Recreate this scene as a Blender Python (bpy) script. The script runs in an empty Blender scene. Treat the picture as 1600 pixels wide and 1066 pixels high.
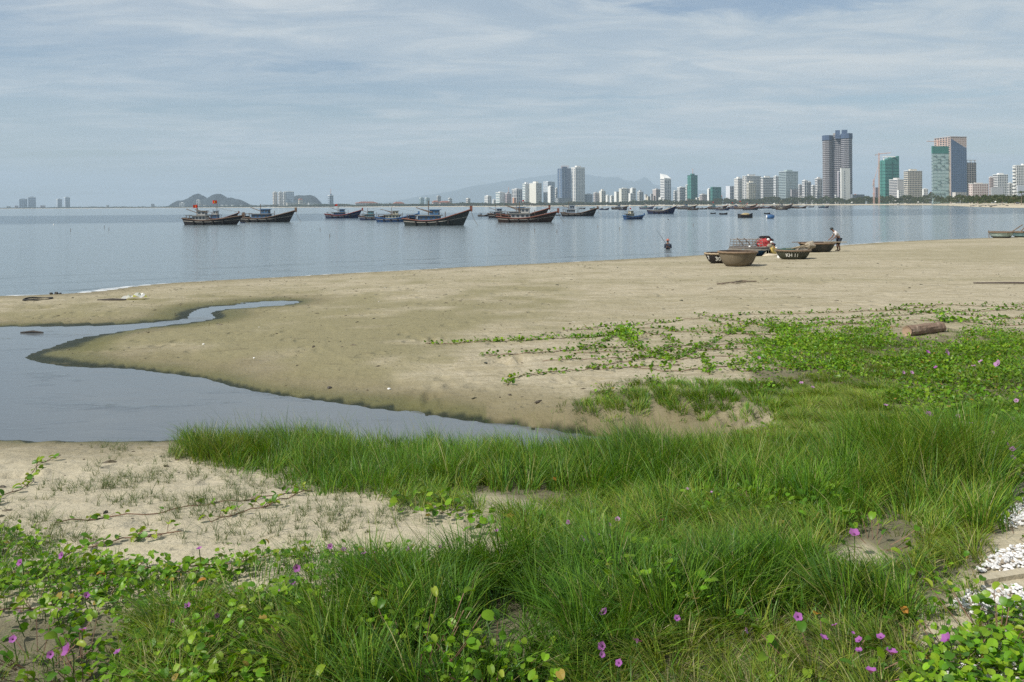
import bpy, math, random
import numpy as np
from mathutils import Vector, Matrix

R = math.radians
random.seed(11)
rng = np.random.default_rng(11)
sc = bpy.context.scene
col = sc.collection

# ------------------------------------------------------------------ camera
F, H = 1300.0, 3.4                       # focal length in photo pixels, eye height above the sea
CX, CY, ROLL = 800.0, 321.75, 0.00545
cR, sR = math.cos(ROLL), math.sin(ROLL)
cam_d = bpy.data.cameras.new('camera')
cam_d.sensor_width = 36.0
cam_d.lens = F / 1600 * 36
cam_d.shift_y = -(533 - CY) / 1600
cam_d.clip_start = 0.1
cam_d.clip_end = 60000
cam = bpy.data.objects.new('camera', cam_d)
col.objects.link(cam)
cam.matrix_world = Matrix(((cR, sR, 0, 0), (0, 0, -1, 0), (-sR, cR, 0, H), (0, 0, 0, 1)))
sc.camera = cam

# ------------------------------------------------------------------ light, sky, exposure
SUN_EL, SUN_AZ = R(47), R(240)           # azimuth clockwise from +Y
sun_dir = Vector((math.sin(SUN_AZ) * math.cos(SUN_EL), math.cos(SUN_AZ) * math.cos(SUN_EL), math.sin(SUN_EL)))
sd = bpy.data.lights.new('sun', 'SUN')
sd.energy = 5.0
sd.angle = R(0.6)
sd.color = (1.0, 0.955, 0.88)
so = bpy.data.objects.new('sun', sd)
col.objects.link(so)
so.rotation_euler = sun_dir.to_track_quat('Z', 'Y').to_euler()
so.location = (-60, -20, 80)

w = bpy.data.worlds.new('World')
sc.world = w
w.use_nodes = True
nt = w.node_tree
nt.nodes.clear()
N, L = nt.nodes.new, nt.links.new
out = N('ShaderNodeOutputWorld')
bg = N('ShaderNodeBackground')
bg.inputs['Strength'].default_value = 0.098
sky = N('ShaderNodeTexSky')
sky.sky_type = 'NISHITA'
sky.sun_disc = False
sky.sun_elevation = SUN_EL
sky.sun_rotation = SUN_AZ
sky.air_density = 1.0
sky.dust_density = 1.0
sky.ozone_density = 1.6
tc = N('ShaderNodeTexCoord')
sep = N('ShaderNodeSeparateXYZ')
L(tc.outputs['Generated'], sep.inputs[0])


def wmath(op, a, b=None, c=None):
    n = N('ShaderNodeMath')
    n.operation = op
    for i, v in enumerate((a, b, c)):
        if v is None:
            continue
        if isinstance(v, (int, float)):
            n.inputs[i].default_value = v
        else:
            L(v, n.inputs[i])
    return n.outputs[0]


zc = wmath('MAXIMUM', sep.outputs['Z'], 0.0)
den = wmath('ADD', zc, 0.07)
comb = N('ShaderNodeCombineXYZ')
L(wmath('DIVIDE', sep.outputs['X'], den), comb.inputs[0])
L(wmath('DIVIDE', sep.outputs['Y'], den), comb.inputs[1])


def wnoise(scale, detail, rough, sx, sy, off, dist=0.0):
    mp = N('ShaderNodeMapping')
    mp.inputs['Scale'].default_value = (sx, sy, 1)
    mp.inputs['Location'].default_value = off
    mp.inputs['Rotation'].default_value = (0, 0, R(-9))
    L(comb.outputs[0], mp.inputs[0])
    n = N('ShaderNodeTexNoise')
    n.inputs['Scale'].default_value = scale
    n.inputs['Detail'].default_value = detail
    n.inputs['Roughness'].default_value = rough
    n.inputs['Distortion'].default_value = dist
    L(mp.outputs[0], n.inputs['Vector'])
    return n.outputs[0]


def wramp(v, a, b, lo=0.0, hi=1.0):
    m = N('ShaderNodeMapRange')
    m.interpolation_type = 'SMOOTHSTEP'
    L(v, m.inputs[0])
    for i, x in enumerate((a, b, lo, hi)):
        m.inputs[i + 1].default_value = x
    return m.outputs[0]


cl_a = wramp(wnoise(0.30, 6, 0.55, 0.62, 1.0, (3.1, 7.7, 0), 0.4), 0.34, 0.58)       # the broad veil
cl_b = wramp(wnoise(2.3, 8, 0.66, 0.55, 1.0, (1.3, 0.4, 0), 0.7), 0.34, 0.70)         # streaks inside it
cl_c = wramp(wnoise(1.1, 6, 0.60, 0.45, 1.0, (5.0, 2.0, 0), 0.4), 0.46, 0.66)         # thicker bars
cov = wmath('ADD', wmath('MULTIPLY', cl_a, 0.62), wmath('MULTIPLY', cl_b, 0.34))
hole = wramp(wnoise(0.85, 5, 0.6, 0.5, 1.0, (9.3, 4.1, 0), 0.5), 0.56, 0.70)


def gap(u, v, su, sv):
    mp = N('ShaderNodeMapping')
    mp.inputs['Location'].default_value = (-u / su, -v / sv, 0)
    mp.inputs['Scale'].default_value = (1 / su, 1 / sv, 0)
    L(comb.outputs[0], mp.inputs[0])
    ln = N('ShaderNodeVectorMath')
    ln.operation = 'LENGTH'
    L(mp.outputs[0], ln.inputs[0])
    return wramp(wmath('ADD', ln.outputs['Value'], wmath('MULTIPLY', wmath('SUBTRACT', cl_b, 0.5), 0.9)), 1.25, 0.35)


hole = wmath('MAXIMUM', hole, wmath('MAXIMUM', gap(0.84, 3.13, 0.50, 0.22), wmath('MULTIPLY', gap(-1.03, 4.17, 0.35, 0.13), 0.6)))
cov = wmath('SUBTRACT', cov, wmath('MULTIPLY', hole, 0.60))
cov = wmath('MAXIMUM', wmath('MINIMUM', wmath('ADD', cov, 0.08), 0.95), 0.08)
ccol = N('ShaderNodeMix')
ccol.data_type = 'RGBA'
ccol.inputs['A'].default_value = (4.7, 5.55, 6.25, 1)
ccol.inputs['B'].default_value = (6.7, 7.1, 7.3, 1)
cl_mix = wmath('MINIMUM', wmath('ADD', wmath('MULTIPLY', cl_b, 0.65), wmath('MULTIPLY', cl_c, 0.45)), 1.0)
L(cl_mix, ccol.inputs['Factor'])
mixw = N('ShaderNodeMix')
mixw.data_type = 'RGBA'
L(cov, mixw.inputs['Factor'])
L(sky.outputs[0], mixw.inputs['A'])
L(ccol.outputs['Result'], mixw.inputs['B'])
L(mixw.outputs['Result'], bg.inputs['Color'])
L(bg.outputs[0], out.inputs['Surface'])

vs = sc.view_settings
sc.display_settings.display_device = 'sRGB'
vs.view_transform = 'Standard'
vs.look = 'None'
vs.exposure = 0.07
vs.gamma = 1.0
vs.use_curve_mapping = False
sc.render.resolution_x, sc.render.resolution_y = 1024, 682
sc.cycles.max_bounces = 6
sc.cycles.volume_bounces = 1
sc.cycles.transparent_max_bounces = 12
sc.cycles.use_denoising = False

# ------------------------------------------------------------------ picture <-> place


def ray(px, py):
    u, v = (px - CX) / F, (py - CY) / F
    return u * cR - v * sR, -u * sR - v * cR          # X and Z for each metre of Y


def at_z(px, py, z):
    rx, rz = ray(px, py)
    Y = (z - H) / rz
    return np.array((rx * Y, Y, z))


def at_Y(px, py, Y):
    rx, rz = ray(px, py)
    return np.array((rx * Y, Y, H + rz * Y))


def proj(X, Y, Z):
    xc = X * cR - (Z - H) * sR
    yc = X * sR + (Z - H) * cR
    return CX + F * xc / Y, CY - F * yc / Y


def chaikin(p, n=2, closed=False):
    p = np.asarray(p, float)
    for _ in range(n):
        q = np.roll(p, -1, 0) if closed else p[1:]
        a = p if closed else p[:-1]
        r = np.empty((2 * len(a), p.shape[1]))
        r[0::2] = .75 * a + .25 * q
        r[1::2] = .25 * a + .75 * q
        p = r if closed else np.vstack((p[:1], r, p[-1:]))
    return p


def pip(x, y, poly):
    inside = np.zeros(x.shape, bool)
    n = len(poly)
    for i in range(n):
        x1, y1 = poly[i][:2]
        x2, y2 = poly[(i + 1) % n][:2]
        if y1 == y2:
            continue
        c = ((y1 > y) != (y2 > y)) & (x < (x2 - x1) * (y - y1) / (y2 - y1) + x1)
        inside ^= c
    return inside


def dist_line(x, y, pts, closed=False):
    d = np.full(x.shape, 1e18)
    n = len(pts)
    for i in range(n if closed else n - 1):
        ax, ay = pts[i][:2]
        bx, by = pts[(i + 1) % n][:2]
        ex, ey = bx - ax, by - ay
        t = np.clip(((x - ax) * ex + (y - ay) * ey) / (ex * ex + ey * ey + 1e-12), 0, 1)
        d = np.minimum(d, (x - ax - t * ex) ** 2 + (y - ay - t * ey) ** 2)
    return np.sqrt(d)


def sstep(a, b, x):
    t = np.clip((x - a) / (b - a), 0, 1)
    return t * t * (3 - 2 * t)


_perm = np.random.default_rng(5).random((256, 256))


def vnoise(x, y):
    xi, yi = np.floor(x).astype(int), np.floor(y).astype(int)
    fx, fy = x - xi, y - yi
    fx, fy = fx * fx * (3 - 2 * fx), fy * fy * (3 - 2 * fy)
    g = lambda a, b: _perm[a % 256, b % 256]
    return (g(xi, yi) * (1 - fx) + g(xi + 1, yi) * fx) * (1 - fy) + (g(xi, yi + 1) * (1 - fx) + g(xi + 1, yi + 1) * fx) * fy


def fbm(x, y, o=4):
    s, a, t = 0, .5, 0
    for k in range(o):
        s = s + a * vnoise(x * 2 ** k + 17.3 * k, y * 2 ** k + 5.1 * k)
        t += a
        a *= .5
    return s / t


# ------------------------------------------------------------------ objects


def props(o, label=None, cat=None, group=None, kind=None):
    if label:
        o['label'] = label
    if cat:
        o['category'] = cat
    if group:
        o['group'] = group
    if kind:
        o['kind'] = kind
    return o


def empty(name, loc=(0, 0, 0), rz=0.0, label=None, cat=None, group=None):
    o = bpy.data.objects.new(name, None)
    col.objects.link(o)
    o.location = loc
    o.rotation_euler = (0, 0, rz)
    o.empty_display_size = .3
    return props(o, label, cat, group)


def link(name, me, parent=None, loc=(0, 0, 0), kind=None):
    o = bpy.data.objects.new(name, me)
    col.objects.link(o)
    if parent is not None:
        o.parent = parent
    o.location = loc
    if kind:
        o['kind'] = kind
    return o


def np_mesh(name, verts, tris=None, quads=None, mats=(), smooth=False, colors=None, floats=None, mat_idx=None):
    me = bpy.data.meshes.new(name)
    verts = np.asarray(verts, np.float32)
    me.vertices.add(len(verts))
    me.vertices.foreach_set('co', verts.ravel())
    loops, starts, n = [], [], 0
    for arr, k in ((quads, 4), (tris, 3)):
        if arr is None or len(arr) == 0:
            continue
        arr = np.asarray(arr, np.int32)
        loops.append(arr.ravel())
        starts.append(n + np.arange(len(arr), dtype=np.int32) * k)
        n += arr.size
    loops, starts = np.concatenate(loops), np.concatenate(starts)
    me.loops.add(n)
    me.loops.foreach_set('vertex_index', loops)
    me.polygons.add(len(starts))
    me.polygons.foreach_set('loop_start', starts)
    if mat_idx is not None:
        me.polygons.foreach_set('material_index', np.asarray(mat_idx, np.int32))
    me.polygons.foreach_set('use_smooth', np.full(len(starts), smooth))
    for m in mats:
        me.materials.append(m)
    if colors is not None:
        a = me.attributes.new('tint', 'FLOAT_COLOR', 'POINT')
        c = np.ones((len(verts), 4), np.float32)
        c[:, :3] = colors
        a.data.foreach_set('color', c.ravel())
    for k, v in (floats or {}).items():
        a = me.attributes.new(k, 'FLOAT', 'POINT')
        a.data.foreach_set('value', np.asarray(v, np.float32))
    me.update(calc_edges=True)
    me.validate()
    return me


class MB:
    """collects simple solids; build() makes them one mesh"""

    def __init__(s):
        s.v, s.f, s.m = [], [], []

    def add(s, verts, faces, mi=0):
        b = len(s.v)
        s.v += [tuple(map(float, p)) for p in verts]
        s.f += [tuple(b + i for i in f) for f in faces]
        s.m += [mi] * len(faces)
        return s

    def box(s, x0, y0, z0, x1, y1, z1, mi=0, M=None):
        vs_ = [(x0, y0, z0), (x1, y0, z0), (x1, y1, z0), (x0, y1, z0), (x0, y0, z1), (x1, y0, z1), (x1, y1, z1), (x0, y1, z1)]
        if M is not None:
            vs_ = [M @ Vector(p) for p in vs_]
        return s.add(vs_, [(0, 3, 2, 1), (4, 5, 6, 7), (0, 1, 5, 4), (1, 2, 6, 5), (2, 3, 7, 6), (3, 0, 4, 7)], mi)

    def prism(s, poly, z0, z1, mi=0):
        n = len(poly)
        vs_ = [(p[0], p[1], z0) for p in poly] + [(p[0], p[1], z1) for p in poly]
        fs = [tuple(range(n - 1, -1, -1)), tuple(range(n, 2 * n))] + [(i, (i + 1) % n, n + (i + 1) % n, n + i) for i in range(n)]
        return s.add(vs_, fs, mi)

    def tube(s, pts, r, n=6, mi=0, cap=True):
        pts = [Vector(map(float, p)) for p in pts]
        rs = r if isinstance(r, (list, tuple, np.ndarray)) else [r] * len(pts)
        vs_, fs = [], []
        for i, p in enumerate(pts):
            t = (pts[min(i + 1, len(pts) - 1)] - pts[max(i - 1, 0)])
            t = t.normalized() if t.length > 1e-9 else Vector((0, 0, 1))
            a = t.cross(Vector((0, 0, 1)) if abs(t.z) < .9 else Vector((1, 0, 0))).normalized()
            b = t.cross(a)
            for k in range(n):
                th = 2 * math.pi * k / n
                vs_.append(p + (a * math.cos(th) + b * math.sin(th)) * rs[i])
        for i in range(len(pts) - 1):
            for k in range(n):
                k2 = (k + 1) % n
                fs.append((i * n + k, (i + 1) * n + k, (i + 1) * n + k2, i * n + k2))
        if cap:
            fs.append(tuple(range(n)))
            fs.append(tuple((len(pts) - 1) * n + k for k in range(n - 1, -1, -1)))
        return s.add(vs_, fs, mi)

    def lathe(s, prof, n=24, mi=0, sy=1.0, c=(0, 0)):
        vs_, fs = [], []
        for r_, z in prof:
            for k in range(n):
                th = 2 * math.pi * k / n
                vs_.append((c[0] + r_ * math.cos(th), c[1] + r_ * sy * math.sin(th), z))
        for i in range(len(prof) - 1):
            for k in range(n):
                k2 = (k + 1) % n
                fs.append((i * n + k, i * n + k2, (i + 1) * n + k2, (i + 1) * n + k))
        return s.add(vs_, fs, mi)

    def blob(s, c, rx, ry, rz, seed=0, n=8, rough=.25, mi=0):
        rr = random.Random(seed)
        vs_, fs = [], []
        m = n // 2 + 1
        for i in range(m + 1):
            ph = math.pi * i / m
            for k in range(n):
                th = 2 * math.pi * k / n
                q = 1 + rough * (rr.random() - .5) * 2 * (1 if 0 < i < m else 0)
                vs_.append((c[0] + rx * q * math.sin(ph) * math.cos(th), c[1] + ry * q * math.sin(ph) * math.sin(th), c[2] + rz * q * math.cos(ph)))
        for i in range(m):
            for k in range(n):
                k2 = (k + 1) % n
                fs.append((i * n + k, (i + 1) * n + k, (i + 1) * n + k2, i * n + k2))
        return s.add(vs_, fs, mi)

    def build(s, name, mats, parent=None, smooth=False, loc=(0, 0, 0), kind=None):
        me = bpy.data.meshes.new(name)
        me.from_pydata(s.v, [], s.f)
        for m in (mats if isinstance(mats, (list, tuple)) else [mats]):
            me.materials.append(m)
        me.polygons.foreach_set('material_index', s.m)
        me.polygons.foreach_set('use_smooth', [smooth] * len(s.f))
        me.update()
        return link(name, me, parent, loc, kind)


def copy_tree(o, parent=None):
    c = o.copy()
    col.objects.link(c)
    if parent is not None:
        c.parent = parent
    for ch in list(o.children):
        copy_tree(ch, c)
    return c


# ------------------------------------------------------------------ materials
_mats = {}


def newmat(name):
    m = bpy.data.materials.new(name)
    m.use_nodes = True
    t = m.node_tree
    t.nodes.clear()
    o = t.nodes.new('ShaderNodeOutputMaterial')
    p = t.nodes.new('ShaderNodeBsdfPrincipled')
    t.links.new(p.outputs[0], o.inputs['Surface'])
    return m, t, p, o


def nd(t, kind, **kw):
    n = t.nodes.new(kind)
    for k, v in kw.items():
        if k.startswith('_'):
            setattr(n, k[1:], v)
        else:
            n.inputs[k.replace('__', ' ')].default_value = v
    return n


def mixc(t, fac, a, b, mode='MIX'):
    n = t.nodes.new('ShaderNodeMix')
    n.data_type = 'RGBA'
    n.blend_type = mode
    for s_, v in (('Factor', fac), ('A', a), ('B', b)):
        if isinstance(v, (int, float)):
            n.inputs[s_].default_value = v
        elif isinstance(v, tuple):
            n.inputs[s_].default_value = v if len(v) == 4 else (*v, 1)
        else:
            t.links.new(v, n.inputs[s_])
    return n.outputs['Result']


def mth(t, op, a, b=None, c=None, clamp=False):
    n = t.nodes.new('ShaderNodeMath')
    n.operation = op
    n.use_clamp = clamp
    for i, v in enumerate((a, b, c)):
        if v is None:
            continue
        if isinstance(v, (int, float)):
            n.inputs[i].default_value = v
        else:
            t.links.new(v, n.inputs[i])
    return n.outputs[0]


def mrange(t, v, a, b, lo=0.0, hi=1.0):
    m = t.nodes.new('ShaderNodeMapRange')
    m.interpolation_type = 'SMOOTHSTEP'
    t.links.new(v, m.inputs[0])
    for i, x in enumerate((a, b, lo, hi)):
        m.inputs[i + 1].default_value = x
    return m.outputs[0]


def noise(t, scale, detail=4, rough=.55, vec=None, stretch=None, dist=0.0):
    n = nd(t, 'ShaderNodeTexNoise', Scale=scale, Detail=detail, Roughness=rough, Distortion=dist)
    if vec is None:
        vec = t.nodes.new('ShaderNodeTexCoord').outputs['Object']
    if stretch:
        mp = nd(t, 'ShaderNodeMapping', Scale=stretch)
        t.links.new(vec, mp.inputs[0])
        vec = mp.outputs[0]
    t.links.new(vec, n.inputs['Vector'])
    return n.outputs[0]


def paint(name, c, rough=.6, var=.25, scale=3.0, dirt=None, bump=0.0, bscale=30.0, spec=.4, stretch=None):
    """plain weathered material"""
    key = (name, c, rough, var, scale, dirt, bump)
    if key in _mats:
        return _mats[key]
    m, t, p, o = newmat(name)
    n1 = noise(t, scale, 5, .6, stretch=stretch)
    lo = tuple(x * (1 - var) for x in c)
    hi = tuple(min(1, x * (1 + var)) for x in c)
    cc = mixc(t, n1, lo, hi)
    if dirt:
        n2 = noise(t, scale * 2.3, 6, .65, stretch=(1, 1, .35))
        cc = mixc(t, mrange(t, n2, .50, .72), cc, dirt)
    t.links.new(cc, p.inputs['Base Color'])
    p.inputs['Roughness'].default_value = rough
    p.inputs['Specular IOR Level'].default_value = spec
    if bump:
        b = nd(t, 'ShaderNodeBump', Strength=bump, Distance=.02)
        t.links.new(noise(t, bscale, 4), b.inputs['Height'])
        t.links.new(b.outputs[0], p.inputs['Normal'])
    _mats[key] = m
    return m


def leafmat(name, trans=.35, rough=.45, base=None, gloss=.4):
    m, t, p, o = newmat(name)
    if base is None:
        a = nd(t, 'ShaderNodeAttribute', _attribute_name='tint')
        c = a.outputs['Color']
    else:
        c = mixc(t, noise(t, 25, 3), tuple(x * .8 for x in base), tuple(x * 1.2 for x in base))
    t.links.new(c, p.inputs['Base Color'])
    p.inputs['Roughness'].default_value = rough
    p.inputs['Specular IOR Level'].default_value = gloss
    tr = t.nodes.new('ShaderNodeBsdfTranslucent')
    t.links.new(mixc(t, 1.0, c, (1.45, 1.50, .20), 'MULTIPLY'), tr.inputs[0])
    mx = t.nodes.new('ShaderNodeMixShader')
    mx.inputs[0].default_value = trans
    t.links.new(p.outputs[0], mx.inputs[1])
    t.links.new(tr.outputs[0], mx.inputs[2])
    t.links.new(mx.outputs[0], o.inputs['Surface'])
    return m

# ================================================================== the ground
ZP = 0.12                                # level of the lagoon behind the beach
coast_px = [(0, 468), (75, 465), (150, 461), (230, 449), (330, 442.5), (440, 437), (530, 431.5), (620, 427), (740, 420),
            (850, 415), (980, 408), (1100, 401.5), (1200, 394.5), (1310, 386), (1400, 379.5), (1500, 375.5), (1600, 372.5)]
coast_near = [(-400, 24), (-120, 28), (-50, 29.5)] + [tuple(at_z(x, y, 0)[:2]) for x, y in coast_px]
coast_bay = [(75, 108), (95, 140), (135, 185), (180, 235), (240, 305), (300, 400), (345, 520)]
far_px = [(1600, 590), (1570, 640), (1540, 720), (1515, 860), (1500, 1050), (1475, 1400), (1450, 1800), (1400, 2050), (1340, 2300), (1250, 2700),
          (1150, 3100), (1000, 3500), (750, 4000), (500, 4800), (300, 6500), (130, 7000), (-150, 8000), (-700, 9000)]
far_dist = [(-700, 9000)] + [(a, b) for a, b in reversed(far_px)]


def shore_Y(px):
    return float(np.interp(px, [a for a, b in far_dist], [b for a, b in far_dist]))


coast_far = [((px - CX) / F * Y, Y) for px, Y in far_px]
coast_near_s = [tuple(p) for p in chaikin(coast_near + coast_bay + coast_far[:3], 2)]
sea_poly = coast_near_s + [(370, 3000), (-3000, 3000), (-3000, 24)]

pool_px = [(0, 511), (70, 511), (125, 511), (189, 508), (250, 503.5), (297, 498.5), (296, 493.5), (304, 486), (324, 480.5), (364, 478),
           (393, 473.5), (418, 470.8), (472, 470.4), (462, 474.5), (430, 477.5), (398, 480), (354, 482.8), (326, 487.8), (333, 494), (337, 498),
           (297, 504), (236, 510.5), (189, 518), (145, 524), (111, 531), (78, 543), (42, 554), (34, 559), (61, 567.5), (111, 574.5), (189, 575.5), (223, 578.6), (243, 582),
           (324, 591.5), (364, 605), (422, 616), (472, 623), (500, 626.5), (540, 632), (605, 641.5), (682, 651), (752, 660), (829, 669.5),
           (920, 680), (972, 690.5), (1025, 697), (1040, 704), (950, 711), (850, 716), (700, 709), (560, 701), (430, 691),
           (280, 686.5), (200, 690), (100, 689), (0, 688)]
pool = [tuple(at_z(x, y, ZP)[:2]) for x, y in pool_px]
pool = [(-30, 21.5)] + pool + [(-30, 12.6)]
pool_s = chaikin(pool, 2, True)
# a little wander along the edge
_pn = np.array([[math.cos(i * 2.39), math.sin(i * 2.39)] for i in range(len(pool_s))])
pool_s = [tuple(p) for p in pool_s + _pn * (.02 + .05 * rng.random((len(pool_s), 1)))]


def sd_sea(x, y):
    d = dist_line(x, y, coast_near_s)
    return np.where(pip(x, y, sea_poly), -d, d)


def sd_pool(x, y):
    d = np.full(x.shape, 60.0)
    m = (x > -40) & (x < 12) & (y > 5) & (y < 40)
    if m.any():
        xx, yy = x[m], y[m]
        q = dist_line(xx, yy, pool_s, True)
        d[m] = np.where(pip(xx, yy, pool_s), -q, q)
    return d


def height(x, y, fine=True):
    ds, dp = sd_sea(x, y), sd_pool(x, y)
    beach = np.where(ds > 0, .52 * (1 - np.exp(-np.maximum(ds, 0) / 6.5)), np.maximum(ds * .07, -3))
    beach = beach + .9 * sstep(25, 90, ds) * sstep(30, 120, y)
    near = sstep(10.8, 5.2, y)
    beach = beach + near * .42
    beach = beach + .22 * sstep(2.0, 7.5, x) * sstep(18, 12, y) * sstep(7.5, 10, y)
    broad = (fbm(x * .16, y * .16, 3) - .5)
    beach = beach + broad * .14 * sstep(0, 5, ds)
    Lp = 1.9 + 3.6 * sstep(16.5, 20.5, y) - 1.2 * sstep(-2.5, 0.8, x) * sstep(16, 12, y)
    bank = sstep(0.8, 2.6, x) * sstep(16, 11, y)
    k = 1 - np.exp(-np.maximum(dp, 0) / Lp)
    # the gully of the channel between two low bars
    z = np.where(dp > 0, ZP + (np.where(ds > 0, np.maximum(beach, np.minimum(ZP + .05, beach + .12)), beach) - ZP) * k, ZP - .3 * (1 - np.exp(np.minimum(dp, 0) / .6)))
    z = np.where(ds < 0, np.where(dp > 0, np.minimum(z, beach), z), z)
    z = z + bank * .09 * sstep(.1, .5, dp) * (fbm(x * 2.2, y * 2.2, 3) - .15) * sstep(4.5, 1.0, dp)
    if fine:
        a = sstep(0, .5, dp) * sstep(0, 1.5, ds)
        z = z + a * ((fbm(x * 1.3, y * 1.3, 3) - .5) * .055 + (fbm(x * 5.1 + 9, y * 5.1, 3) - .5) * .030)
        # trodden places: pits and pushed-up rims
        for (cx_, cy_, rx_, ry_, amp) in TROD:
            q = np.clip(1 - ((x - cx_) / rx_) ** 2 - ((y - cy_) / ry_) ** 2, 0, 1)
            z = z + q * amp * (fbm(x * 6.5, y * 5, 2) - .62)
    return z


TROD = []
for (px, py, rx_, ry_, amp) in ((660, 612, 45, 26, .16), (600, 625, 60, 14, .08), (675, 523, 32, 7, .25), (900, 592, 55, 8, .25), (795, 561, 42, 8, .4), (60, 470, 50, 5, .2), (800, 640, 90, 14, .22), (480, 540, 60, 10, .12), (1150, 655, 70, 25, .4), (40, 745, 80, 14, .2), (1000, 640, 90, 16, .2)):
    a = at_z(px, py, .45)
    b = at_z(px + rx_, py, .45)
    c = at_z(px, py - ry_, .45)
    TROD.append((a[0], a[1], b[0] - a[0], c[1] - a[1], amp))


# ---- one polar sheet round the camera, fine in front, coarse behind
az = np.concatenate((np.linspace(-180, -44, 34)[:-1], np.linspace(-44, 44, 601), np.linspace(44, 180, 34)[1:]))
rad = np.concatenate(([.6], np.geomspace(1.6, 640, 520)))
AZ, RD = np.meshgrid(np.radians(az), rad, indexing='xy')
GX, GY = RD * np.sin(AZ), RD * np.cos(AZ)
gz = np.empty(GX.shape)
for i in range(0, len(rad), 40):
    gz[i:i + 40] = height(GX[i:i + 40].ravel(), GY[i:i + 40].ravel()).reshape(GX[i:i + 40].shape)


def zfast(x, y):
    """height of the modelled sheet itself, read off its grid (front part)"""
    x, y = np.asarray(x, float), np.asarray(y, float)
    a = np.degrees(np.arctan2(x, y))
    r_ = np.hypot(x, y)
    fa = np.clip((a + 44) / 88 * 600, 0, 599.999)
    fr = np.clip(np.log(np.maximum(r_, 1.6) / 1.6) / math.log(640 / 1.6) * 519, 0, 518.999)
    ia, ir = fa.astype(int), fr.astype(int)
    ta, tr_ = fa - ia, fr - ir
    G = gz[1:, 33:634]
    return (G[ir, ia] * (1 - ta) + G[ir, ia + 1] * ta) * (1 - tr_) + (G[ir + 1, ia] * (1 - ta) + G[ir + 1, ia + 1] * ta) * tr_


def ground(px, py, it=14):
    """where the sight line through a photo pixel meets the ground"""
    px, py = np.atleast_1d(np.asarray(px, float)), np.atleast_1d(np.asarray(py, float))
    u, v = (px - CX) / F, (py - CY) / F
    rx, rz = u * cR - v * sR, -u * sR - v * cR
    z = np.full(px.shape, .5)
    for _ in range(it):
        Y = (z - H) / rz
        z = z * .3 + .7 * zfast(rx * Y, Y)
    Y = (z - H) / rz
    return np.stack((rx * Y, Y, zfast(rx * Y, Y)), 1)


def g1(px, py):
    return ground([px], [py])[0]


gx, gy = GX.ravel(), GY.ravel()
gds, gdp = sd_sea(gx, gy), sd_pool(gx, gy)
with np.errstate(all='ignore'):
    gpx, gpy = proj(gx, np.where(gy > .5, gy, 1e9), gz.ravel())

# what the sand is like where: wet near the water, algae on the lagoon's edge, dry high up
nz = fbm(gx * .8, gy * .8, 4)
n_fine = fbm(gx * 3.1, gy * 3.1, 3)
wet_sea = sstep(2.4, .1, gds + (nz - .5) * 1.6)
wet_pool = sstep(2.0, 0.05, gdp + (nz - .5) * 1.6)
wet = np.maximum(wet_sea * .9, wet_pool)
flat = np.stack((gpx, gpy), 1)
damp_poly = [(-200, 470), (200, 440), (480, 425), (700, 425), (900, 415), (1010, 425), (930, 462), (900, 500), (860, 530), (760, 545), (690, 575), (640, 600), (700, 668), (300, 600), (-200, 560)]
dm = dist_line(gpx, gpy, damp_poly, True)
damp = np.where(pip(gpx, gpy, damp_poly), sstep(-5, 75, dm + (nz - .5) * 130), 0)
damp = np.maximum(damp, .75 * sstep(-70, 40, (gpy - 628) + (nz - .5) * 60 - .11 * (gpx - 700)) * (gpx > 560) * (gpx < 1200) * (gpy < 720))
damp = np.maximum(damp, .45 * sstep(.5, .72, fbm(gx * .12 + 4, gy * .5, 3)) * (gy > 16))
damp = np.where(gy > 3, damp, 0)
alg_w = .15 + .80 * np.exp(-((gpx - 125) / 60) ** 2) * (gpy > 505) * (gpy < 548) + .40 * np.exp(-((gpx - 90) / 70) ** 2) * (gpy >= 548) * (gpy < 585) + .22 * np.exp(-((gpx - 350) / 90) ** 2) * (gpy < 512) + .2 * np.exp(-((gpx - 260) / 60) ** 2) * (gpy < 512)
algae = sstep(1, .55, (gdp + (n_fine - .5) * .22) / alg_w) * (gpy < 705)
alg_soft = .7 * sstep(5.0, .7, (gdp + (nz - .5) * .6) / alg_w) * (gpy < 700) * (gpx < 760)
litter_polys = [[(285, 700), (700, 712), (1100, 705), (1560, 745), (1600, 800), (1540, 900), (1440, 960), (1440, 1120), (500, 1120), (520, 960), (760, 870), (640, 770), (420, 745)],
                [(1180, 560), (1300, 515), (1700, 512), (1700, 740), (1480, 700), (1200, 650), (900, 640), (880, 615), (1150, 595)],
                [(-100, 930), (250, 950), (520, 960), (520, 1200), (-100, 1200)]]
lit = np.zeros(gx.shape)
for q in litter_polys:
    dd = dist_line(gpx, gpy, q, True)
    lit = np.maximum(lit, np.where(pip(gpx, gpy, q), sstep(-10, 40, dd + (n_fine - .5) * 60), 0))
for q, kk in (([(1285, 858), (1350, 843), (1400, 868), (1372, 898), (1288, 894)], .05), ([(590, 768), (760, 766), (920, 795), (840, 868), (640, 858)], .25)):
    dd = dist_line(gpx, gpy, q, True)
    lit = lit * np.where(pip(gpx, gpy, q), 1 - (1 - kk) * sstep(-4, 14, dd), 1)
lit = np.where(gy > 3, lit, 0)

nr, nc = GX.shape
ii = np.arange(nr * nc).reshape(nr, nc)
quads = np.stack((ii[:-1, :-1].ravel(), ii[:-1, 1:].ravel(), ii[1:, 1:].ravel(), ii[1:, :-1].ravel()), 1)

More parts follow.
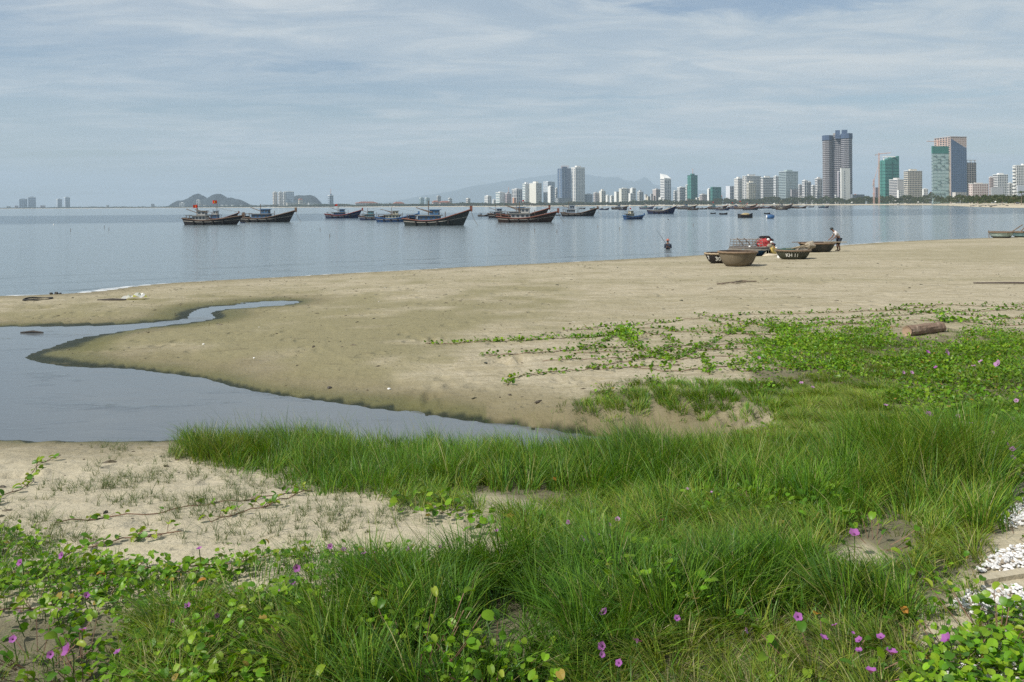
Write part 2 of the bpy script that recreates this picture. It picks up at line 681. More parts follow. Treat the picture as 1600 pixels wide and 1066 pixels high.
m, t, p, o = newmat('sand')
at = lambda n: nd(t, 'ShaderNodeAttribute', _attribute_name=n).outputs['Fac']
geo = t.nodes.new('ShaderNodeNewGeometry').outputs['Position']
n1 = noise(t, .55, 6, .6, geo)
n2 = noise(t, 9, 6, .7, geo)
n3 = noise(t, 90, 3, .7, geo)
n4 = noise(t, 1.1, 6, .65, geo, (1, 3.2, 1), .5)
dry = mixc(t, n1, (0.390, 0.340, 0.240), (0.450, 0.400, 0.290))
dry = mixc(t, mrange(t, n4, .42, .62, 0, .75), dry, (0.296, 0.255, 0.156))
dry = mixc(t, mrange(t, n2, .40, .66, 0, .60), dry, (0.274, 0.232, 0.152))
dry = mixc(t, mrange(t, n3, .54, .68, 0, .55), dry, (0.182, 0.152, 0.099))
nsp = nd(t, 'ShaderNodeSeparateXYZ')
t.links.new(geo, nsp.inputs[0])
dry = mixc(t, mrange(t, mth(t, 'ADD', nsp.outputs['Y'], mth(t, 'MULTIPLY', n1, 2.0)), 12.3, 10.6, 0, .60), dry, mixc(t, n2, (.54, .48, .35), (.43, .38, .265)))
damp_c = mixc(t, n2, (0.171, 0.152, 0.076), (0.255, 0.228, 0.125))
c = mixc(t, mth(t, 'MULTIPLY', at('damp'), .9), dry, damp_c)
wet_c = mixc(t, n2, (0.125, 0.103, 0.050), (0.179, 0.148, 0.074))
c = mixc(t, mth(t, 'MULTIPLY', at('wet'), .85), c, wet_c)
c = mixc(t, at('algae_soft'), c, (0.091, 0.095, 0.027))
c = mixc(t, at('algae'), c, mixc(t, n2, (0.009, 0.013, 0.006), (0.027, 0.034, 0.012)))
litc = mixc(t, n2, (.045, .045, .022), (.13, .115, .06))
c = mixc(t, mth(t, 'MULTIPLY', at('litter'), .8), c, litc)
tide = noise(t, 2.4, 6, .7, geo, (.22, 1.0, 1), 1.2)
ysp = nd(t, 'ShaderNodeSeparateXYZ')
t.links.new(geo, ysp.inputs[0])
farther = mrange(t, ysp.outputs['Y'], 9.0, 17.0, .25, 1.0)
c = mixc(t, mth(t, 'MULTIPLY', mrange(t, tide, .57, .66, 0, .45), farther), c, (.125, .105, .060))
c = mixc(t, mth(t, 'MULTIPLY', mrange(t, noise(t, 26, 4, .75, geo, (.6, 1, 1)), .57, .70, 0, .55), farther), c, (.12, .10, .058))
# scattered dark specks: bits of shell and weed
vor = nd(t, 'ShaderNodeTexVoronoi', Scale=3.3)
t.links.new(geo, vor.inputs['Vector'])
c = mixc(t, mth(t, 'MULTIPLY', mrange(t, vor.outputs['Distance'], .075, .04), .6), c, (.10, .085, .06))
t.links.new(c, p.inputs['Base Color'])
t.links.new(mrange(t, at('wet'), 0, 1, .95, .55), p.inputs['Roughness'])
p.inputs['Specular IOR Level'].default_value = .25
fv = nd(t, 'ShaderNodeTexVoronoi', Scale=1.9)
fmap = nd(t, 'ShaderNodeMapping', Scale=(1.0, .62, 1))
t.links.new(geo, fmap.inputs[0])
t.links.new(fmap.outputs[0], fv.inputs['Vector'])
pit = mth(t, 'MULTIPLY', mrange(t, fv.outputs['Distance'], .34, .10), mrange(t, noise(t, .33, 4, .6, geo), .46, .60))
fv2 = nd(t, 'ShaderNodeTexVoronoi', Scale=5.5)
t.links.new(geo, fv2.inputs['Vector'])
pit2 = mth(t, 'MULTIPLY', mrange(t, fv2.outputs['Distance'], .32, .08), mrange(t, noise(t, .6, 4, .6, geo), .50, .64))
b0 = nd(t, 'ShaderNodeBump', Strength=1.0, Distance=1.0)
t.links.new(mth(t, 'ADD', mth(t, 'MULTIPLY', pit, -.050), mth(t, 'ADD', mth(t, 'MULTIPLY', pit2, -.020), mth(t, 'MULTIPLY', noise(t, 3.2, 5, .6, geo), .05))), b0.inputs['Height'])
b1 = nd(t, 'ShaderNodeBump', Strength=1.0, Distance=.03)
t.links.new(b0.outputs[0], b1.inputs['Normal'])
t.links.new(n2, b1.inputs['Height'])
b2 = nd(t, 'ShaderNodeBump', Strength=.7, Distance=.006)
t.links.new(n3, b2.inputs['Height'])
t.links.new(b1.outputs[0], b2.inputs['Normal'])
t.links.new(b2.outputs[0], p.inputs['Normal'])
M_sand = m
me = np_mesh('beach_ground', np.stack((gx, gy, gz.ravel()), 1), quads=quads[:, ::-1], mats=[m], smooth=True,
             floats={'wet': wet, 'damp': damp, 'algae': algae, 'algae_soft': alg_soft, 'litter': lit})
beach_ground = link('beach_ground', me, kind='structure')

# ================================================================== water
m, t, p, o = newmat('sea_water')
geo = t.nodes.new('ShaderNodeNewGeometry').outputs['Position']
sp = nd(t, 'ShaderNodeSeparateXYZ')
t.links.new(geo, sp.inputs[0])
yv = sp.outputs['Y']
# wind-ruffled lane lying across the bay
lane = mth(t, 'ADD', yv, mth(t, 'MULTIPLY', sp.outputs['X'], -.35))
lane = mth(t, 'ADD', lane, mth(t, 'MULTIPLY', mth(t, 'SUBTRACT', noise(t, .004, 4, .6, geo), .5), 160))
ruffle = mth(t, 'MULTIPLY', mrange(t, lane, 195, 225), mrange(t, lane, 470, 420))
ruffle2 = mrange(t, noise(t, .011, 5, .6, geo, (.35, 1.6, 1)), .52, .66)
wa = noise(t, .55, 5, .62, geo, (.45, 1.5, 1), .3)
wb = noise(t, 2.6, 4, .6, geo, (.55, 1.3, 1), .2)
hgt_ = mth(t, 'ADD', mth(t, 'MULTIPLY', wa, .55), mth(t, 'MULTIPLY', wb, .13))
amp = mth(t, 'ADD', .21, mth(t, 'ADD', mth(t, 'MULTIPLY', ruffle, .40), mth(t, 'MULTIPLY', ruffle2, .12)))
shd = mth(t, 'MULTIPLY', mth(t, 'SUBTRACT', mth(t, 'SUBTRACT', yv, 46.0), mth(t, 'MULTIPLY', sp.outputs['X'], .63)), .85)
shd = mth(t, 'ADD', shd, mth(t, 'MULTIPLY', mth(t, 'SUBTRACT', noise(t, .09, 3, .6, geo), .5), 7.0))
swell = mth(t, 'SINE', mth(t, 'MULTIPLY', shd, 1.55))
swell = mth(t, 'POWER', mth(t, 'MAXIMUM', swell, 0.0), 3.0)
smask = mth(t, 'MULTIPLY', mrange(t, shd, 22.0, 1.0), mrange(t, noise(t, .10, 3, .6, geo, (.5, 1.4, 1)), .42, .62))
bp = nd(t, 'ShaderNodeBump', Distance=1.0, Strength=1.0)
t.links.new(mth(t, 'ADD', mth(t, 'MULTIPLY', hgt_, amp), mth(t, 'MULTIPLY', mth(t, 'MULTIPLY', swell, smask), .16)), bp.inputs['Height'])
t.links.new(bp.outputs[0], p.inputs['Normal'])
t.links.new(mixc(t, ruffle, (.155, .195, .210), (.065, .10, .125)), p.inputs['Base Color'])  # lane also painted darker, standing in for its dimmer sky reflection
p.inputs['Roughness'].default_value = .12
p.inputs['IOR'].default_value = 1.333
S = 33000
sea = MB().add([(-S, -300, 0), (S, -300, 0), (S, S, 0), (-S, S, 0)], [(0, 1, 2, 3)]).build('sea_water', m, kind='structure')

# lagoon sheet, only where the lagoon lies
xs = np.arange(-30, 4.2, .22)
ys = np.arange(9.5, 31, .22)
WX, WY = np.meshgrid(xs, ys)
keep_v = sd_pool(WX.ravel(), WY.ravel()).reshape(WX.shape) < .55
kc = keep_v[:-1, :-1] & keep_v[1:, :-1] & keep_v[1:, 1:] & keep_v[:-1, 1:]
ii = np.arange(WX.size).reshape(WX.shape)
q = np.stack((ii[:-1, :-1][kc], ii[:-1, 1:][kc], ii[1:, 1:][kc], ii[1:, :-1][kc]), 1)
used, inv = np.unique(q, return_inverse=True)
vv = np.stack((WX.ravel()[used], WY.ravel()[used], np.full(len(used), ZP)), 1)
m, t, p, o = newmat('lagoon_water')
geo = t.nodes.new('ShaderNodeNewGeometry').outputs['Position']
r1 = noise(t, 1.4, 5, .6, geo, (.6, 1.6, 1), .6)
r2 = noise(t, 7, 3, .55, geo, (.5, 1.3, 1))
patch = mrange(t, noise(t, .55, 5, .65, geo, (.7, 1.5, 1), .4), .53, .70)
bp = nd(t, 'ShaderNodeBump', Distance=1.0, Strength=1.0)
t.links.new(mth(t, 'ADD', mth(t, 'MULTIPLY', r1, .006), mth(t, 'MULTIPLY', mth(t, 'MULTIPLY', r2, patch), .011)), bp.inputs['Height'])
t.links.new(bp.outputs[0], p.inputs['Normal'])
t.links.new(mixc(t, patch, (.115, .130, .138), (.085, .098, .106)), p.inputs['Base Color'])
p.inputs['Roughness'].default_value = .04
p.inputs['IOR'].default_value = 1.333
link('lagoon_water', np_mesh('lagoon_water', vv, quads=inv.reshape(-1, 4), mats=[m]), kind='structure')

# thin line of foam where ripples run up the sand
fb = []
cn = np.array(coast_near_s)
seg = np.linalg.norm(np.diff(cn, axis=0), axis=1)
acc = np.concatenate(([0], np.cumsum(seg)))
sel = (cn[:, 0] > -40) & (cn[:, 0] < 60) & (cn[:, 1] < 90)
s0, s1 = acc[sel][0], acc[sel][-1]
ss = np.arange(s0, s1, .35)
fx, fy = np.interp(ss, acc, cn[:, 0]), np.interp(ss, acc, cn[:, 1])
dx, dy = np.gradient(fx), np.gradient(fy)
ln = np.hypot(dx, dy)
nx_, ny_ = -dy / ln, dx / ln
V = []
for k, off in enumerate((-.3, .25, .8, 1.35)):
    wob = (fbm(ss * .35, ss * 0 + 3, 3) - .5) * 1.1
    V.append(np.stack((fx + nx_ * (off + wob), fy + ny_ * (off + wob), np.full(len(ss), .035 - .006 * k)), 1))
V = np.stack(V, 1)
n = len(ss)
ii = np.arange(n * 4).reshape(n, 4)
q = np.stack((ii[:-1, :-1].ravel(), ii[1:, :-1].ravel(), ii[1:, 1:].ravel(), ii[:-1, 1:].ravel()), 1)
m, t, p, o = newmat('foam')
geo = t.nodes.new('ShaderNodeNewGeometry').outputs['Position']
p.inputs['Base Color'].default_value = (.68, .70, .70, 1)
p.inputs['Roughness'].default_value = .7
tp = t.nodes.new('ShaderNodeBsdfTransparent')
mx = t.nodes.new('ShaderNodeMixShader')
gate = mrange(t, noise(t, .12, 3, .6, geo), .34, .50)
fsp = nd(t, 'ShaderNodeSeparateXYZ')
t.links.new(geo, fsp.inputs[0])
gate = mth(t, 'MAXIMUM', gate, mrange(t, fsp.outputs['X'], -12.0, -16.5))
t.links.new(mth(t, 'MULTIPLY', mrange(t, noise(t, 2.2, 5, .7, geo, (.5, 1.5, 1)), .44, .56), gate), mx.inputs[0])
t.links.new(tp.outputs[0], mx.inputs[1])
t.links.new(p.outputs[0], mx.inputs[2])
t.links.new(mx.outputs[0], o.inputs['Surface'])
link('shore_foam', np_mesh('shore_foam', V.reshape(-1, 3), quads=q, mats=[m]), kind='stuff')

# ================================================================== the far coast
fc = chaikin([(345, 520)] + coast_far, 3)
prof = [(-30, -1.5), (0, 0), (18, 1.6), (34, 2.6), (46, 3.2), (90, 3.2), (5000, 3.4)]
V, Q, MI = [], [], []
d = np.gradient(fc, axis=0)
d /= np.linalg.norm(d, axis=1)[:, None]
for i, (pt, dd) in enumerate(zip(fc, d)):
    nrm = np.array((dd[1], -dd[0]))                     # towards the land
    out_ = pt / np.linalg.norm(pt)
    dirv = nrm + out_ * .8
    dirv /= np.linalg.norm(dirv)
    k = min(1.0, np.linalg.norm(pt) / 1000 + .35)
    for off, z in prof:
        V.append((*(pt + dirv * off * (k if off < 100 else 1)), z * k))
n, mprof = len(fc), len(prof)
ii = np.arange(n * mprof).reshape(n, mprof)
for j in range(mprof - 1):
    for i in range(n - 1):
        Q.append((ii[i, j], ii[i, j + 1], ii[i + 1, j + 1], ii[i + 1, j]))
        MI.append(0 if j < 4 else 1)
M_farsand = paint('far_sand', (.46, .40, .29), .95, .15, .02)
M_scrub = paint('far_scrub', (.085, .10, .045), .95, .4, .01)
me = np_mesh('far_coast', V, quads=Q, mats=[M_farsand, M_scrub], mat_idx=MI)
link('far_coast', me, kind='structure')


def hill(name, prof_px, Y, depth, mat, seed, rough):
    """a hill whose skyline follows measured points, with a rounded body behind and before it"""
    pts = np.array(prof_px, float)
    nx, ny = 150, 24
    px = np.linspace(pts[0, 0], pts[-1, 0], nx)
    py = np.interp(px, pts[:, 0], pts[:, 1])
    V = []
    for j in range(ny):
        s = (j / (ny - 1)) * 2 - 1
        for i in range(nx):
            P = at_Y(px[i], py[i], Y)
            e = max(P[2], 0)
            yy = Y + s * depth
            body = math.cos(s * math.pi / 2) ** 1.1
            z = e * body
            z *= 1 + rough * (1 - body) * (float(fbm(np.array([P[0] * 8 / depth + seed]), np.array([yy * 8 / depth]), 4)[0]) - .5)
            z += (float(fbm(np.array([P[0] * 30 / depth + seed]), np.array([yy * 30 / depth]), 2)[0]) - .6) * e * rough * .10
            V.append((P[0] * (1 + .0 * s), yy, z - 2))
    ii = np.arange(nx * ny).reshape(ny, nx)
    q = np.stack((ii[:-1, :-1].ravel(), ii[:-1, 1:].ravel(), ii[1:, 1:].ravel(), ii[1:, :-1].ravel()), 1)
    link(name, np_mesh(name, V, quads=q, mats=[mat], smooth=True), kind='structure')


M_hill = paint('hill_scrub', (.018, .028, .030), .95, .5, .012)
hill('marble_hill', [(274, 321), (276, 316.5), (280, 313.2), (288, 312.6), (297, 309), (305, 303.5), (310, 302.2), (313, 304.6), (317, 305.6), (321, 309.3),
                     (326, 309.5), (330, 306.8), (335, 303.4), (340, 302.3), (345, 302.8), (350, 306.4), (354, 308.9), (361, 308.4), (367, 310.5), (374, 311.5), (379, 314),
                     (384, 317), (388, 321), (391, 324)], 7200, 260, M_hill, 3, .5)
hill('marble_hill', [(428, 323), (436, 318), (447, 313), (458, 306.8), (465, 304.8), (476, 305), (484, 304.3), (490, 306), (494, 309), (497, 312.5), (500, 317), (503, 324)], 7400, 220, M_hill, 9, .5)
M_mtn = paint('mountain_forest', (.045, .06, .055), .95, .4, .0012)
hill('mountain_range', [(585, 324), (610, 316), (640, 310), (665, 305), (680, 303.5), (700, 300), (720, 296.5), (745, 291), (765, 287.5), (790, 283.5), (806, 281.5),
                        (822, 284), (845, 283), (862, 287), (885, 293), (905, 296), (915, 291), (924, 283.5), (940, 280.5), (951, 276.6), (964, 276.2), (974, 280.5),
                        (989, 284.6), (999, 281), (1006, 277), (1011, 278.6), (1019, 288), (1029, 297), (1050, 306), (1090, 312), (1150, 318), (1200, 322)], 28000, 2000, M_mtn, 21, .8)
hill('mountain_range', [(520, 325), (600, 317), (680, 306), (740, 290), (800, 281), (860, 273), (905, 270), (960, 279), (1040, 291), (1120, 300), (1250, 306), (1400, 312), (1560, 318)], 31000, 2000, M_mtn, 41, .8)

# haze: one closed box of even, thin air round everything
hz = MB().box(-33500, -400, -8, 33500, 33500, 1180)
m = bpy.data.materials.new('haze_air')
m.use_nodes = True
t = m.node_tree
t.nodes.clear()
o = t.nodes.new('ShaderNodeOutputMaterial')
pv = t.nodes.new('ShaderNodeVolumePrincipled')
pv.inputs['Color'].default_value = (.56, .675, .785, 1)
pv.inputs['Density'].default_value = 6.5e-5
pv.inputs['Anisotropy'].default_value = .0
t.links.new(pv.outputs[0], o.inputs['Volume'])
hz.build('haze', m, kind='stuff')

# ================================================================== the city across the bay
def wall_mat(c, name=None):
    return paint(name or 'facade', tuple(round(x, 3) for x in c), .85, .06, .05)


M_glassdark = paint('window_glass', (.055, .075, .095), .2, .2, .05, spec=.6)
M_glassblue = paint('blue_glazing', (.06, .105, .18), .15, .25, .03, spec=.7)
M_glassteal = paint('teal_glazing', (.12, .22, .23), .15, .25, .03, spec=.7)
M_glasspale = paint('pale_glazing', (.42, .52, .50), .2, .15, .03, spec=.6)
M_net = paint('green_netting', (.06, .21, .175), .95, .25, .06)
M_netdark = paint('dark_green_netting', (.035, .12, .105), .95, .3, .06)
M_netblue = paint('blue_netting', (.065, .10, .17), .95, .3, .06)
M_conc = paint('raw_concrete', (.36, .33, .30), .9, .15, .05)
M_whitewall = paint('white_trim', (.80, .79, .75), .8, .05, .05)
M_redtile = paint('orange_roof_tiles', (.45, .17, .10), .9, .15, .1)
M_craneM = paint('crane_steel', (.52, .33, .26), .6, .1, .5)
M_pinkc = paint('pinkish_concrete', (.50, .38, .32), .9, .2, .05)
W_, CRM, GRY, BRN, PNK, BLG, TEA = (.78, .77, .73), (.66, .60, .47), (.44, .46, .47), (.36, .31, .28), (.58, .47, .44), (.33, .40, .47), (.30, .42, .44)


def face_geo(mb, O, D, Nn, wid, hgt, rows, cols, style, px_m, zoff=3.0):
    """windows or slabs laid on one face: O corner, D along, Nn outward; px_m metres per photo pixel"""
    up = Vector((0, 0, 1))

    def slab(u0, u1, z0, z1, t_, mi):
        a = O + D * u0 + up * z0
        vs_ = []
        for dz in (0, z1 - z0):
            for (uu, dd) in ((0, -.25), (u1 - u0, -.25), (u1 - u0, t_), (0, t_)):
                vs_.append(a + D * uu + Nn * dd + up * dz)
        mb.add(vs_, [(0, 3, 2, 1), (4, 5, 6, 7), (0, 1, 5, 4), (1, 2, 6, 5), (2, 3, 7, 6), (3, 0, 4, 7)], mi)

    fh = hgt / rows
    if style == 'grid':
        cw = wid / cols
        for r in range(rows):
            for c in range(cols):
                slab(c * cw + cw * .22, c * cw + cw * .78, r * fh + fh * .28, r * fh + fh * .82, .2, 1)
    elif style == 'bands':
        for r in range(rows):
            slab(wid * .03, wid * .97, r * fh + fh * .42, r * fh + fh * .88, .2, 1)
    elif style == 'slabs':
        for r in range(rows):
            slab(wid * .02, wid * .98, r * fh + fh * .25, r * fh + fh * .92, .2, 1)
            slab(0, wid, r * fh - fh * .05, r * fh + fh * .2, 1.1, 2)
        for c in range(1, cols):
            slab(wid * c / cols - .25 * px_m, wid * c / cols + .25 * px_m, 0, hgt, .9, 2)
    elif style == 'vert':
        cw = wid / cols
        for c in range(cols):
            slab(c * cw + cw * .25, c * cw + cw * .75, hgt * .02, hgt * .97, .2, 1)
        for r in range(1, rows, 2):
            slab(0, wid, r * fh, r * fh + fh * .18, .32, 2)
    elif style == 'glass':
        for r in range(rows):
            slab(0, wid, r * fh, r * fh + fh * .12, .3, 2)
        for c in range(cols + 1):
            u = min(max(wid * c / cols, .1 * px_m), wid - .1 * px_m)
            slab(u - .1 * px_m, u + .1 * px_m, 0, hgt, .35, 2)
    elif style == 'net':
        for r in range(0, rows, 2):
            slab(0, wid, r * fh, r * fh + fh * .25, .35, 2)
        slab(wid * .45, wid * .53, 0, hgt, .6, 2)


def building(name, label, x0, xm, x1, ytop, sl, sr, cl, win=M_glassdark, trim=M_whitewall, back=None, roof='plant', group='buildings of the city across the bay', cat='building', rows=None, colsr=None, colsl=None, ybot=319.5, cr=None):
    xc_ = (x0 + x1) / 2
    Yb = (shore_Y(xc_) * 1.03 + 120) if back is None else back
    Yb = max(Yb, 1450, shore_Y(xc_) + 160)
    mpp = Yb / F
    P = at_Y(xm, ytop, Yb)
    X, top = P[0], P[2]
    phi = math.atan2(X, Yb)
    wl, wr = (xm - x0) * mpp, (x1 - xm) * mpp
    if wl < .6 * mpp or wr < .6 * mpp:
        psi = R(3)
        if wr < wl:
            wr, wl = wl, wr
            X = at_Y(x0, ytop, Yb)[0]
        a = wr
        b = max(.6 * a, 14)
        th = psi - phi
    else:
        psi = R(40)
        th = psi - phi
        a = wr * math.cos(phi) / math.cos(psi)
        b = wl * math.cos(phi) / math.sin(psi)
    er, el = Vector((math.cos(th), math.sin(th), 0)), Vector((-math.sin(th), math.cos(th), 0))
    g = empty(name, (X, Yb, 3.0), 0, label, cat, group)
    hgt = max(top - 3.0, 4)
    wm = wall_mat(cl) if not isinstance(cl, bpy.types.Material) else cl
    crn = [(0, 0), tuple((er * a)[:2]), tuple((er * a + el * b)[:2]), tuple((el * b)[:2])]
    body = MB().prism(crn, -1.5, hgt)
    wall = body.build('wall', wm, g)
    hpx = hgt / mpp
    rows = rows or int(min(max(hpx / 2.5, 3), 44))
    colsr = colsr or int(min(max((x1 - xm) / 2.3, 2), 16))
    colsl = colsl or int(min(max((xm - x0) / 2.3, 2), 10))
    mb = MB()
    O = Vector((0, 0, 0))
    if sr != 'blank' and wr > 0:
        face_geo(mb, O, er, -el, a, hgt, rows, colsr, sr, mpp)
    if sl != 'blank' and wl >= .6 * mpp:
        face_geo(mb, el * b, -el, -er, b, hgt, rows, colsl, sl, mpp)
    if mb.f:
        mb.build('windows', [wm, win, trim], wall, kind='stuff')
    rf = MB()
    ins = lambda s_, e_: [tuple((er * a * s_ + el * b * s_)[:2]), tuple((er * a * e_ + el * b * s_)[:2]), tuple((er * a * e_ + el * b * e_)[:2]), tuple((er * a * s_ + el * b * e_)[:2])]
    if roof in ('plant', 'crown', 'mast'):
        rf.prism(ins(-.015, 1.015), hgt, hgt + 1.1 * mpp * .7).build('parapet', trim, g)
        MB().prism(ins(.25, .7), hgt + .5, hgt + (1.8 if roof == 'plant' else 3.2) * mpp).build('roof_house', wm, g)
    if roof == 'mast':
        c_ = er * a * .5 + el * b * .4
        MB().tube([(c_.x, c_.y, hgt), (c_.x, c_.y, hgt + 11 * mpp)], .45 * mpp, 5).build('mast', M_craneM, g)
    if roof == 'hip':
        r_ = MB()
        bx = ins(-.05, 1.05)
        mid = er * a * .5 + el * b * .5
        ra, rb = mid - er * a * .25, mid + er * a * .25
        vs_ = [(*q, hgt) for q in bx] + [(ra.x, ra.y, hgt + 2.6 * mpp), (rb.x, rb.y, hgt + 2.6 * mpp)]
        r_.add(vs_, [(0, 1, 5, 4), (1, 2, 5), (2, 3, 4, 5), (3, 0, 4), (3, 2, 1, 0)]).build('roof', M_redtile, g)
    if roof == 'slant':
        bx = crn
        hs = [1.5, .6, 6.5, 8.5]
        vs_ = [(*q, hgt) for q in bx] + [(*q, hgt + k * mpp) for q, k in zip(bx, hs)]
        MB().add(vs_, [(3, 2, 1, 0), (4, 5, 6, 7), (0, 1, 5, 4), (1, 2, 6, 5), (2, 3, 7, 6), (3, 0, 4, 7)]).build('slanted_roof', M_whitewall, g)
    if roof == 'frame':
        f_ = MB()
        for s_ in (0.05, .5, .95):
            for e_ in (.05, .95):
                c_ = er * a * s_ + el * b * e_
                f_.tube([(c_.x, c_.y, hgt), (c_.x, c_.y, hgt + 3.5 * mpp)], .35 * mpp, 4)
        f_.prism(ins(0, 1), hgt + 3.3 * mpp, hgt + 4.0 * mpp)
        f_.build('unfinished_storey', M_conc, g, kind='stuff')
    return g, er, el, a, b, hgt, mpp


B = building
# --- far left shore
for x0, x1, yt, lb in ((30, 41, 311.5, 'lower of the two blue grey blocks nearest the left end of the skyline'), (44, 54.5, 309, 'taller of the two blue grey blocks nearest the left end of the skyline')):
    B('apartment_tower', lb, x0, x0, x1, yt, 'blank', 'grid', BLG, back=6900)
for x0, xm, x1, yt, lb in ((87.5, 90, 97, 311.8, 'lower of the second pair of far towers, flat topped'), (100, 102, 109.5, 309.2, 'taller of the second pair of far towers, flat topped')):
    B('apartment_tower', lb, x0, xm, x1, yt, 'blank', 'grid', (.40, .46, .52), back=6900)
for x, wd, yt, c, lb in ((10, 6, 322.3, W_, 'tiny white house nearest the left end of the hazy far shore'), (23, 5, 321.5, PNK, 'tiny pink house left of the two blue grey blocks'), (63, 7, 321.2, PNK, 'tiny pink house between the two pairs of far towers'), (158, 10, 323.3, W_, 'long low white house on the empty tree line right of the far towers'), (166, 4, 320.5, W_, 'small taller white house behind the long low white one on the far shore'), (236, 5, 318.6, GRY, 'small grey block on the far tree line left of the double-peaked hill'), (254, 4, 322.5, W_, 'tiny white house on the shore just left of the double-peaked hill')):
    B('shore_house', lb, x, x, x + wd, yt, 'blank', 'grid', c, back=6850, roof='none', group='tiny houses on the far left shore', ybot=325, cat='house')
B('gate_tower', 'white twin-topped gatehouse at the foot of the double-peaked hill', 281, 281, 288, 318, 'blank', 'grid', W_, back=6500)
B('pagoda_tower', 'narrow white tower in front of the double-peaked hill', 307, 307, 312.5, 313.2, 'blank', 'grid', W_, back=6500)
for x, lb in ((318, 'small white house beside the narrow white pagoda tower'), (345, 'small white house under the right peak of the double-peaked hill'), (352, 'second small white house under the right peak of the hill'), (361, 'small white house under the right shoulder of the double-peaked hill'), (375, 'small white house near the right end of the double-peaked hill'), (390, 'small white house just beyond the right end of the double-peaked hill')):
    B('shore_house', lb, x, x, x + 3.5, 320.3, 'blank', 'blank', W_, back=6450, roof='none', group='white houses under the double-peaked hill', cat='house')
# --- group beside the second hill
B('round_block', 'first of three pale hotel blocks before the small hill, on its own', 426, 428, 433.6, 301, 'bands', 'grid', (.70, .63, .56), back=6100)
B('round_block', 'middle one of three pale hotel blocks before the small hill', 434.8, 436.5, 442, 301, 'bands', 'grid', (.68, .63, .58), back=6100)
B('round_block', 'narrow pale hotel block touching the wide grey one before the small hill', 442.4, 443.5, 446.5, 301, 'bands', 'grid', (.70, .66, .60), back=6090)
B('hotel_block', 'wide blue grey hotel block right before the small hill', 446, 446.5, 459, 300, 'blank', 'grid', BLG, back=6150)
B('podium_building', 'long low sandy hall with many windows below the hotel blocks', 447, 449, 481, 317, 'grid', 'grid', (.60, .56, .48), back=5900, roof='none')
B('villa', 'cream villa with a pointed pinnacle before the small hill', 466, 467.5, 473, 312.5, 'grid', 'grid', CRM, back=5850, roof='hip')
B('villa', 'low white hall to the right of the pinnacled villa', 481, 483, 497, 317, 'grid', 'grid', (.6, .6, .58), back=5850, roof='none')
B('office_tower', 'lone slate grey tower with a crane mast between hill and fishing boats', 512, 515, 521, 306, 'grid', 'grid', BLG, back=5000, roof='mast')
B('long_hall', 'long low white hall with an orange roof behind the red-railed boat', 555, 557, 592, 317.6, 'blank', 'grid', W_, back=4700, roof='hip', cat='hall')
for x0, xm, x1, lb in ((655, 657, 662.5, 'first of two white-framed teal blocks on the shore below the mountain'), (664, 666, 671.5, 'second of two white-framed teal blocks on the shore below the mountain')):
    B('apartment_tower', lb, x0, xm, x1, 310, 'grid', 'glass', TEA, back=4500)
B('villa_row', 'orange roofed resort wing, larger one, below the mountain', 686, 688, 704, 316.5, 'grid', 'grid', PNK, back=4400, roof='hip', cat='resort')
B('villa_row', 'orange roofed resort wing, smaller one, below the mountain', 675, 677, 686, 316, 'grid', 'grid', PNK, back=4420, roof='hip', cat='resort')
B('villa_row', 'pinkish orange roofed villas half hidden by trees beside the teal blocks', 614, 616, 632, 318, 'blank', 'grid', PNK, back=4600, roof='hip', cat='villa')
B('apartment_tower', 'grey tower rising behind the orange roofed resort', 682.5, 684, 689, 307, 'grid', 'grid', (.45, .44, .44), back=4600)
B('apartment_tower', 'stubby pale tower right of the orange roofed resort', 700, 702, 706.5, 310.5, 'grid', 'grid', (.55, .56, .56), back=4500)
B('apartment_tower', 'stubby brownish block alone on the tree line left of the city', 728, 731, 735, 311, 'grid', 'grid', (.52, .50, .47), back=4400)
# --- city, left half
B('apartment_tower', 'small white block at the left end of the dense city', 757, 762, 768, 307, 'grid', 'grid', (.74, .74, .72), back=4200)
B('shore_house', 'low white house between the small white block and teal fronted tower', 769.5, 771, 774.5, 313, 'blank', 'grid', W_, back=4100, cat='house')
B('apartment_tower', 'white sided tower with teal glass front, left end of city', 774.6, 780.6, 789.6, 301.4, 'bands', 'glass', (.74, .74, .72), win=M_glassteal, back=4150, cr=TEA)
B('apartment_tower', 'mauve grey tower with stepped pointed top beside teal fronted one', 789.6, 792, 799.3, 303.4, 'grid', 'grid', (.44, .36, .36), back=4150, roof='mast')
B('apartment_tower', 'pair of grey striped slabs joined together, above an orange ground floor', 799.8, 807, 816, 296, 'vert', 'vert', (.48, .47, .46), back=4200)
B('shop_building', 'little orange and cream building at the foot of grey striped slabs', 801, 803, 806.5, 309, 'blank', 'grid', (.62, .33, .2), back=4000, roof='none')
B('apartment_tower', 'white narrow tower with teal side, taller left neighbour of the cream tower', 816.4, 820.4, 829, 288, 'bands', 'glass', (.78, .78, .76), back=4150, roof='crown', win=M_glassteal)
B('apartment_tower', 'broad cream tower with fine window grid left of twin towers', 827, 837.5, 846.4, 286.8, 'blank', 'grid', (.70, .68, .60), back=4100, roof='crown')
B('apartment_tower', 'blue grey tower behind the slim white block left of the blue glass tower', 849, 856, 867, 284.7, 'glass', 'glass', (.36, .42, .48), back=4150)
B('apartment_tower', 'slim white block in front of a blue grey tower', 855.7, 860, 864.5, 292, 'blank', 'bands', W_, back=4050)
B('apartment_tower', 'narrow white tower squeezed against the blue glass tower', 867, 869, 873, 295, 'bands', 'grid', W_, back=4090)
B('office_podium', 'low dark podium at the foot of the blue glass tower', 867, 872, 893, 309.5, 'grid', 'grid', (.33, .35, .36), back=3950, roof='none')
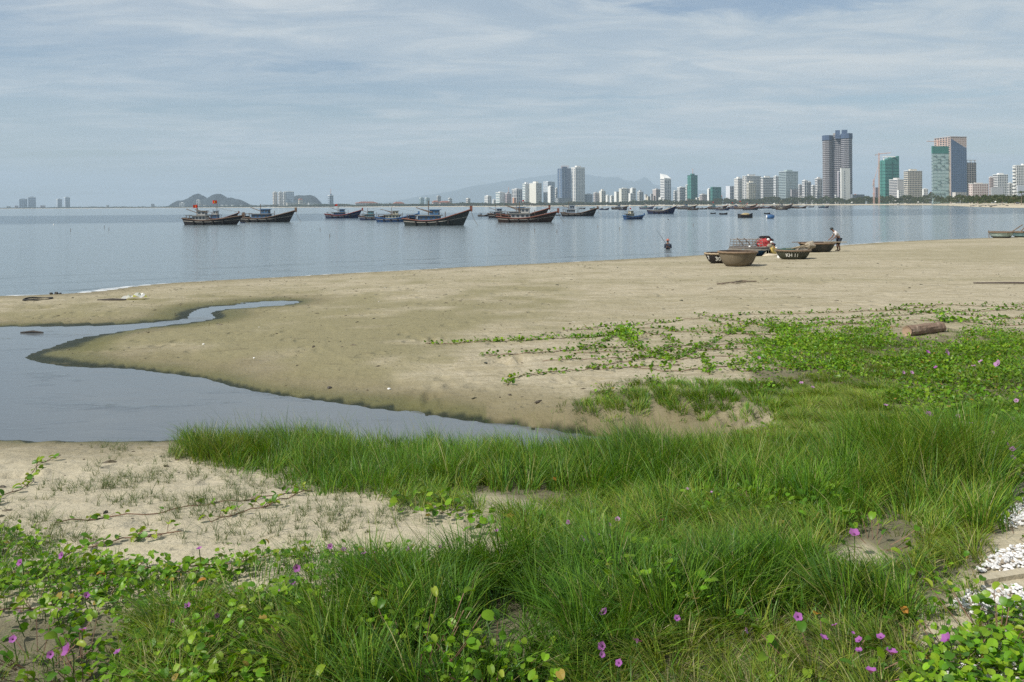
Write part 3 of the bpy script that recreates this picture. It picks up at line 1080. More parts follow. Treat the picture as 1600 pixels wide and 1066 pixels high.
# blue glass tower with crown
g, er, el, a, b, hgt, mpp = B('glass_tower', 'tall blue glass tower with spiky rooftop crown', 871, 878, 892, 263.5, 'glass', 'glass', M_glassblue, trim=paint('steel_mullion', (.30, .36, .42), .4, .1, .1), back=4000, roof='crown')
cr_ = MB()
for k in range(8):
    c_ = er * a * (.1 + .11 * k) + el * b * .3
    cr_.tube([(c_.x, c_.y, hgt), (c_.x - 1, c_.y, hgt + (4.5 + (k % 2)) * mpp)], .3 * mpp, 4)
cr_.build('roof_spikes', M_craneM, g, kind='stuff')
fin = MB()
p0, p1 = -er * .5 * mpp, er * a * .28 - el * .5 * mpp
fin.add([tuple(Vector((*(el * b * .5 + p0)[:2], 0))), tuple(Vector((*p1[:2], 0))), tuple(Vector((*p1[:2], hgt * .98))), tuple(Vector((*(el * b * .5 + p0)[:2], hgt * .98)))], [(0, 1, 2, 3)])
fin.build('grey_corner_panel', paint('grey_panel', (.42, .44, .46), .5, .1, .05), g)
B('apartment_tower', 'tall white and grey tower with curved top right beside the blue glass tower', 892.5, 899, 914, 262, 'vert', 'vert', (.68, .67, .63), back=4010, roof='crown', win=paint('grey_glazing', (.28, .31, .33), .3, .2, .05))
B('apartment_tower', 'low bluish block right of the tall white and grey tower', 914, 918, 926, 304, 'grid', 'grid', (.36, .42, .47), back=4050)
B('apartment_tower', 'grey brown block with flat top, left neighbour of the stepped white hotel', 927, 930, 936, 302, 'grid', 'grid', (.46, .42, .40), back=3950)
B('hotel_block', 'stepped white and cream hotel right of the grey brown block', 936, 940, 946.5, 299, 'blank', 'grid', (.70, .67, .60), back=3950, roof='crown', cat='hotel')
B('shore_house', 'low white building with three bays below the mountain saddle', 946.5, 949, 952, 306, 'blank', 'grid', W_, back=3900)
B('shore_house', 'small white cube of a building left of the long cream hotel', 953, 955, 959, 306.6, 'blank', 'grid', W_, back=3900)
B('hotel_block', 'white wing stepping up to the long cream hotel', 959.5, 963, 967.5, 299.5, 'blank', 'grid', W_, back=3880, roof='none', cat='hotel')
B('hotel_block', 'long cream hotel slab with an even window grid', 967, 971, 984.5, 295.3, 'blank', 'grid', (.70, .68, .60), back=3850, cat='hotel')
B('hotel_block', 'white end tower of the long cream hotel', 984, 988, 993.5, 295, 'blank', 'bands', W_, back=3840, cat='hotel')
B('apartment_tower', 'low white building before the end tower of the cream hotel', 982, 985, 990, 303, 'blank', 'grid', W_, back=3700)
B('apartment_tower', 'small grey white block with sheds on top, right of the cream hotel', 995.5, 999, 1005.5, 300.5, 'grid', 'grid', (.56, .56, .54), back=3700, roof='crown')
for i, (x, wd, yt, c, lb) in enumerate(((1007, 5, 304, W_, 'small white town house just right of the grey white block with sheds'), (1011, 6, 307, CRM, 'small cream town house in the low gap left of the brown block'), (1016, 4, 303, GRY, 'narrow grey town house left of the brown block'), (1020, 6, 306, BRN, 'small brown town house at the foot of the brown block'), (1009, 7, 309, CRM, 'lowest cream town house in the gap left of the brown block'), (1071, 5, 306, GRY, 'small grey house at the left foot of the tall green netted tower'), (1087, 6, 309, W_, 'small white house at the right foot of the tall green netted tower'), (1092, 4, 308, CRM, 'tiny cream house left of the squat brown block'), (1250, 6, 306, W_, 'small white house right of the grey green glass hotel'), (1254, 6, 304, GRY, 'small grey house before the white tower with three ribs'), (1290, 7, 304, W_, 'small white house at the foot of the giant tower'))):
    B('town_house', lb, x, x + 1.5, x + wd, yt, 'blank', 'grid', c, back=3600 - i * 40 if x < 1200 else 2900, roof='none', group='small town houses among the city blocks', cat='house')
B('apartment_tower', 'brown block with a white stair side left of the white slant-topped tower', 1019.5, 1025, 1031.5, 296.5, 'blank', 'grid', (.42, .37, .35), back=3600)
B('hotel_tower', 'slim white striped tower with a slanted white roof', 1031.5, 1038, 1048.5, 279.5, 'bands', 'vert', (.78, .77, .74), back=3500, roof='slant', cat='tower')
B('hotel_podium', 'low white stepped base at the foot of the slant-topped tower', 1029, 1033, 1044, 308.5, 'blank', 'bands', W_, back=3400, roof='none')
B('apartment_tower', 'white tower stub left of the ribbed white hotel', 1052, 1054, 1059, 299, 'bands', 'grid', (.72, .71, .68), back=3480)
B('hotel_block', 'ribbed white hotel with stepped top left of the green netted tower', 1058, 1062, 1072.5, 293.5, 'vert', 'bands', (.76, .75, .71), back=3470, cat='hotel')
B('hotel_block', 'white top storeys just touching the green netted tower', 1071, 1073, 1079, 290, 'bands', 'grid', W_, back=3450, cat='hotel')
g, er, el, a, b, hgt, mpp = B('netted_tower', 'tall slender tower wrapped in green netting with a crane mast on top', 1074, 1079.5, 1090, 274.5, 'net', 'net', M_net, trim=M_netdark, back=3350, roof='mast', cat='tower')
B('beach_hall', 'sprawling pale beach buildings at the foot of the green netted tower', 1072, 1076, 1100, 313.5, 'blank', 'grid', (.62, .52, .44), back=3200, roof='hip', cat='hall')
B('beach_hall', 'low white beach building with umbrellas left of the round green netted block', 1096, 1099, 1117, 315, 'blank', 'grid', W_, back=3190, roof='none', cat='hall')
B('apartment_tower', 'squat brown block between the two green netted buildings', 1093, 1097, 1104.8, 304.5, 'grid', 'grid', (.40, .35, .33), back=3350)
B('apartment_tower', 'narrow white block joined to the squat green netted one', 1105, 1107.5, 1111.5, 296, 'blank', 'grid', W_, back=3310)
B('netted_block', 'squat building wrapped in dark green netting beside a narrow white block', 1110, 1113, 1127, 292.3, 'net', 'net', M_net, trim=M_netdark, back=3320, roof='none', cat='building')
B('apartment_tower', 'slab with white end wall and slate front before the white hotels', 1134, 1140.5, 1148.5, 290.8, 'blank', 'vert', (.62, .64, .67), back=3250, roof='none')
B('hotel_block', 'white hotel with ornate front, left of the twin cream towers', 1147, 1153, 1160.5, 279.5, 'grid', 'grid', (.74, .72, .67), back=3150, roof='crown', cat='hotel')
B('hotel_block', 'wide grey white hotel behind the twin cream towers', 1160, 1166, 1189, 275.5, 'grid', 'grid', (.56, .55, .52), back=3180, roof='crown', cat='hotel')
B('hotel_block', 'front cream hotel with paired domed turrets, lower than its neighbours', 1166.5, 1170, 1181, 286, 'vert', 'grid', (.68, .62, .49), back=3000, roof='crown', cat='hotel')
B('hotel_block', 'white hotel with heavy horizontal floor bands', 1188.5, 1192, 1209, 278, 'bands', 'bands', (.70, .68, .64), back=3050, roof='crown', cat='hotel')
B('hotel_block', 'narrow white hotel stair tower between banded hotel and green glass hotel', 1208.5, 1212, 1217, 276, 'bands', 'grid', (.74, .74, .72), back=3000, cat='hotel')
B('hotel_block', 'big grey green glass hotel with pale ribbed left side', 1216.5, 1228, 1247, 268.5, 'bands', 'glass', (.33, .40, .40), trim=paint('pale_rib', (.50, .55, .54), .6, .1, .1), back=2900, roof='crown', cat='hotel')
B('shop_building', 'low dark pinkish building at the foot of grey green glass hotel', 1235, 1237, 1247, 296, 'blank', 'grid', (.34, .32, .32), back=2750, roof='none')
B('apartment_tower', 'small grey block tucked right of the grey green glass hotel', 1247, 1249, 1253.5, 289.5, 'grid', 'grid', (.52, .52, .52), back=2900)
B('apartment_tower', 'white tower with three vertical ribs left of the giant tower', 1253, 1257, 1262.8, 282.8, 'bands', 'vert', (.72, .70, .68), back=2880)
B('apartment_tower', 'pinkish tower between two white ones left of the giant tower', 1262.5, 1264, 1267.5, 285, 'grid', 'grid', (.54, .49, .48), back=2890)
B('apartment_tower', 'low white block below the pale tower beside the giant tower', 1267, 1269.5, 1274, 290.7, 'bands', 'grid', W_, back=2800)
B('apartment_tower', 'pale tower with a dark cap touching the giant tower', 1273, 1277, 1285, 279.8, 'bands', 'vert', (.66, .64, .62), back=2820, roof='crown')
# --- the giant tower: three joined shafts with dark netted caps
gt = empty('high_rise', (*at_Y(1308, 319, 2700)[:2], 3.0), 0, 'giant unfinished tower of three joined shafts with dark blue caps', 'tower', 'buildings of the city across the bay')
gx0, gY, gm = gt.location.x, 2700.0, 2700 / F
gphi = math.atan2(gx0, gY)
gt.rotation_euler = (0, 0, -gphi)
gt.scale = (math.cos(gphi), 1, 1)
dk = paint('tower_cladding', (.085, .09, .11), .8, .15, .04)
br = paint('tower_sunlit_cladding', (.15, .13, .125), .8, .12, .04)  # same cladding, lighter and browner: sunlight on the left shaft put into its colour
slabm = paint('floor_edge', (.37, .36, .37), .8, .1, .04)
recess = paint('dark_recess', (.13, .125, .135), .8, .2, .05)
for nm, xa, xb, yt, dep, cap, wm in (('left_shaft', 1284.8, 1299.5, 212, 3, 1, br), ('middle_shaft', 1299.5, 1314, 210.5, 13, 0, dk), ('right_shaft', 1314, 1331.3, 210, 0, 1, dk)):
    ca, cb = at_Y(xa, yt, gY), at_Y(xb, yt, gY)
    W0, W1, top = ca[0] - gx0, cb[0] - gx0, ca[2] - 3
    ch = (W1 - W0) * (.3 if cap else .08)
    y0 = dep * gm
    foot = [(W0 + ch, y0), (W1 - ch, y0), (W1, y0 + ch * 1.6), (W1, y0 + 40), (W0, y0 + 40), (W0, y0 + ch * 1.6)]
    sh = MB().prism(foot, -1.5, top).build(nm.split('_')[1], wm, gt)
    sh['label'] = {'left_shaft': 'brown shaft with a sunlit edge', 'middle_shaft': 'recessed middle shaft', 'right_shaft': 'right hand shaft behind the white slab'}[nm]
    fl = MB()
    n_ = 36
    for k in range(n_):
        z = top * k / n_
        off = [(p_[0] * 1.0 + (p_[0] - (W0 + W1) / 2) * .045, p_[1] - (1.2 if p_[1] < y0 + 20 else 0)) for p_ in foot]
        fl.prism(off, z, z + top / n_ * .36)
    fl.build('floor_edges', slabm, sh, kind='stuff')
    rc = MB()
    nv = 3
    for k in range(nv):
        u = W0 + ch + (W1 - W0 - 2 * ch) * (k + .18) / nv
        rc.box(u, y0 - 1.5, 2, u + (W1 - W0 - 2 * ch) / nv * .22, y0 + 1, top - 3)
    rc.build('glazing_strips', recess, sh, kind='stuff')
    if cap:
        cp = [(p_[0] + (p_[0] - (W0 + W1) / 2) * .10, p_[1] + (-3 if p_[1] < y0 + 20 else 0)) for p_ in foot]
        MB().prism(cp, top - 6.5 * gm, top + 1.2 * gm).build('cap', M_netblue, gt)
    else:
        MB().box(W0 + 4, y0 + 4, top, W1 - 4, y0 + 20, top + 3.5 * gm).build('roof_house', M_conc, gt)
for xa, xb, yt in ((1305, 1312.5, 203.2), (1315, 1324, 202.8)):
    ca, cb = at_Y(xa, yt, gY), at_Y(xb, yt, gY)
    MB().box(ca[0] - gx0, 12, ca[2] - 30, cb[0] - gx0, 30, ca[2] - 3).build('roof_house', M_netblue, gt)
B('hotel_slab', 'plain white slab with one line of windows before the giant tower', 1313, 1314.5, 1328.3, 262.8, 'blank', 'blank', (.74, .73, .68), back=2450, roof='none', cat='hotel')
g, er, el, a, b, hgt, mpp = B('hotel_slab', 'narrow mauve side wing left of the plain white slab', 1308.5, 1310, 1314, 269, 'blank', 'bands', (.47, .44, .47), back=2470, cat='hotel')
wn = MB()
P = at_Y(1319.5, 262.8, 2448)
for k in range(19):
    z = 6 + k * (P[2] - 12) / 19
    wn.box(P[0] - .5, P[1] - 1.2, z, P[0] + 1.8, P[1] + 1.5, z + 2.6)
sl_ = [o_ for o_ in col.objects if o_.name.startswith('hotel_slab') and 'plain' in o_.get('label', '')][0]
w_ = wn.build('windows', M_glassdark, None, kind='stuff')
w_.parent = sl_
w_.matrix_parent_inverse = Matrix.Translation(-sl_.location)
B('hotel_podium', 'low white podium left of the plain white slab', 1304, 1306, 1314, 303.5, 'bands', 'bands', W_, back=2440, roof='none', cat='hotel')
B('shop_building', 'low dark blue grey hall right of the giant tower', 1329, 1332, 1351, 304, 'blank', 'bands', (.23, .26, .29), back=2500, roof='none', cat='hall')
B('shop_building', 'dim low block between the dark hall and tower crane', 1353, 1355, 1364, 308, 'blank', 'grid', (.28, .31, .32), back=2400, roof='none', cat='hall')
# --- right end
B('apartment_tower', 'mauve grey block at the foot of the green netted curved tower', 1366, 1368, 1373.5, 293, 'grid', 'grid', (.40, .36, .40), back=2150, roof='none')
g, er, el, a, b, hgt, mpp = B('netted_tower', 'green netted tower with a slanted white topped roof beside the crane', 1372.5, 1383, 1405, 252.5, 'net', 'net', M_net, trim=M_netdark, back=2120, roof='none', cat='tower')
tp_ = MB()
c0, c1, c2, c3 = Vector((0, 0, 0)), er * a, er * a + el * b, el * b
hs = (2.0, 9.0, 9.5, 1.0)
tp_.add([(*c_[:2], hgt) for c_ in (c0, c1, c2, c3)] + [(*c_[:2], hgt + k * mpp) for c_, k in zip((c0, c1, c2, c3), hs)], [(3, 2, 1, 0), (4, 5, 6, 7), (0, 1, 5, 4), (1, 2, 6, 5), (2, 3, 7, 6), (3, 0, 4, 7)])
tp_.build('slanted_top', M_net, g)
fr_ = MB()
for s_ in (.05, .35, .65):
    c_ = er * a * s_ + el * b * .3
    fr_.box(c_.x - 1, c_.y - 1, hgt, c_.x + 1, c_.y + 1, hgt + 8 * mpp)
c_, d_ = er * a * 0 + el * b * .3, er * a * .75 + el * b * .3
fr_.box(c_.x, c_.y - 2, hgt + 7 * mpp, d_.x, c_.y + 3, hgt + 8.4 * mpp)
fr_.build('roof_frame', M_whitewall, g, kind='stuff')
B('hotel_block', 'grey hotel with white balcony stripes left of the cream hotel', 1389, 1402.5, 1412, 281, 'bands', 'blank', (.52, .50, .48), back=2050, roof='crown', cat='hotel')
B('shop_building', 'small bright white building before the grey hotel', 1401.5, 1404, 1412, 297, 'blank', 'grid', W_, back=1950, roof='none')
B('hotel_block', 'cream hotel with a regular grid of dark windows', 1412, 1418.5, 1441, 267.5, 'bands', 'grid', (.58, .53, .44), back=1980, roof='crown', rows=17, colsr=9, cat='hotel')
B('shop_building', 'small white house right of the cream hotel', 1441, 1443, 1450, 296, 'blank', 'grid', W_, back=1900)
B('shop_building', 'low grey green hall between cream hotel and mint glass tower', 1440, 1442, 1455, 305, 'blank', 'bands', (.40, .40, .38), back=1850, roof='none', cat='hall')
# the two big towers under construction
g, er, el, a, b, hgt, mpp = B('construction_tower', 'tall tower with pinkish raw top storeys and blue glass side', 1459, 1485, 1510.3, 214, 'grid', 'glass', M_pinkc, trim=paint('frame_grey', (.48, .46, .46), .8, .1, .1), back=1950, roof='plant', rows=34, colsr=7, colsl=6, cat='tower')
gl = MB()
q0, q1 = er * a * .04 - el * .9, er * a * .97 - el * .9
gl.add([(q0.x, q0.y, 4), (q1.x, q1.y, 4), (q1.x, q1.y, hgt * .83), (q0.x, q0.y, hgt * .97), (q0.x, q0.y + 1.2, 4), (q1.x, q1.y + 1.2, 4), (q1.x, q1.y + 1.2, hgt * .83), (q0.x, q0.y + 1.2, hgt * .97)],
       [(0, 1, 2, 3), (7, 6, 5, 4), (0, 4, 5, 1), (1, 5, 6, 2), (2, 6, 7, 3), (3, 7, 4, 0)]).build('glass_wall', M_glassblue, g)
gg = MB()
face_geo(gg, q0 + Vector((0, 0, 4)), er, -el, a * .93, hgt * .83, 32, 8, 'glass', mpp)
gg.build('mullions', [M_conc, M_conc, paint('mullion_blue', (.17, .24, .34), .5, .1, .1)], g, kind='stuff')
g, er, el, a, b, hgt, mpp = B('construction_tower', 'mint green glass tower capped with green netting, in front of the pinkish one', 1455.3, 1457, 1482, 240, 'net', 'blank', M_glasspale, trim=M_netblue, back=1800, roof='none', cat='tower')
gm_ = MB()
face_geo(gm_, Vector((0, 0, 0)), er, -el, a, hgt, 15, 4, 'glass', mpp)
rr_ = random.Random(4)
for k in range(16):
    for c_ in range(4):
        if rr_.random() < .4:
            u = a * (c_ + .2) / 4
            O_ = er * u - el * .3
            gm_.box(O_.x, O_.y - .3, hgt * (k + .2) / 16, O_.x + a * .15, O_.y + 1.2, hgt * (k + .75) / 16, 1)
gm_.build('mullions', [M_conc, paint('mint_shade', (.27, .36, .34), .4, .2, .1), paint('mint_frame', (.27, .38, .36), .5, .1, .1)], g, kind='stuff')
MB().prism([tuple(v[:2]) for v in (Vector((-.5, -.5, 0)), er * (a + .5) - el * .5, er * a + el * b, el * b)], hgt, hgt + 11.5 * mpp).build('net_cap', M_net, g)
e0, e1 = er * (a + .3), er * (a + 3 * mpp)
MB().prism([tuple(e0[:2]), tuple(e1[:2]), tuple((e1 + el * 14)[:2]), tuple((e0 + el * 14)[:2])], -1, hgt + 2 * mpp).build('concrete_edge', paint('cream_edge', (.60, .54, .44), .85, .1, .1), g)
c_ = er * a * .38 + el * b * .5
MB().tube([(c_.x, c_.y, hgt + 11 * mpp), (c_.x, c_.y, hgt + 21 * mpp)], 1.0 * mpp, 4).build('hoist_mast', M_craneM, g)
MB().tube([(c_.x - 18 * mpp, c_.y, hgt + 19.5 * mpp), (c_.x + 12 * mpp, c_.y, hgt + 18.5 * mpp)], .5 * mpp, 4).build('hoist_jib', M_craneM, g)
B('construction_tower', 'dark blue netted tower with scaffold arms, right of the pinkish tower', 1508, 1510, 1525.3, 254, 'net', 'slabs', paint('dark_blue_net', (.07, .10, .15), .9, .2, .1), trim=M_conc, back=1960, roof='frame', rows=22, colsr=4, cat='tower')
B('shop_building', 'low pale concrete hall before the blue glass side', 1488, 1493, 1511, 300.5, 'blank', 'grid', (.54, .52, .48), back=1650, roof='none', cat='hall')
B('hotel_block', 'cream and pink hotel with big bay windows above the beach trees', 1513.5, 1519.5, 1544.5, 287.5, 'grid', 'grid', (.62, .55, .50), win=paint('pink_window', (.34, .24, .23), .4, .2, .1), back=1520, rows=8, colsr=7, cat='hotel')
B('apartment_tower', 'pinkish narrow block behind the cream and pink hotel', 1545, 1547, 1552, 277.5, 'grid', 'grid', PNK, back=1650)
B('hotel_block', 'white tower with a grey side behind the plain grey wall', 1551, 1559, 1575, 273.5, 'bands', 'grid', (.68, .68, .67), back=1640, roof='crown', cat='hotel')
B('warehouse', 'plain pale grey wall of a low building before the white tower', 1548, 1549, 1568, 293, 'blank', 'blank', (.48, .49, .50), back=1500, roof='none', cat='building')
B('apartment_tower', 'low white building left of the scalloped white hotel', 1574, 1577, 1583, 287, 'bands', 'grid', (.66, .66, .64), back=1550)
g, er, el, a, b, hgt, mpp = B('hotel_block', 'white hotel with scalloped balconies at the right edge of the skyline', 1583, 1588.5, 1632, 259, 'bands', 'grid', (.74, .73, .70), back=1500, roof='crown', cat='hotel')
sc_ = MB()
for k in range(11):
    c_ = el * b * .5 - er * 1.2
    sc_.lathe([(.1, hgt * (k + .2) / 11), (3.2, hgt * (k + .25) / 11), (3.6, hgt * (k + .75) / 11), (.1, hgt * (k + .8) / 11)], 8, c=(c_.x, c_.y))
sc_.build('balconies', M_whitewall, g, kind='stuff')
B('hotel_block', 'pale grey annex before the scalloped white hotel', 1589, 1590, 1634, 290, 'blank', 'blank', (.50, .53, .58), back=1450, roof='none', cat='hotel')


rh = random.Random(77)
anchors = [(763, 'small white block ending the city'), (782, 'teal fronted tower'), (808, 'grey striped slabs'), (823, 'white and teal narrow tower'), (838, 'broad cream tower'), (860, 'slim white block'), (882, 'blue glass tower'), (903, 'tall white and grey tower'),
           (931, 'grey brown block'), (941, 'stepped white hotel'), (976, 'long cream hotel'), (1000, 'grey white block with sheds'), (1025, 'brown block'), (1040, 'slant-topped white tower'), (1065, 'ribbed white hotel'), (1084, 'tall green netted tower'), (1099, 'squat brown block'),
           (1118, 'squat green netted block'), (1141, 'white and slate slab'), (1154, 'ornate white hotel'), (1174, 'domed cream hotel'), (1199, 'banded white hotel'), (1231, 'grey green glass hotel'), (1258, 'white tower with three ribs'), (1279, 'dark-capped pale tower'), (1340, 'dark blue grey hall'), (1369, 'tower crane'), (1447, 'cream hotel with dark windows')]
for i in range(34):
    x = rh.choice((rh.uniform(757, 870), rh.uniform(914, 1032), rh.uniform(1048, 1150), rh.uniform(1150, 1285), rh.uniform(1329, 1372), rh.uniform(1440, 1456)))
    wd = rh.uniform(3, 8)
    c_ = rh.choice((W_, W_, CRM, GRY, PNK, (.62, .62, .60)))
    an_ = min(anchors, key=lambda q: abs(q[0] - x - wd / 2))
    rf_ = rh.choice(('none', 'none', 'plant', 'hip'))
    nm_ = {W_: 'white', CRM: 'cream', GRY: 'grey', PNK: 'pink'}.get(c_, 'pale grey')
    lb_ = ('tiny ' if wd < 4.5 else 'wide ' if wd > 6.6 else 'small ') + nm_ + (' house with an orange roof ' if rf_ == 'hip' else ' flat house ') + ('left' if x + wd / 2 < an_[0] else 'right') + ' of the ' + an_[1]
    B('low_house', lb_, x, x + wd * .3, x + wd, 318 - rh.uniform(5, 14) * (.7 if x < 1000 else 1) - (x - 800) * .0045 + 1, 'blank', rh.choice(('grid', 'bands')), c_, back=shore_Y(x) * 1.05 + 150 + i * 9, roof=rf_, group='low pale houses in the clutter between the towers', cat='house')


def crane(label, x, ybase, ytop, xj0, xj1, yj, Y, tipdy=0):
    g = empty('tower_crane', (*at_Y(x, ytop, Y)[:2], 3), 0, label, 'crane', 'tower cranes over the city')
    mpp = Y / F
    top = at_Y(x, ytop, Y)[2] - 3
    m_ = MB()
    w_ = .75 * mpp
    for sx in (-1, 1):
        for sy in (-1, 1):
            m_.tube([(sx * w_, sy * w_, 0), (sx * w_, sy * w_, top)], .22 * mpp, 4)
    nseg = 16
    for k in range(nseg):
        z0, z1 = top * k / nseg, top * (k + 1) / nseg
        s_ = 1 if k % 2 else -1
        m_.tube([(-s_ * w_, -w_, z0), (s_ * w_, -w_, z1)], .16 * mpp, 3)
        m_.tube([(w_, -s_ * w_, z0), (w_, s_ * w_, z1)], .16 * mpp, 3)
    m_.build('mast', M_craneM, g)
    j = MB()
    zj = at_Y(x, yj, Y)[2] - 3
    a_, b_ = (xj0 - x) * mpp, (xj1 - x) * mpp
    j.tube([(a_, 0, zj), (b_, 0, zj + tipdy * mpp)], .3 * mpp, 4)
    j.tube([(a_ * .3, 0, zj + 1 * mpp), (b_, 0, zj + tipdy * mpp + .9 * mpp)], .2 * mpp, 4)
    j.build('jib', M_craneM, g)
    MB().box(a_, -mpp, zj - 1.8 * mpp, a_ + 1.6 * mpp, mpp, zj + .4 * mpp).build('counterweight', M_conc, g)
    MB().tube([(0, 0, zj), (0, 0, zj + 3 * mpp)], .4 * mpp, 4).build('apex', M_craneM, g)
    return g


crane('tall thin tower crane with level jib beside the green slant-topped tower', 1373.2, 318, 240, 1367.5, 1392, 241.5, 2050, 2.2)
crane('lower reddish crane with steep raised jib left of the tall thin crane', 1365.2, 318, 280, 1363.5, 1372.5, 289, 2000, 30)

# --- belt of trees and scrub between sand and city: one far mass
V, T, C = [], [], []
rr_ = np.random.default_rng(8)
for k in range(24000):
    px = rr_.uniform(-60, 1640)
    Ys = shore_Y(px)
    Y = Ys + rr_.uniform(42, 130) if px > 350 else Ys * rr_.uniform(1.0, 1.01) + 60
    if Ys < 1000:
        Y = Ys + rr_.uniform(45, 500)
    if px > 1440 and rr_.random() < .5:
        Y = Ys + rr_.uniform(60, 400)
    mpp = Y / F
    hp = float(np.interp(px, [-60, 100, 300, 400, 560, 760, 900, 1000, 1100, 1240, 1340, 1440, 1500, 1560, 1640], [1.2, 2.0, 2.0, 3.0, 4.2, 4.8, 5.5, 7.0, 9, 11.5, 13, 15, 16, 15, 12]))
    hp *= .35 + .9 * float(fbm(np.array([px * .09]), np.array([3.0]), 3)[0]) + .1 * rr_.random()
    z = 3 + hp * mpp * rr_.uniform(.1, 1.0) ** .8
    x = (px - CX) / F * Y
    s_ = min(max(1.25 * mpp, 1.3), 3.4) * rr_.uniform(.5, 1.25)
    base = len(V)
    for q in range(4):
        th = rr_.uniform(0, 6.28)
        e1 = np.array([math.cos(th), math.sin(th) * .6, rr_.uniform(-.5, .5)])
        e2 = np.array([rr_.uniform(-.4, .4), rr_.uniform(-.5, .5), 1.0])
        ctr = np.array([x, Y, z]) + rr_.normal(0, .35, 3) * s_
        b_ = len(V)
        for (u_, v_) in ((-1, -.6), (.9, -.8), (.8, .7), (-.7, .9)):
            V.append(ctr + e1 * u_ * s_ * .6 + e2 * v_ * s_ * .5)
        T.append((b_, b_ + 1, b_ + 2, b_ + 3))
    g_ = rr_.uniform(.6, 1.35)
    cc = np.array((.058, .076, .032)) * g_ if rr_.random() < .75 else np.array((.095, .09, .045)) * g_
    C += [cc] * 16
M_fol = leafmat('far_foliage', .2, .8, gloss=.1)
link('shore_trees', np_mesh('shore_trees', V, quads=T, mats=[M_fol], colors=np.array(C)), kind='stuff')


def palm(px, py, hm, Y, label):
    P = at_Y(px, py, Y)
    g = empty('palm_tree', (P[0], Y, 3.0), rr_.uniform(0, 6), label, 'palm tree', 'palms on the far beach')
    MB().tube([(0, 0, -1), (.25, .1, hm * .5), (.1, 0, hm)], [.32, .24, .18], 6).build('trunk', paint('palm_bark', (.20, .16, .12), .9, .2, 3), g)
    f_ = MB()
    for k in range(20):
        th = 2 * math.pi * k / 20 + rr_.uniform(-.2, .2)
        el0 = rr_.uniform(-.4, 1.0)
        L_ = rr_.uniform(2.6, 3.6)
        pr = Vector((.1, 0, hm))
        sd_ = Vector((-math.sin(th), math.cos(th), 0))
        prev = None
        for s_ in range(6):
            u = s_ / 5
            p_ = Vector((.1, 0, hm)) + Vector((math.cos(th), math.sin(th), 0)) * (L_ * u * math.cos(el0 * (1 - u))) + Vector((0, 0, math.sin(el0) * L_ * u - 1.6 * u * u))
            w__ = .42 * (1 - abs(u - .35) * 1.2) + .05
            cur = (p_ - sd_ * w__ - Vector((0, 0, .22)), p_, p_ + sd_ * w__ - Vector((0, 0, .22)))
            if prev:
                f_.add([*prev, *cur], [(0, 1, 4, 3), (1, 2, 5, 4)])
            prev = cur
    f_.build('crown', leafmat('palm_leaf', .2, .5, (.055, .075, .03)), g)
    return g


palm(1596, 314, 9.5, 660, 'big dark palm at the right end of the far beach')
palm(1585, 314, 7.0, 720, 'smaller palm left of the big dark one')
palm(1566, 314, 8.5, 820, 'palm standing out of the scrub before the plain grey wall')
palm(1528, 314, 9, 1050, 'palm before the cream and pink hotel')

# ================================================================== fishing boats
def P_(n, c, **k):
    return paint(n, c, **k)


HULLS = {
    'dark': P_('hull_dark', (.026, .026, .030), rough=.6, var=.4, scale=1.2, dirt=(.06, .05, .042)),
    'navy': P_('hull_navy', (.028, .045, .10), rough=.6, var=.4, scale=1.2, dirt=(.07, .07, .08)),
    'blue': P_('hull_blue', (.025, .07, .17), rough=.6, var=.3, scale=1.2, dirt=(.07, .08, .09)),
    'green': P_('hull_green', (.032, .040, .038), rough=.6, var=.3, scale=1.2, dirt=(.07, .066, .055)),
    'brown': P_('hull_brown', (.042, .027, .023), rough=.6, var=.4, scale=1.2, dirt=(.075, .06, .05)),
    'grey': P_('hull_grey', (.10, .12, .14), rough=.6, var=.3, scale=1.2, dirt=(.16, .13, .10)),
}
RAILS = {
    'red': P_('rail_red', (.25, .05, .035), rough=.6, var=.2), 'orange': P_('rail_orange', (.17, .06, .038), rough=.6, var=.2),
    'blue': P_('rail_blue', (.05, .14, .30), rough=.6, var=.2), 'brown': P_('rail_brown', (.14, .09, .06), rough=.7, var=.3),
    'pale': P_('rail_pale', (.36, .33, .28), rough=.7, var=.2),
}
CABS = {
    'blue': P_('cabin_blue', (.05, .14, .27), rough=.6, var=.2, dirt=(.16, .14, .12)), 'white': P_('cabin_white', (.42, .42, .40), rough=.6, var=.15, dirt=(.26, .22, .18)),
    'cream': P_('cabin_cream', (.50, .48, .36), rough=.6, var=.15, dirt=(.24, .2, .15)), 'grey': P_('cabin_grey', (.22, .26, .30), rough=.6, var=.2, dirt=(.14, .12, .1)),
    'teal': P_('cabin_teal', (.08, .22, .26), rough=.6, var=.2, dirt=(.16, .14, .12)),
}
M_deck = P_('deck_planks', (.20, .15, .10), rough=.85, var=.35, scale=4, stretch=(1, 12, 1))
M_roofb = P_('cabin_roof', (.20, .19, .17), rough=.8, var=.3)
M_tarp = P_('grey_tarpaulin', (.16, .16, .16), rough=.8, var=.3)
M_pole = P_('weathered_pole', (.16, .12, .09), rough=.85, var=.3)
M_netp = P_('fishing_net', (.11, .10, .09), rough=.95, var=.5, scale=6, bump=.8, bscale=12)
M_flag = leafmat('red_flag', .3, .7, (.55, .03, .03), .1)
M_star = leafmat('yellow_star', .2, .7, (.75, .55, .05), .1)
M_wht = P_('white_paint', (.75, .74, .70), rough=.6, var=.08)
M_rope = P_('rope', (.22, .19, .15), rough=.95, var=.2)


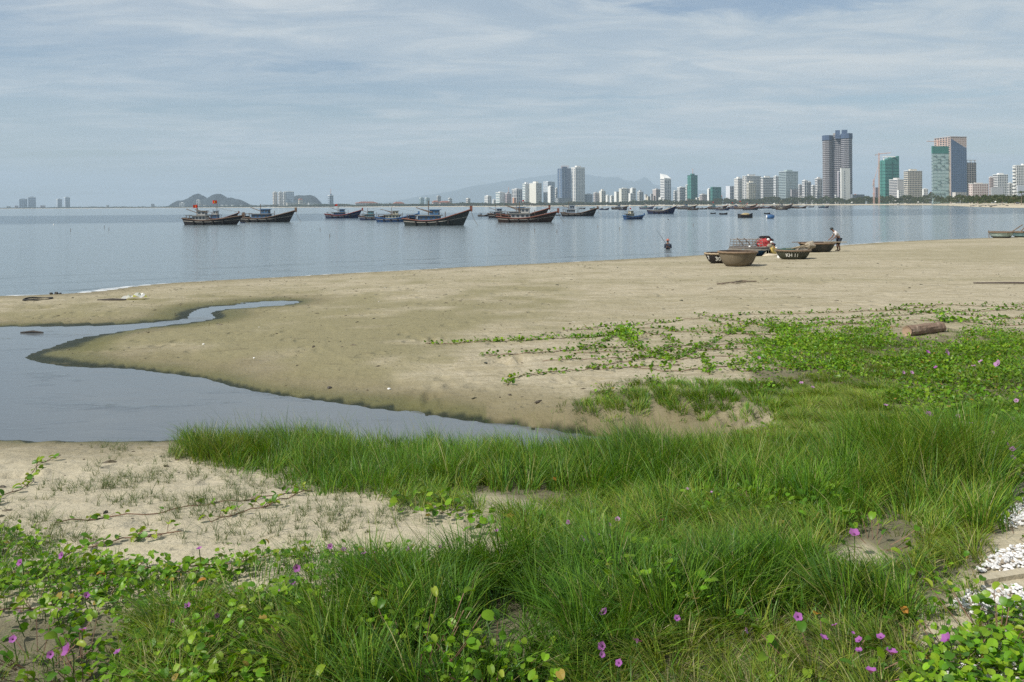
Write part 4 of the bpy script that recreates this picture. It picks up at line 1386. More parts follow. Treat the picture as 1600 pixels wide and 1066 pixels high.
def hull_section(L, t, B, fb, k):
    """half beam and sheer height at station t (0 stern, 1 bow)"""
    b = B / 2 * (1 - abs((t - .42) / .60) ** 2.6) if t > .42 else B / 2 * (1 - .28 * ((.42 - t) / .42) ** 2)
    b = max(b, .02 * B)
    zs = fb * (1 + 1.9 * k * max(0, (t - .35) / .65) ** 2.1 + .45 * max(0, (.3 - t) / .3) ** 1.6)
    return b, zs


def fishing_boat(label, x0, x1, ywl, hull, rail, cab, yaw=0, fb=.062, k=1.0, detail=2, style=0, flags=(), group='wooden fishing boats moored in the bay', name='fishing_boat', pole=0, mast=True, seed=1, flip=False, cabh=1.0, net=True):
    xc_ = (x0 + x1) / 2
    P = at_z(xc_, ywl, 0)
    Y = P[1]
    L = (x1 - x0) / F * Y / max(math.cos(R(yaw)), .35) * .97
    B = L * .27
    fbm_ = fb * L
    root = empty(name, (P[0], Y, 0), R(yaw) + (math.pi if flip else 0), label, 'fishing boat', group)
    rr = random.Random(seed)
    ns = 15
    half = []
    for i in range(ns):
        t = i / (ns - 1)
        b, zs = hull_section(L, t, B, fbm_, k)
        x = (t - .5) * L * .9 - L * .02
        rake = L * .10 * max(0, (t - .75) / .25) ** 1.5
        sec = []
        for (fb_, fz, abs_) in ((0, -.05 * L, 1), (.62, -.035 * L, 1), (.86, 0.0, 1), (.95, .5, 0), (1.0, 1.0, 0)):
            z = fz if abs_ else zs * fz
            zz = max(0, z) / max(zs, 1e-6)
            bow = 1 - max(0, (t - .6) / .4) ** 1.5 * (1 - zz) * .9
            stern = -L * .045 * max(0, (.12 - t) / .12) * zz
            sec.append((x + rake * (zz if t > .75 else 0) * 1.1 + stern, b * fb_ * bow, z))
        half.append(sec)
    m = MB()
    V, Fc = [], []
    for sec in half:
        for (x, y, z) in sec:
            V.append((x, -y, z))
        for (x, y, z) in sec:
            V.append((x, y, z))
    for i in range(ns - 1):
        for j in range(4):
            a = i * 10 + j
            Fc.append((a, a + 10, a + 11, a + 1))
            a += 5
            Fc.append((a, a + 1, a + 11, a + 10))
    Fc.append(tuple([0, 1, 2, 3, 4, 9, 8, 7, 6, 5]))
    e = (ns - 1) * 10
    Fc.append((e + 5, e + 6, e + 7, e + 8, e + 9, e + 4, e + 3, e + 2, e + 1, e))
    m.add(V, Fc).build('hull', HULLS[hull], root)
    sheer = [Vector(s[4]) for s in half]
    dk = MB()
    V, Fc = [], []
    for p in sheer:
        V += [(p.x, -p.y * .96, p.z - .022 * L), (p.x, p.y * .96, p.z - .022 * L)]
    Fc = [(2 * i, 2 * i + 1, 2 * i + 3, 2 * i + 2) for i in range(ns - 1)]
    dk.add(V, Fc).build('deck', M_deck, root)
    gw = MB()
    for sgn in (-1, 1):
        gw.tube([(p.x, sgn * p.y, p.z) for p in sheer], .009 * L, 5)
    gw.tube([(sheer[0].x, -sheer[0].y, sheer[0].z), (sheer[0].x, sheer[0].y, sheer[0].z)], .013 * L, 5)
    gw.build('gunwale', RAILS[rail], root)
    if detail >= 1:
        st = MB()
        for sgn in (-1, 1):
            st.tube([(s[3][0], sgn * s[3][1] * 1.01, s[3][2] + .012 * L) for s in half], .006 * L, 4)
        st.build('rubbing_strake', RAILS['pale' if rail != 'pale' else 'brown'], root)
        MB().box(sheer[-1].x - .01 * L, -.012 * L, sheer[-1].z - .03 * L, sheer[-1].x + .03 * L, .012 * L, sheer[-1].z + .055 * L).build('stem_post', RAILS[rail], root)
    # cabin
    zd = fbm_ * 1.0 - .02 * L
    cx0, cx1 = (-.30 * L, .02 * L) if style == 0 else ((-.34 * L, -.10 * L) if style == 1 else (-.26 * L, .06 * L))
    ch = .095 * L * cabh
    cb = B * .36
    cabo = MB().box(cx0, -cb, zd, cx1, cb, zd + ch).build('cabin', CABS[cab], root)
    if detail >= 1:
        nwin = 4
        for kx in range(nwin):
            wm_ = MB()
            u0 = cx0 + (cx1 - cx0) * (kx + .2) / nwin
            u1 = cx0 + (cx1 - cx0) * (kx + .75) / nwin
            for sgn in (-1, 1):
                wm_.box(u0, sgn * cb - .02, zd + ch * .45, u1, sgn * cb + .02, zd + ch * .85)
            wm_.build('window', M_glassdark, cabo)
    MB().box(cx0 - .05 * L, -cb * 1.22, zd + ch, cx1 + .03 * L, cb * 1.22, zd + ch + .012 * L).build('cabin_roof', M_roofb, root)
    # raised wheelhouse with posts and an awning over the stern
    wx0, wx1 = cx1 - .15 * L, cx1 - .015 * L
    wz = zd + ch + .014 * L
    wh = .075 * L * cabh
    who = MB().box(wx0, -cb * .75, wz, wx1, cb * .75, wz + wh).build('wheelhouse', CABS['white' if cab == 'blue' and style != 2 else cab], root)
    if detail >= 1:
        wm_ = MB()
        for kx in range(2):
            u0 = wx0 + (wx1 - wx0) * (kx + .18) / 2
            for sgn in (-1, 1):
                wm_.box(u0, sgn * cb * .75 - .02, wz + wh * .35, u0 + (wx1 - wx0) * .32, sgn * cb * .75 + .02, wz + wh * .8)
        wm_.box(wx1 - .02, -cb * .6, wz + wh * .35, wx1 + .02, cb * .6, wz + wh * .8)
        wm_.build('window', M_glassdark, who)
        MB().box(wx0 - .02 * L, -cb * .9, wz + wh, wx1 + .025 * L, cb * .9, wz + wh + .01 * L).build('wheelhouse_roof', CABS['blue'] if cab in ('blue', 'grey') else M_roofb, root)
        aw = MB()
        ax0 = -.44 * L
        az_ = zd + ch + .01 * L
        for sx in (ax0, cx0 - .04 * L):
            for sgn in (-1, 1):
                aw.tube([(sx, sgn * cb * .9, zd), (sx, sgn * cb * .9, az_)], .006 * L, 5)
        aw.build('awning_posts', M_pole, root, kind='stuff')
        MB().box(ax0 - .02 * L, -cb, az_, cx0 - .052 * L, cb, az_ + .01 * L).build('awning', M_tarp, root)
        if net:
            nb = MB()
            nb.blob((-.40 * L, 0, zd + .015 * L), .075 * L, cb * .9, .05 * L, seed, 9, .35)
            nb.build('net_pile', M_netp, root)
        cl = MB()
        for kk in range(7):
            xx, yy = rr.uniform(cx1 + .03 * L, .33 * L), rr.uniform(-.5, .5) * cb
            b_, zs_ = hull_section(L, xx / (.9 * L) + .52, B, fbm_, k)
            s_ = rr.uniform(.012, .028) * L
            cl.box(xx, yy, zs_ - .025 * L, xx + s_ * 1.4, yy + s_, zs_ + s_ * .9 - .01 * L)
        cl.build('deck_gear', [M_tarp], root, kind='stuff')
    if mast:
        mz = zd + ch + .20 * L * rr.uniform(.9, 1.25)
        mx_ = wx0 - .03 * L
        MB().tube([(mx_, 0, zd), (mx_, 0, mz)], [.009 * L, .006 * L], 6).build('mast', M_pole, root)
        if detail >= 1:
            MB().tube([(mx_ + .02 * L, .05 * B, zd + ch + .05 * L), (mx_ - .20 * L, .1 * B, zd + ch + .13 * L)], .007 * L, 5).build('boom', M_pole, root)
            MB().tube([(cx1 + .08 * L, 0, zd), (cx1 + .085 * L, 0, zd + .16 * L)], .006 * L, 5).build('mast', M_pole, root)
            rp = MB().tube([(mx_, 0, mz), (sheer[-1].x, 0, sheer[-1].z + .04 * L)], .002 * L, 3)
            rp.build('stay_rope', M_rope, root)
    if pole:
        MB().tube([(-.05 * L, -.3 * B, zd + ch + .06 * L), (-.05 * L - pole * .86, -.3 * B, zd + ch + .06 * L + pole * .22)], .007 * L, 5).build('long_pole', M_pole, root)
    if detail >= 2:
        MB().tube([(sheer[-1].x, 0, sheer[-1].z), (sheer[-1].x + .05 * L, .01, sheer[-1].z * .4), (sheer[-1].x + .12 * L, 0, -.1)], .003 * L, 4).build('anchor_rope', M_rope, root)
        fe = MB()
        for kk in range(4):
            xx = (-.3 + .17 * kk) * L
            b_, zs_ = hull_section(L, xx / (.9 * L) + .52, B, fbm_, k)
            fe.lathe([(.001, zs_ * .15), (.016 * L, zs_ * .2), (.016 * L, zs_ * .7), (.001, zs_ * .75)], 8, c=(xx, -b_ * 1.0))
        fe.build('fenders', P_('tyre_rubber', (.02, .02, .02), rough=.8), root, kind='stuff')
    for (fx, fz, fs) in flags:
        MB().tube([(fx * L, 0, zd), (fx * L, 0, fz * L)], .0045 * L, 4).build('flag_pole', M_pole, root)
        V, Fc = [], []
        nx = 6
        for i in range(nx):
            for j in range(2):
                V.append((fx * L - fs * L * i / (nx - 1), .012 * L * math.sin(i * 1.3 + fx * 9), fz * L - fs * .72 * L * (1 - j)))
        Fc = [(i * 2, i * 2 + 1, i * 2 + 3, i * 2 + 2) for i in range(nx - 1)]
        fl = MB().add(V, Fc).build('flag', M_flag, root)
        if fs > .05:
            st = MB()
            c_ = (fx * L - fs * .5 * L, fz * L - fs * .36 * L)
            for side in (-.03, .03):
                vs_ = []
                for q in range(10):
                    rr_s = fs * L * (.22 if q % 2 == 0 else .09)
                    vs_.append((c_[0] + rr_s * math.sin(q * math.pi / 5), side + .012 * L * math.sin(2.5 * 1.3 + fx * 9), c_[1] + rr_s * math.cos(q * math.pi / 5)))
                st.add(vs_, [tuple(range(10))])
            st.build('star', M_star, fl)
    return root


FB = fishing_boat
FB('dark fishing boat with a blue wheelhouse and red bow rail behind the flagged one', 322, 371, 346.5, 'dark', 'orange', 'blue', 4, fb=.10, style=1, seed=3, flags=((-.18, .42, .0),)[:0], mast=True, cabh=1.5)
FB('dark fishing boat flying red star flags from its stern masts', 288, 377, 351.3, 'dark', 'brown', 'white', 3, fb=.082, k=.55, style=1, seed=4, flags=((-.27, .36, .075), (.075, .44, .08)), pole=3)
FB('black hulled fishing boat with a blue cabin and long raked bow, anchor rope down', 374, 460, 347.2, 'dark', 'brown', 'blue', -3, fb=.072, k=1.05, style=2, seed=5)
FB('smaller navy boat with a bright red rail, blue cabin and red pennant', 508, 564, 341.0, 'navy', 'red', 'blue', 5, fb=.085, k=.95, style=2, seed=6, flags=((-.16, .40, .07),))
FB('dark blue grey boat behind the boat with the pale cream cabin', 561, 618, 343.8, 'navy', 'brown', 'teal', -4, fb=.08, k=.7, style=1, seed=7)
FB('blue hulled boat with a long pale cream cabin', 587, 652, 346.8, 'blue', 'blue', 'cream', 4, fb=.085, k=.75, style=2, seed=8, pole=3.5, cabh=1.1)
FB('green grey boat with high curved bow, bright blue cabin and white anchor marks', 630, 733, 352.6, 'green', 'orange', 'blue', -4, fb=.078, k=1.15, style=2, seed=9, pole=2.6)
FB('low dark boat furthest back in the cluster with the orange railed boat', 762, 818, 340.5, 'dark', 'brown', 'grey', 6, fb=.09, k=.4, style=1, seed=10)
FB('boat with an orange bow rail half hidden behind the brown hulled one', 776, 856, 344.0, 'brown', 'orange', 'grey', 2, fb=.088, k=.9, style=2, seed=11, pole=4, flags=((.04, .40, .035),))
FB('brown hulled boat with white cabin and orange rail, nearest of its cluster', 776, 869, 347.6, 'brown', 'orange', 'white', -3, fb=.072, k=.85, style=2, seed=12)
FB('dark fishing boat with stacked grey wheelhouse standing alone right of the cluster', 876, 932, 337.8, 'dark', 'brown', 'grey', -3, fb=.075, k=1.1, style=1, seed=13, cabh=1.3)
FB('blue boat seen from its stern with cream superstructure and red flag', 974, 1008, 342.8, 'blue', 'blue', 'cream', 38, fb=.10, k=.35, style=1, seed=14, cabh=1.25, flags=((-.18, .43, .07),))
FB('long low navy boat with upswept bow and no wheelhouse mast', 1011, 1056, 334.2, 'navy', 'pale', 'grey', 0, fb=.10, k=1.0, style=0, seed=15, mast=False, cabh=.5)
far = [(904, 915, 326.8, 'dark', 'grey', 'tiny dark boat showing above the grey wheelhouse boat'),
       (936, 952, 328.2, 'navy', 'blue', 'small all blue boat left of a moored line before the cream hotels'),
       (955, 981, 327.4, 'dark', 'grey', 'dark boat with a low cabin just left of the cream superstructure boat'),
       (1000, 1021, 327.0, 'navy', 'teal', 'navy boat with a bow up at right, behind the cream superstructure boat'),
       (1044, 1059, 326.4, 'green', 'teal', 'short greenish boat just behind the bow of the long low navy boat'),
       (1058, 1088, 327.2, 'dark', 'grey', 'dark boat with pointed bow moored right of the long low navy boat'),
       (1091, 1106, 327.4, 'green', 'grey', 'short dull green boat in a gap of the moored line'),
       (1106, 1136, 327.2, 'dark', 'teal', 'dark boat with teal cabin left of the red and yellow boat'),
       (1137, 1164, 326.8, 'navy', 'blue', 'navy boat lying close behind the red and yellow boat'),
       (1148, 1180, 327.0, 'brown', 'cream', 'red and yellow decked boat in the middle of the moored line'),
       (1187, 1206, 325.9, 'navy', 'grey', 'navy boat with white gear on deck right of the red and yellow boat'),
       (1205, 1238, 326.4, 'dark', 'white', 'dark boat with white cabin before the grey green glass hotel'),
       (1234, 1248, 324.8, 'blue', 'blue', 'short blue boat behind the bow of the dark white-cabined boat'),
       (1241, 1260, 325.8, 'brown', 'grey', 'small brown boat ending the moored line at right'),
       (1279, 1295, 325.0, 'navy', 'teal', 'lone navy boat under the giant tower')]
far += [(966, 980, 328.6, 'navy', 'grey', 'small navy boat tight behind the dark boat with the low cabin'),
        (1022, 1036, 327.4, 'dark', 'teal', 'small dark boat behind the stern of the long low navy boat'),
        (1074, 1092, 328.4, 'brown', 'grey', 'brown boat overlapping the pointed dark bow in the moored line'),
        (1118, 1140, 328.6, 'navy', 'white', 'navy boat with white cabin lying before the teal cabined one'),
        (1160, 1186, 328.2, 'dark', 'blue', 'dark boat with blue cabin overlapping the red and yellow one'),
        (1176, 1192, 326.2, 'green', 'white', 'green boat with white cabin tucked behind the red and yellow one'),
        (1212, 1232, 328.0, 'brown', 'cream', 'brown boat with cream cabin before the dark white-cabined boat'),
        (1226, 1242, 325.6, 'dark', 'grey', 'dark boat behind the short blue boat in the moored line'),
        (1262, 1272, 324.2, 'dark', 'grey', 'small dark boat between the moored line and the lone navy boat'),
        (922, 936, 327.2, 'dark', 'teal', 'dark boat with teal cabin left of the small all blue boat'),
        (746, 764, 338.2, 'dark', 'grey', 'dark small boat left of the low dark one in the cluster'),
        (600, 626, 341.6, 'navy', 'white', 'navy boat with white cabin hidden behind the cream cabined one')]
for i, (x0, x1, y, hc, cc_, lb) in enumerate(far):
    FB(lb, x0, x1, y, hc, ('orange' if 'red and yellow' in lb else 'brown'), cc_, (rng.uniform(-8, 8) if i % 3 else rng.uniform(-32, 32)), fb=.085, k=.8, detail=1 if x1 - x0 > 17 else 0, style=i % 3, seed=30 + i, group='boats of the moored line near the city shore', flags=((-.2, .4, .06),) if 'red and yellow' in lb else ())


def dinghy(label, x0, x1, y, hull, rail, cover=None, yaw=0, h=.16, group='open dinghies lying off the beach'):
    P = at_z((x0 + x1) / 2, y, 0)
    L = (x1 - x0) / F * P[1]
    root = empty('dinghy', (P[0], P[1], 0), R(yaw), label, 'dinghy', group)
    m = MB()
    V, Fc = [], []
    ns = 11
    for i in range(ns):
        t = i / (ns - 1)
        b = L * .2 * (1 - abs((t - .45) / .58) ** 2.5)
        zs = h * L * (1 + .5 * (2 * t - .9) ** 2)
        x = (t - .5) * L
        for (kb, z) in ((-1, zs), (-.75, .02), (-.3, -.06 * L), (.3, -.06 * L), (.75, .02), (1, zs), (.9, zs), (.6, .1 * L * h * 5), (-.6, .1 * L * h * 5), (-.9, zs)):
            V.append((x, b * kb, z))
    for i in range(ns - 1):
        for j in range(10):
            a, b_ = i * 10 + j, i * 10 + (j + 1) % 10
            Fc.append((a, b_, b_ + 10, a + 10))
    Fc += [tuple(range(9, -1, -1)), tuple((ns - 1) * 10 + j for j in range(10))]
    m.add(V, Fc).build('hull', HULLS[hull], root)
    th = MB()
    for t in (.3, .65):
        th.box((t - .5) * L - .03 * L, -L * .19, h * L * .7, (t - .5) * L + .03 * L, L * .19, h * L * .8)
    th.build('thwart', RAILS[rail], root, kind='stuff')
    if cover:
        MB().blob((0, 0, h * L * 1.0), L * .32, L * .15, h * L * .65, 4, 9, .2).build('cover', cover, root)
    return root


dinghy('small dark dinghy left of its slightly longer twin', 1110, 1118.6, 334.3, 'dark', 'brown', yaw=4)
dinghy('slightly longer dark dinghy right of the smallest one', 1124, 1136.6, 335.4, 'dark', 'brown', yaw=-3)
dinghy('black dinghy heaped with pale yellow and brown gear', 1153, 1176, 340.4, 'dark', 'orange', P_('yellow_gear', (.46, .36, .18), var=.4, scale=3), yaw=3, h=.2)
dinghy('dark dinghy just above the bright blue tub boat', 1194, 1203.5, 334.6, 'dark', 'brown')
dinghy('small black dinghy between the brown hulled boat and the lone dark one', 868, 876, 337.0, 'dark', 'brown')
dinghy('tiny dark dinghy far out above the orange railed boats', 857, 860, 327.5, 'dark', 'brown')
dinghy('small tender in front of the black hulled boat’s stern'.replace('’', "'"), 376, 383, 348.8, 'navy', 'blue')
dinghy('tiny dark dinghy on the water right of the lone navy boat', 1268, 1272, 323.6, 'dark', 'brown')


# ================================================================== basket boats
def weave(name, c, dirt, glo=.9):
    m, t, p, o = newmat(name)
    n1 = noise(t, 2.2, 5, .65)
    n2 = noise(t, 1.6, 6, .7, None, (1, 1, .4))
    cc = mixc(t, n1, tuple(x * .7 for x in c), tuple(x * 1.25 for x in c))
    cc = mixc(t, mrange(t, n2, .46, .66, 0, .85), cc, dirt)
    t.links.new(cc, p.inputs['Base Color'])
    p.inputs['Roughness'].default_value = glo
    p.inputs['Specular IOR Level'].default_value = .2
    wv = nd(t, 'ShaderNodeTexWave', Scale=9, Distortion=2.0)
    tcx = t.nodes.new('ShaderNodeTexCoord')
    t.links.new(tcx.outputs['Object'], wv.inputs['Vector'])
    b = nd(t, 'ShaderNodeBump', Strength=.35, Distance=.02)
    t.links.new(wv.outputs['Fac'], b.inputs['Height'])
    t.links.new(b.outputs[0], p.inputs['Normal'])
    return m


M_inside = weave('basket_inside', (.10, .07, .05), (.05, .04, .03))
M_rimw = P_('bamboo_rim', (.20, .14, .09), rough=.85, var=.3, scale=6)
M_rimpale = P_('pale_bamboo_rim', (.40, .31, .20), rough=.85, var=.25, scale=6)
M_bamboo = P_('bamboo_pole', (.34, .27, .17), rough=.7, var=.25, scale=4)


def text_on_bowl(body, parent, prof_fn, az0, z0, hgt, matt, name='painted_number'):
    cu = bpy.data.curves.new(name, 'FONT')
    cu.body = body
    cu.size = hgt * 1.4
    cu.resolution_u = 2
    cu.offset = hgt * .035
    tmp = bpy.data.objects.new(name, cu)
    col.objects.link(tmp)
    bpy.context.view_layer.update()
    me = bpy.data.meshes.new_from_object(tmp.evaluated_get(bpy.context.evaluated_depsgraph_get()))
    bpy.data.objects.remove(tmp)
    me.name = name
    for v in me.vertices:
        z = z0 + v.co.y
        r_ = prof_fn(z) + .012
        th = az0 + v.co.x / prof_fn(z0 + hgt * .5)
        v.co = (r_ * math.cos(th), r_ * math.sin(th), z)
    me.materials.clear()
    me.materials.append(matt)
    return link(name, me, parent)


def basket_boat(label, x0, x1, yrim, ybase, mout, mrim, rimsize=.035, min_=None, bottom=.5, tilt=(0, 0), group='round basket boats drawn up on the sand', z=None, lashed=False):
    g = g1((x0 + x1) / 2, ybase)
    Y = g[1] + .3
    g = at_Y((x0 + x1) / 2, ybase, Y)
    zg = float(zfast(np.array([g[0]]), np.array([Y]))[0]) - .04
    Rr = (x1 - x0) / 2 / F * Y - rimsize
    hh = (ybase - yrim) / F * Y * .94
    root = empty('basket_boat', (g[0], Y, zg), 0, label, 'basket boat', group)
    root.rotation_euler = (R(tilt[0]), R(tilt[1]), 0)
    fn = lambda z: Rr * (bottom + (1 - bottom) * min(1.0, max(0.0, z / hh)) ** .43)
    n = 9
    prof = [(.001, 0.0), (Rr * bottom * .9, .0)] + [(fn(hh * k / n), hh * k / n + .02) for k in range(n + 1)]
    inn = [(fn(hh * k / n) - .05, hh * k / n + .07) for k in range(n, 0, -1)] + [(.001, .09)]
    mb = MB().lathe(prof, 40, 0)
    mb.lathe([prof[-1], inn[0]], 40, 1)
    mb.lathe(inn, 40, 1)
    mb.build('hull', [mout, min_ or M_inside], root, smooth=True)
    rt = MB()
    ring = [(Rr * math.cos(2 * math.pi * k / 40), Rr * math.sin(2 * math.pi * k / 40), hh + .02 + .008 * math.sin(k * 2.7)) for k in range(41)]
    rt.tube(ring, rimsize, 6, cap=False).build('rim', mrim, root, smooth=True)
    if lashed:
        ls = MB()
        for k in range(44):
            a = 2 * math.pi * k / 44
            ls.tube([((Rr - .05) * math.cos(a), (Rr - .05) * math.sin(a), hh + .05), ((Rr + .05) * math.cos(a), (Rr + .05) * math.sin(a), hh + .04), ((Rr + .03) * math.cos(a + .03), (Rr + .03) * math.sin(a + .03), hh - .07)], .009, 3)
        ls.build('lashings', M_rope, root, kind='stuff')
    return root, Rr, hh, fn


w_tan = weave('woven_tan_hull', (.20, .165, .115), (.12, .10, .075))
w_black = weave('tarred_black_hull', (.030, .026, .027), (.05, .042, .038), .6)
w_green = weave('tarred_green_hull', (.075, .078, .055), (.05, .05, .045))
w_blue = weave('blue_hull', (.04, .11, .22), (.02, .03, .05))
w_grey = weave('tarred_grey_hull', (.060, .062, .058), (.10, .09, .075))
w_mint = weave('mint_hull', (.42, .52, .47), (.16, .18, .12), .7)
w_sky = weave('sky_blue_hull', (.30, .48, .52), (.10, .16, .18), .7)

b, Rr, hh, fn = basket_boat('black basket boat with a white painted 30, left behind the tan one', 1100.5, 1146, 395, 411.5, w_black, M_rimpale, .045, bottom=.42, lashed=True)
text_on_bowl('30', b, fn, R(-121), hh * .36, hh * .42, M_wht)
text_on_bowl('7', b, fn, R(-163), hh * .45, hh * .38, M_wht)
b, Rr, hh, fn = basket_boat('large tan basket boat, nearest of those on the sand', 1121.5, 1184, 392.5, 416.5, w_tan, M_rimw, .05, bottom=.46)

# blue basket boat carrying a cage rack and the heap of red net
bb, bR, bh, fn = basket_boat('blue basket boat loaded with wire fish traps and a wide matting rim', 1140, 1201, 385.5, 400, w_blue, M_netp, .07, bottom=.48, lashed=True)
fr = MB().add([(bR * math.cos(a), bR * math.sin(a), bh + .05) for a in np.linspace(0, 2 * math.pi, 30, endpoint=False)] + [(1.12 * bR * math.cos(a), 1.12 * bR * math.sin(a), bh - .10 - .03 * (i % 2)) for i, a in enumerate(np.linspace(0, 2 * math.pi, 30, endpoint=False))],
              [(i, (i + 1) % 30, 30 + (i + 1) % 30, 30 + i) for i in range(30)])
fr.build('rim_matting', P_('grey_matting', (.16, .145, .12), rough=.95, var=.4, scale=8, bump=.6), bb)
pn = MB()
pn.box(-bR * .62, -bR * .93, bh * .52, -bR * .1, -bR * .80, bh * .92)
pn.build('pale_blue_patch', P_('pale_blue_paint', (.20, .36, .44), var=.3, scale=3), bb)
bl = bb.location


def above_boat(px, py, dy=0):
    return at_Y(px, py, bl.y + dy)


P0 = above_boat(1166, 382.5)
tr = empty('fish_trap', (P0[0], bl.y, bl.z + bh + .04), 0, 'grey wire fish trap rack with leaning sticks on top of the blue boat', 'fish trap')
W2, D2, H2 = .92, .45, .50
fr = MB()
for k in range(10):
    x = -W2 + 2 * W2 * k / 9
    fr.tube([(x, -D2, 0), (x * .95, -D2 * .8, H2), (x * .95, D2 * .8, H2), (x, D2, 0)], .017, 4)
for z, s_ in ((.02, 1), (.17, .98), (.33, .965), (.49, .95)):
    fr.tube([(-W2 * s_, -D2 * (1 - z * .4), z), (W2 * s_, -D2 * (1 - z * .4), z)], .018, 4)
    fr.tube([(-W2 * s_, D2 * (1 - z * .4), z), (W2 * s_, D2 * (1 - z * .4), z)], .018, 4)
fr.build('wire_frame', P_('rusty_wire', (.24, .22, .20), rough=.8, var=.2), tr, kind='stuff')
st = MB()
for (a, c) in ((-.7, -.35), (-.28, .1), (.62, .3)):
    st.tube([(a, -D2 - .03, .58), (c, -D2 - .05, .2)], .03, 5)
st.build('sticks', M_pole, tr, kind='stuff')
props(MB().blob((P0[0] - .05, bl.y - bR * .82, bl.z + bh + .12), .075, .07, .06, 3, 8, .1).build('float', M_wht, smooth=True), 'single white float lying on the rim of the blue boat', 'float')

# heap of red net with floats
P1 = above_boat(1195, 383, .5)
npile = empty('net_heap', (P1[0], bl.y + .5, bl.z + bh), 0, 'rounded heap of red fishing net with black top and white floats', 'net heap')
M_rednet = P_('red_net', (.42, .045, .05), rough=.95, var=.45, scale=9, dirt=(.14, .10, .075), bump=1.0, bscale=22)
M_blacknet = P_('black_net', (.018, .016, .017), rough=.95, var=.4, scale=9, bump=1.0, bscale=25)
h1 = MB().blob((0, 0, .20), .52, .42, .44, 5, 14, .12)
h1.build('red_net', M_rednet, npile, smooth=False)
h2 = MB()
for (x, z, r_, s_) in ((-.12, .60, .22, 1), (.14, .60, .23, 2), (.34, .46, .17, 3), (.5, .16, .17, 4), (.44, .02, .18, 6)):
    h2.blob((x, 0, z), r_, .3, r_ * .55, s_, 9, .3)
h2.build('black_net', M_blacknet, npile)
h3 = MB()
for (x, z, rx_, rz_, s_) in ((.2, .10, .26, .15, 1), (-.1, -.02, .3, .09, 2), (.22, -.04, .3, .1, 3)):
    h3.blob((x, -.30, z), rx_, .18, rz_, s_, 9, .25)
h3.build('sandy_net', P_('sandy_net_cloth', (.30, .26, .20), rough=.95, var=.35, scale=8, bump=.8), npile)
for (x, z, r_) in ((.1, .50, .10), (.30, .33, .10), (.33, -.02, .065), (.52, -.06, .08), (.60, -.02, .07), (-.47, .22, .035), (-.3, .02, .035)):
    MB().blob((x, -.40, z), r_, r_ * .7, r_ * .8, int(r_ * 99), 8, .08).build('float', M_wht, npile, smooth=True)
# the prop posts under the heap and the can beside it
Pp = above_boat(1201.5, 392, .2)
zg_ = float(zfast(np.array([Pp[0]]), np.array([bl.y + .2]))[0])
ps = MB()
for dx in (-.10, .06):
    ps.tube([(Pp[0] + dx, bl.y + .2, zg_ - .05), (Pp[0] + dx * .6, bl.y + .25, bl.z + bh + .2)], .06, 6)
props(ps.build('prop_post', M_blacknet), 'black timber props standing between the blue boat and yellow can', 'post')


def can(px, py, lb):
    g = g1(px, py)
    Y = bl.y - .3
    z = float(zfast(np.array([at_Y(px, py, Y)[0]]), np.array([Y]))[0])
    r_ = empty('jerry_can', (at_Y(px, py, Y)[0], Y, z), .5, lb, 'jerry can')
    yc = P_('yellow_plastic', (.56, .42, .13), rough=.5, var=.15, scale=5)
    MB().prism([(-.17, -.1), (.17, -.1), (.17, .1), (-.17, .1)], 0, .42).prism([(-.15, -.08), (.12, -.08), (.12, .08), (-.15, .08)], .42, .47).build('body', yc, r_)
    MB().tube([(-.12, 0, .46), (-.09, 0, .55), (.04, 0, .55), (.07, 0, .46)], .022, 6).build('handle', yc, r_)
    MB().lathe([(.04, .47), (.04, .54), (.001, .545)], 10, c=(.12, 0)).build('cap', M_redtile, r_)
    return r_


can(1208, 393.5, 'yellow jerry can standing between the blue and the green lettered boats')
gg_ = g1(1203, 400)
props(MB().blob((gg_[0], gg_[1], gg_[2] + .02), .55, .3, .13, 7, 10, .2).build('net_bundle', P_('pale_net_cloth', (.50, .43, .32), var=.2, scale=6, bump=.7), smooth=True), 'low pale bundle of cloth on the sand below the jerry can', 'bundle')
gg_ = g1(1215.5, 403.5)
props(MB().blob((gg_[0], gg_[1] - .35, gg_[2] + .07), .16, .12, .12, 2, 10, .18).build('sack', M_wht, smooth=True), 'small white sack leaning at the left foot of the lettered boat', 'sack')

b, Rr, hh, fn = basket_boat('dark green basket boat with white painted letters and poles inside', 1211.5, 1266.5, 390, 405.5, w_green, M_rimw, .045, bottom=.5, lashed=True)
text_on_bowl('KH 11', b, fn, R(-135), hh * .42, hh * .36, M_wht)
MB().tube([(-.1, -.1, hh + .12), (Rr * 1.0, .2, hh + .33)], .035, 6).tube([(-.3, .2, hh + .08), (Rr * .9, .1, hh + .2)], .03, 6).build('poles', M_bamboo, b, kind='stuff')
MB().blob((-Rr * .2, .3, hh), Rr * .55, .4, .14, 5, 10, .3).build('green_net', P_('green_net', (.035, .075, .06), rough=.95, var=.4, scale=8, bump=.8), b)
MB().blob((Rr * .55, .4, hh), Rr * .45, .4, .2, 8, 10, .3).build('sandy_net', P_('sandy_net_cloth', (.30, .26, .20), rough=.95, var=.35, scale=8, bump=.8), b)
bg_, gR, gh, fn = basket_boat('dark grey basket boat with long planks across, next to the stooping man', 1248.5, 1304.5, 378.8, 394, w_grey, M_rimw, .05, bottom=.5)
pl = empty('plank', (bg_.location.x, bg_.location.y, bg_.location.z + gh + .075), 0, 'long pale planks laid flat across the dark grey boat', 'plank')
MB().box(-gR - .55, -.25, 0, gR + .35, -.05, .04).build('board', M_pole, pl)
MB().box(.3, -.55, .002, gR + .62, -.33, .045).build('board', M_bamboo, pl)
MB().box(-.6, .05, .0, gR + .2, .25, .04).build('board', M_pole, pl)
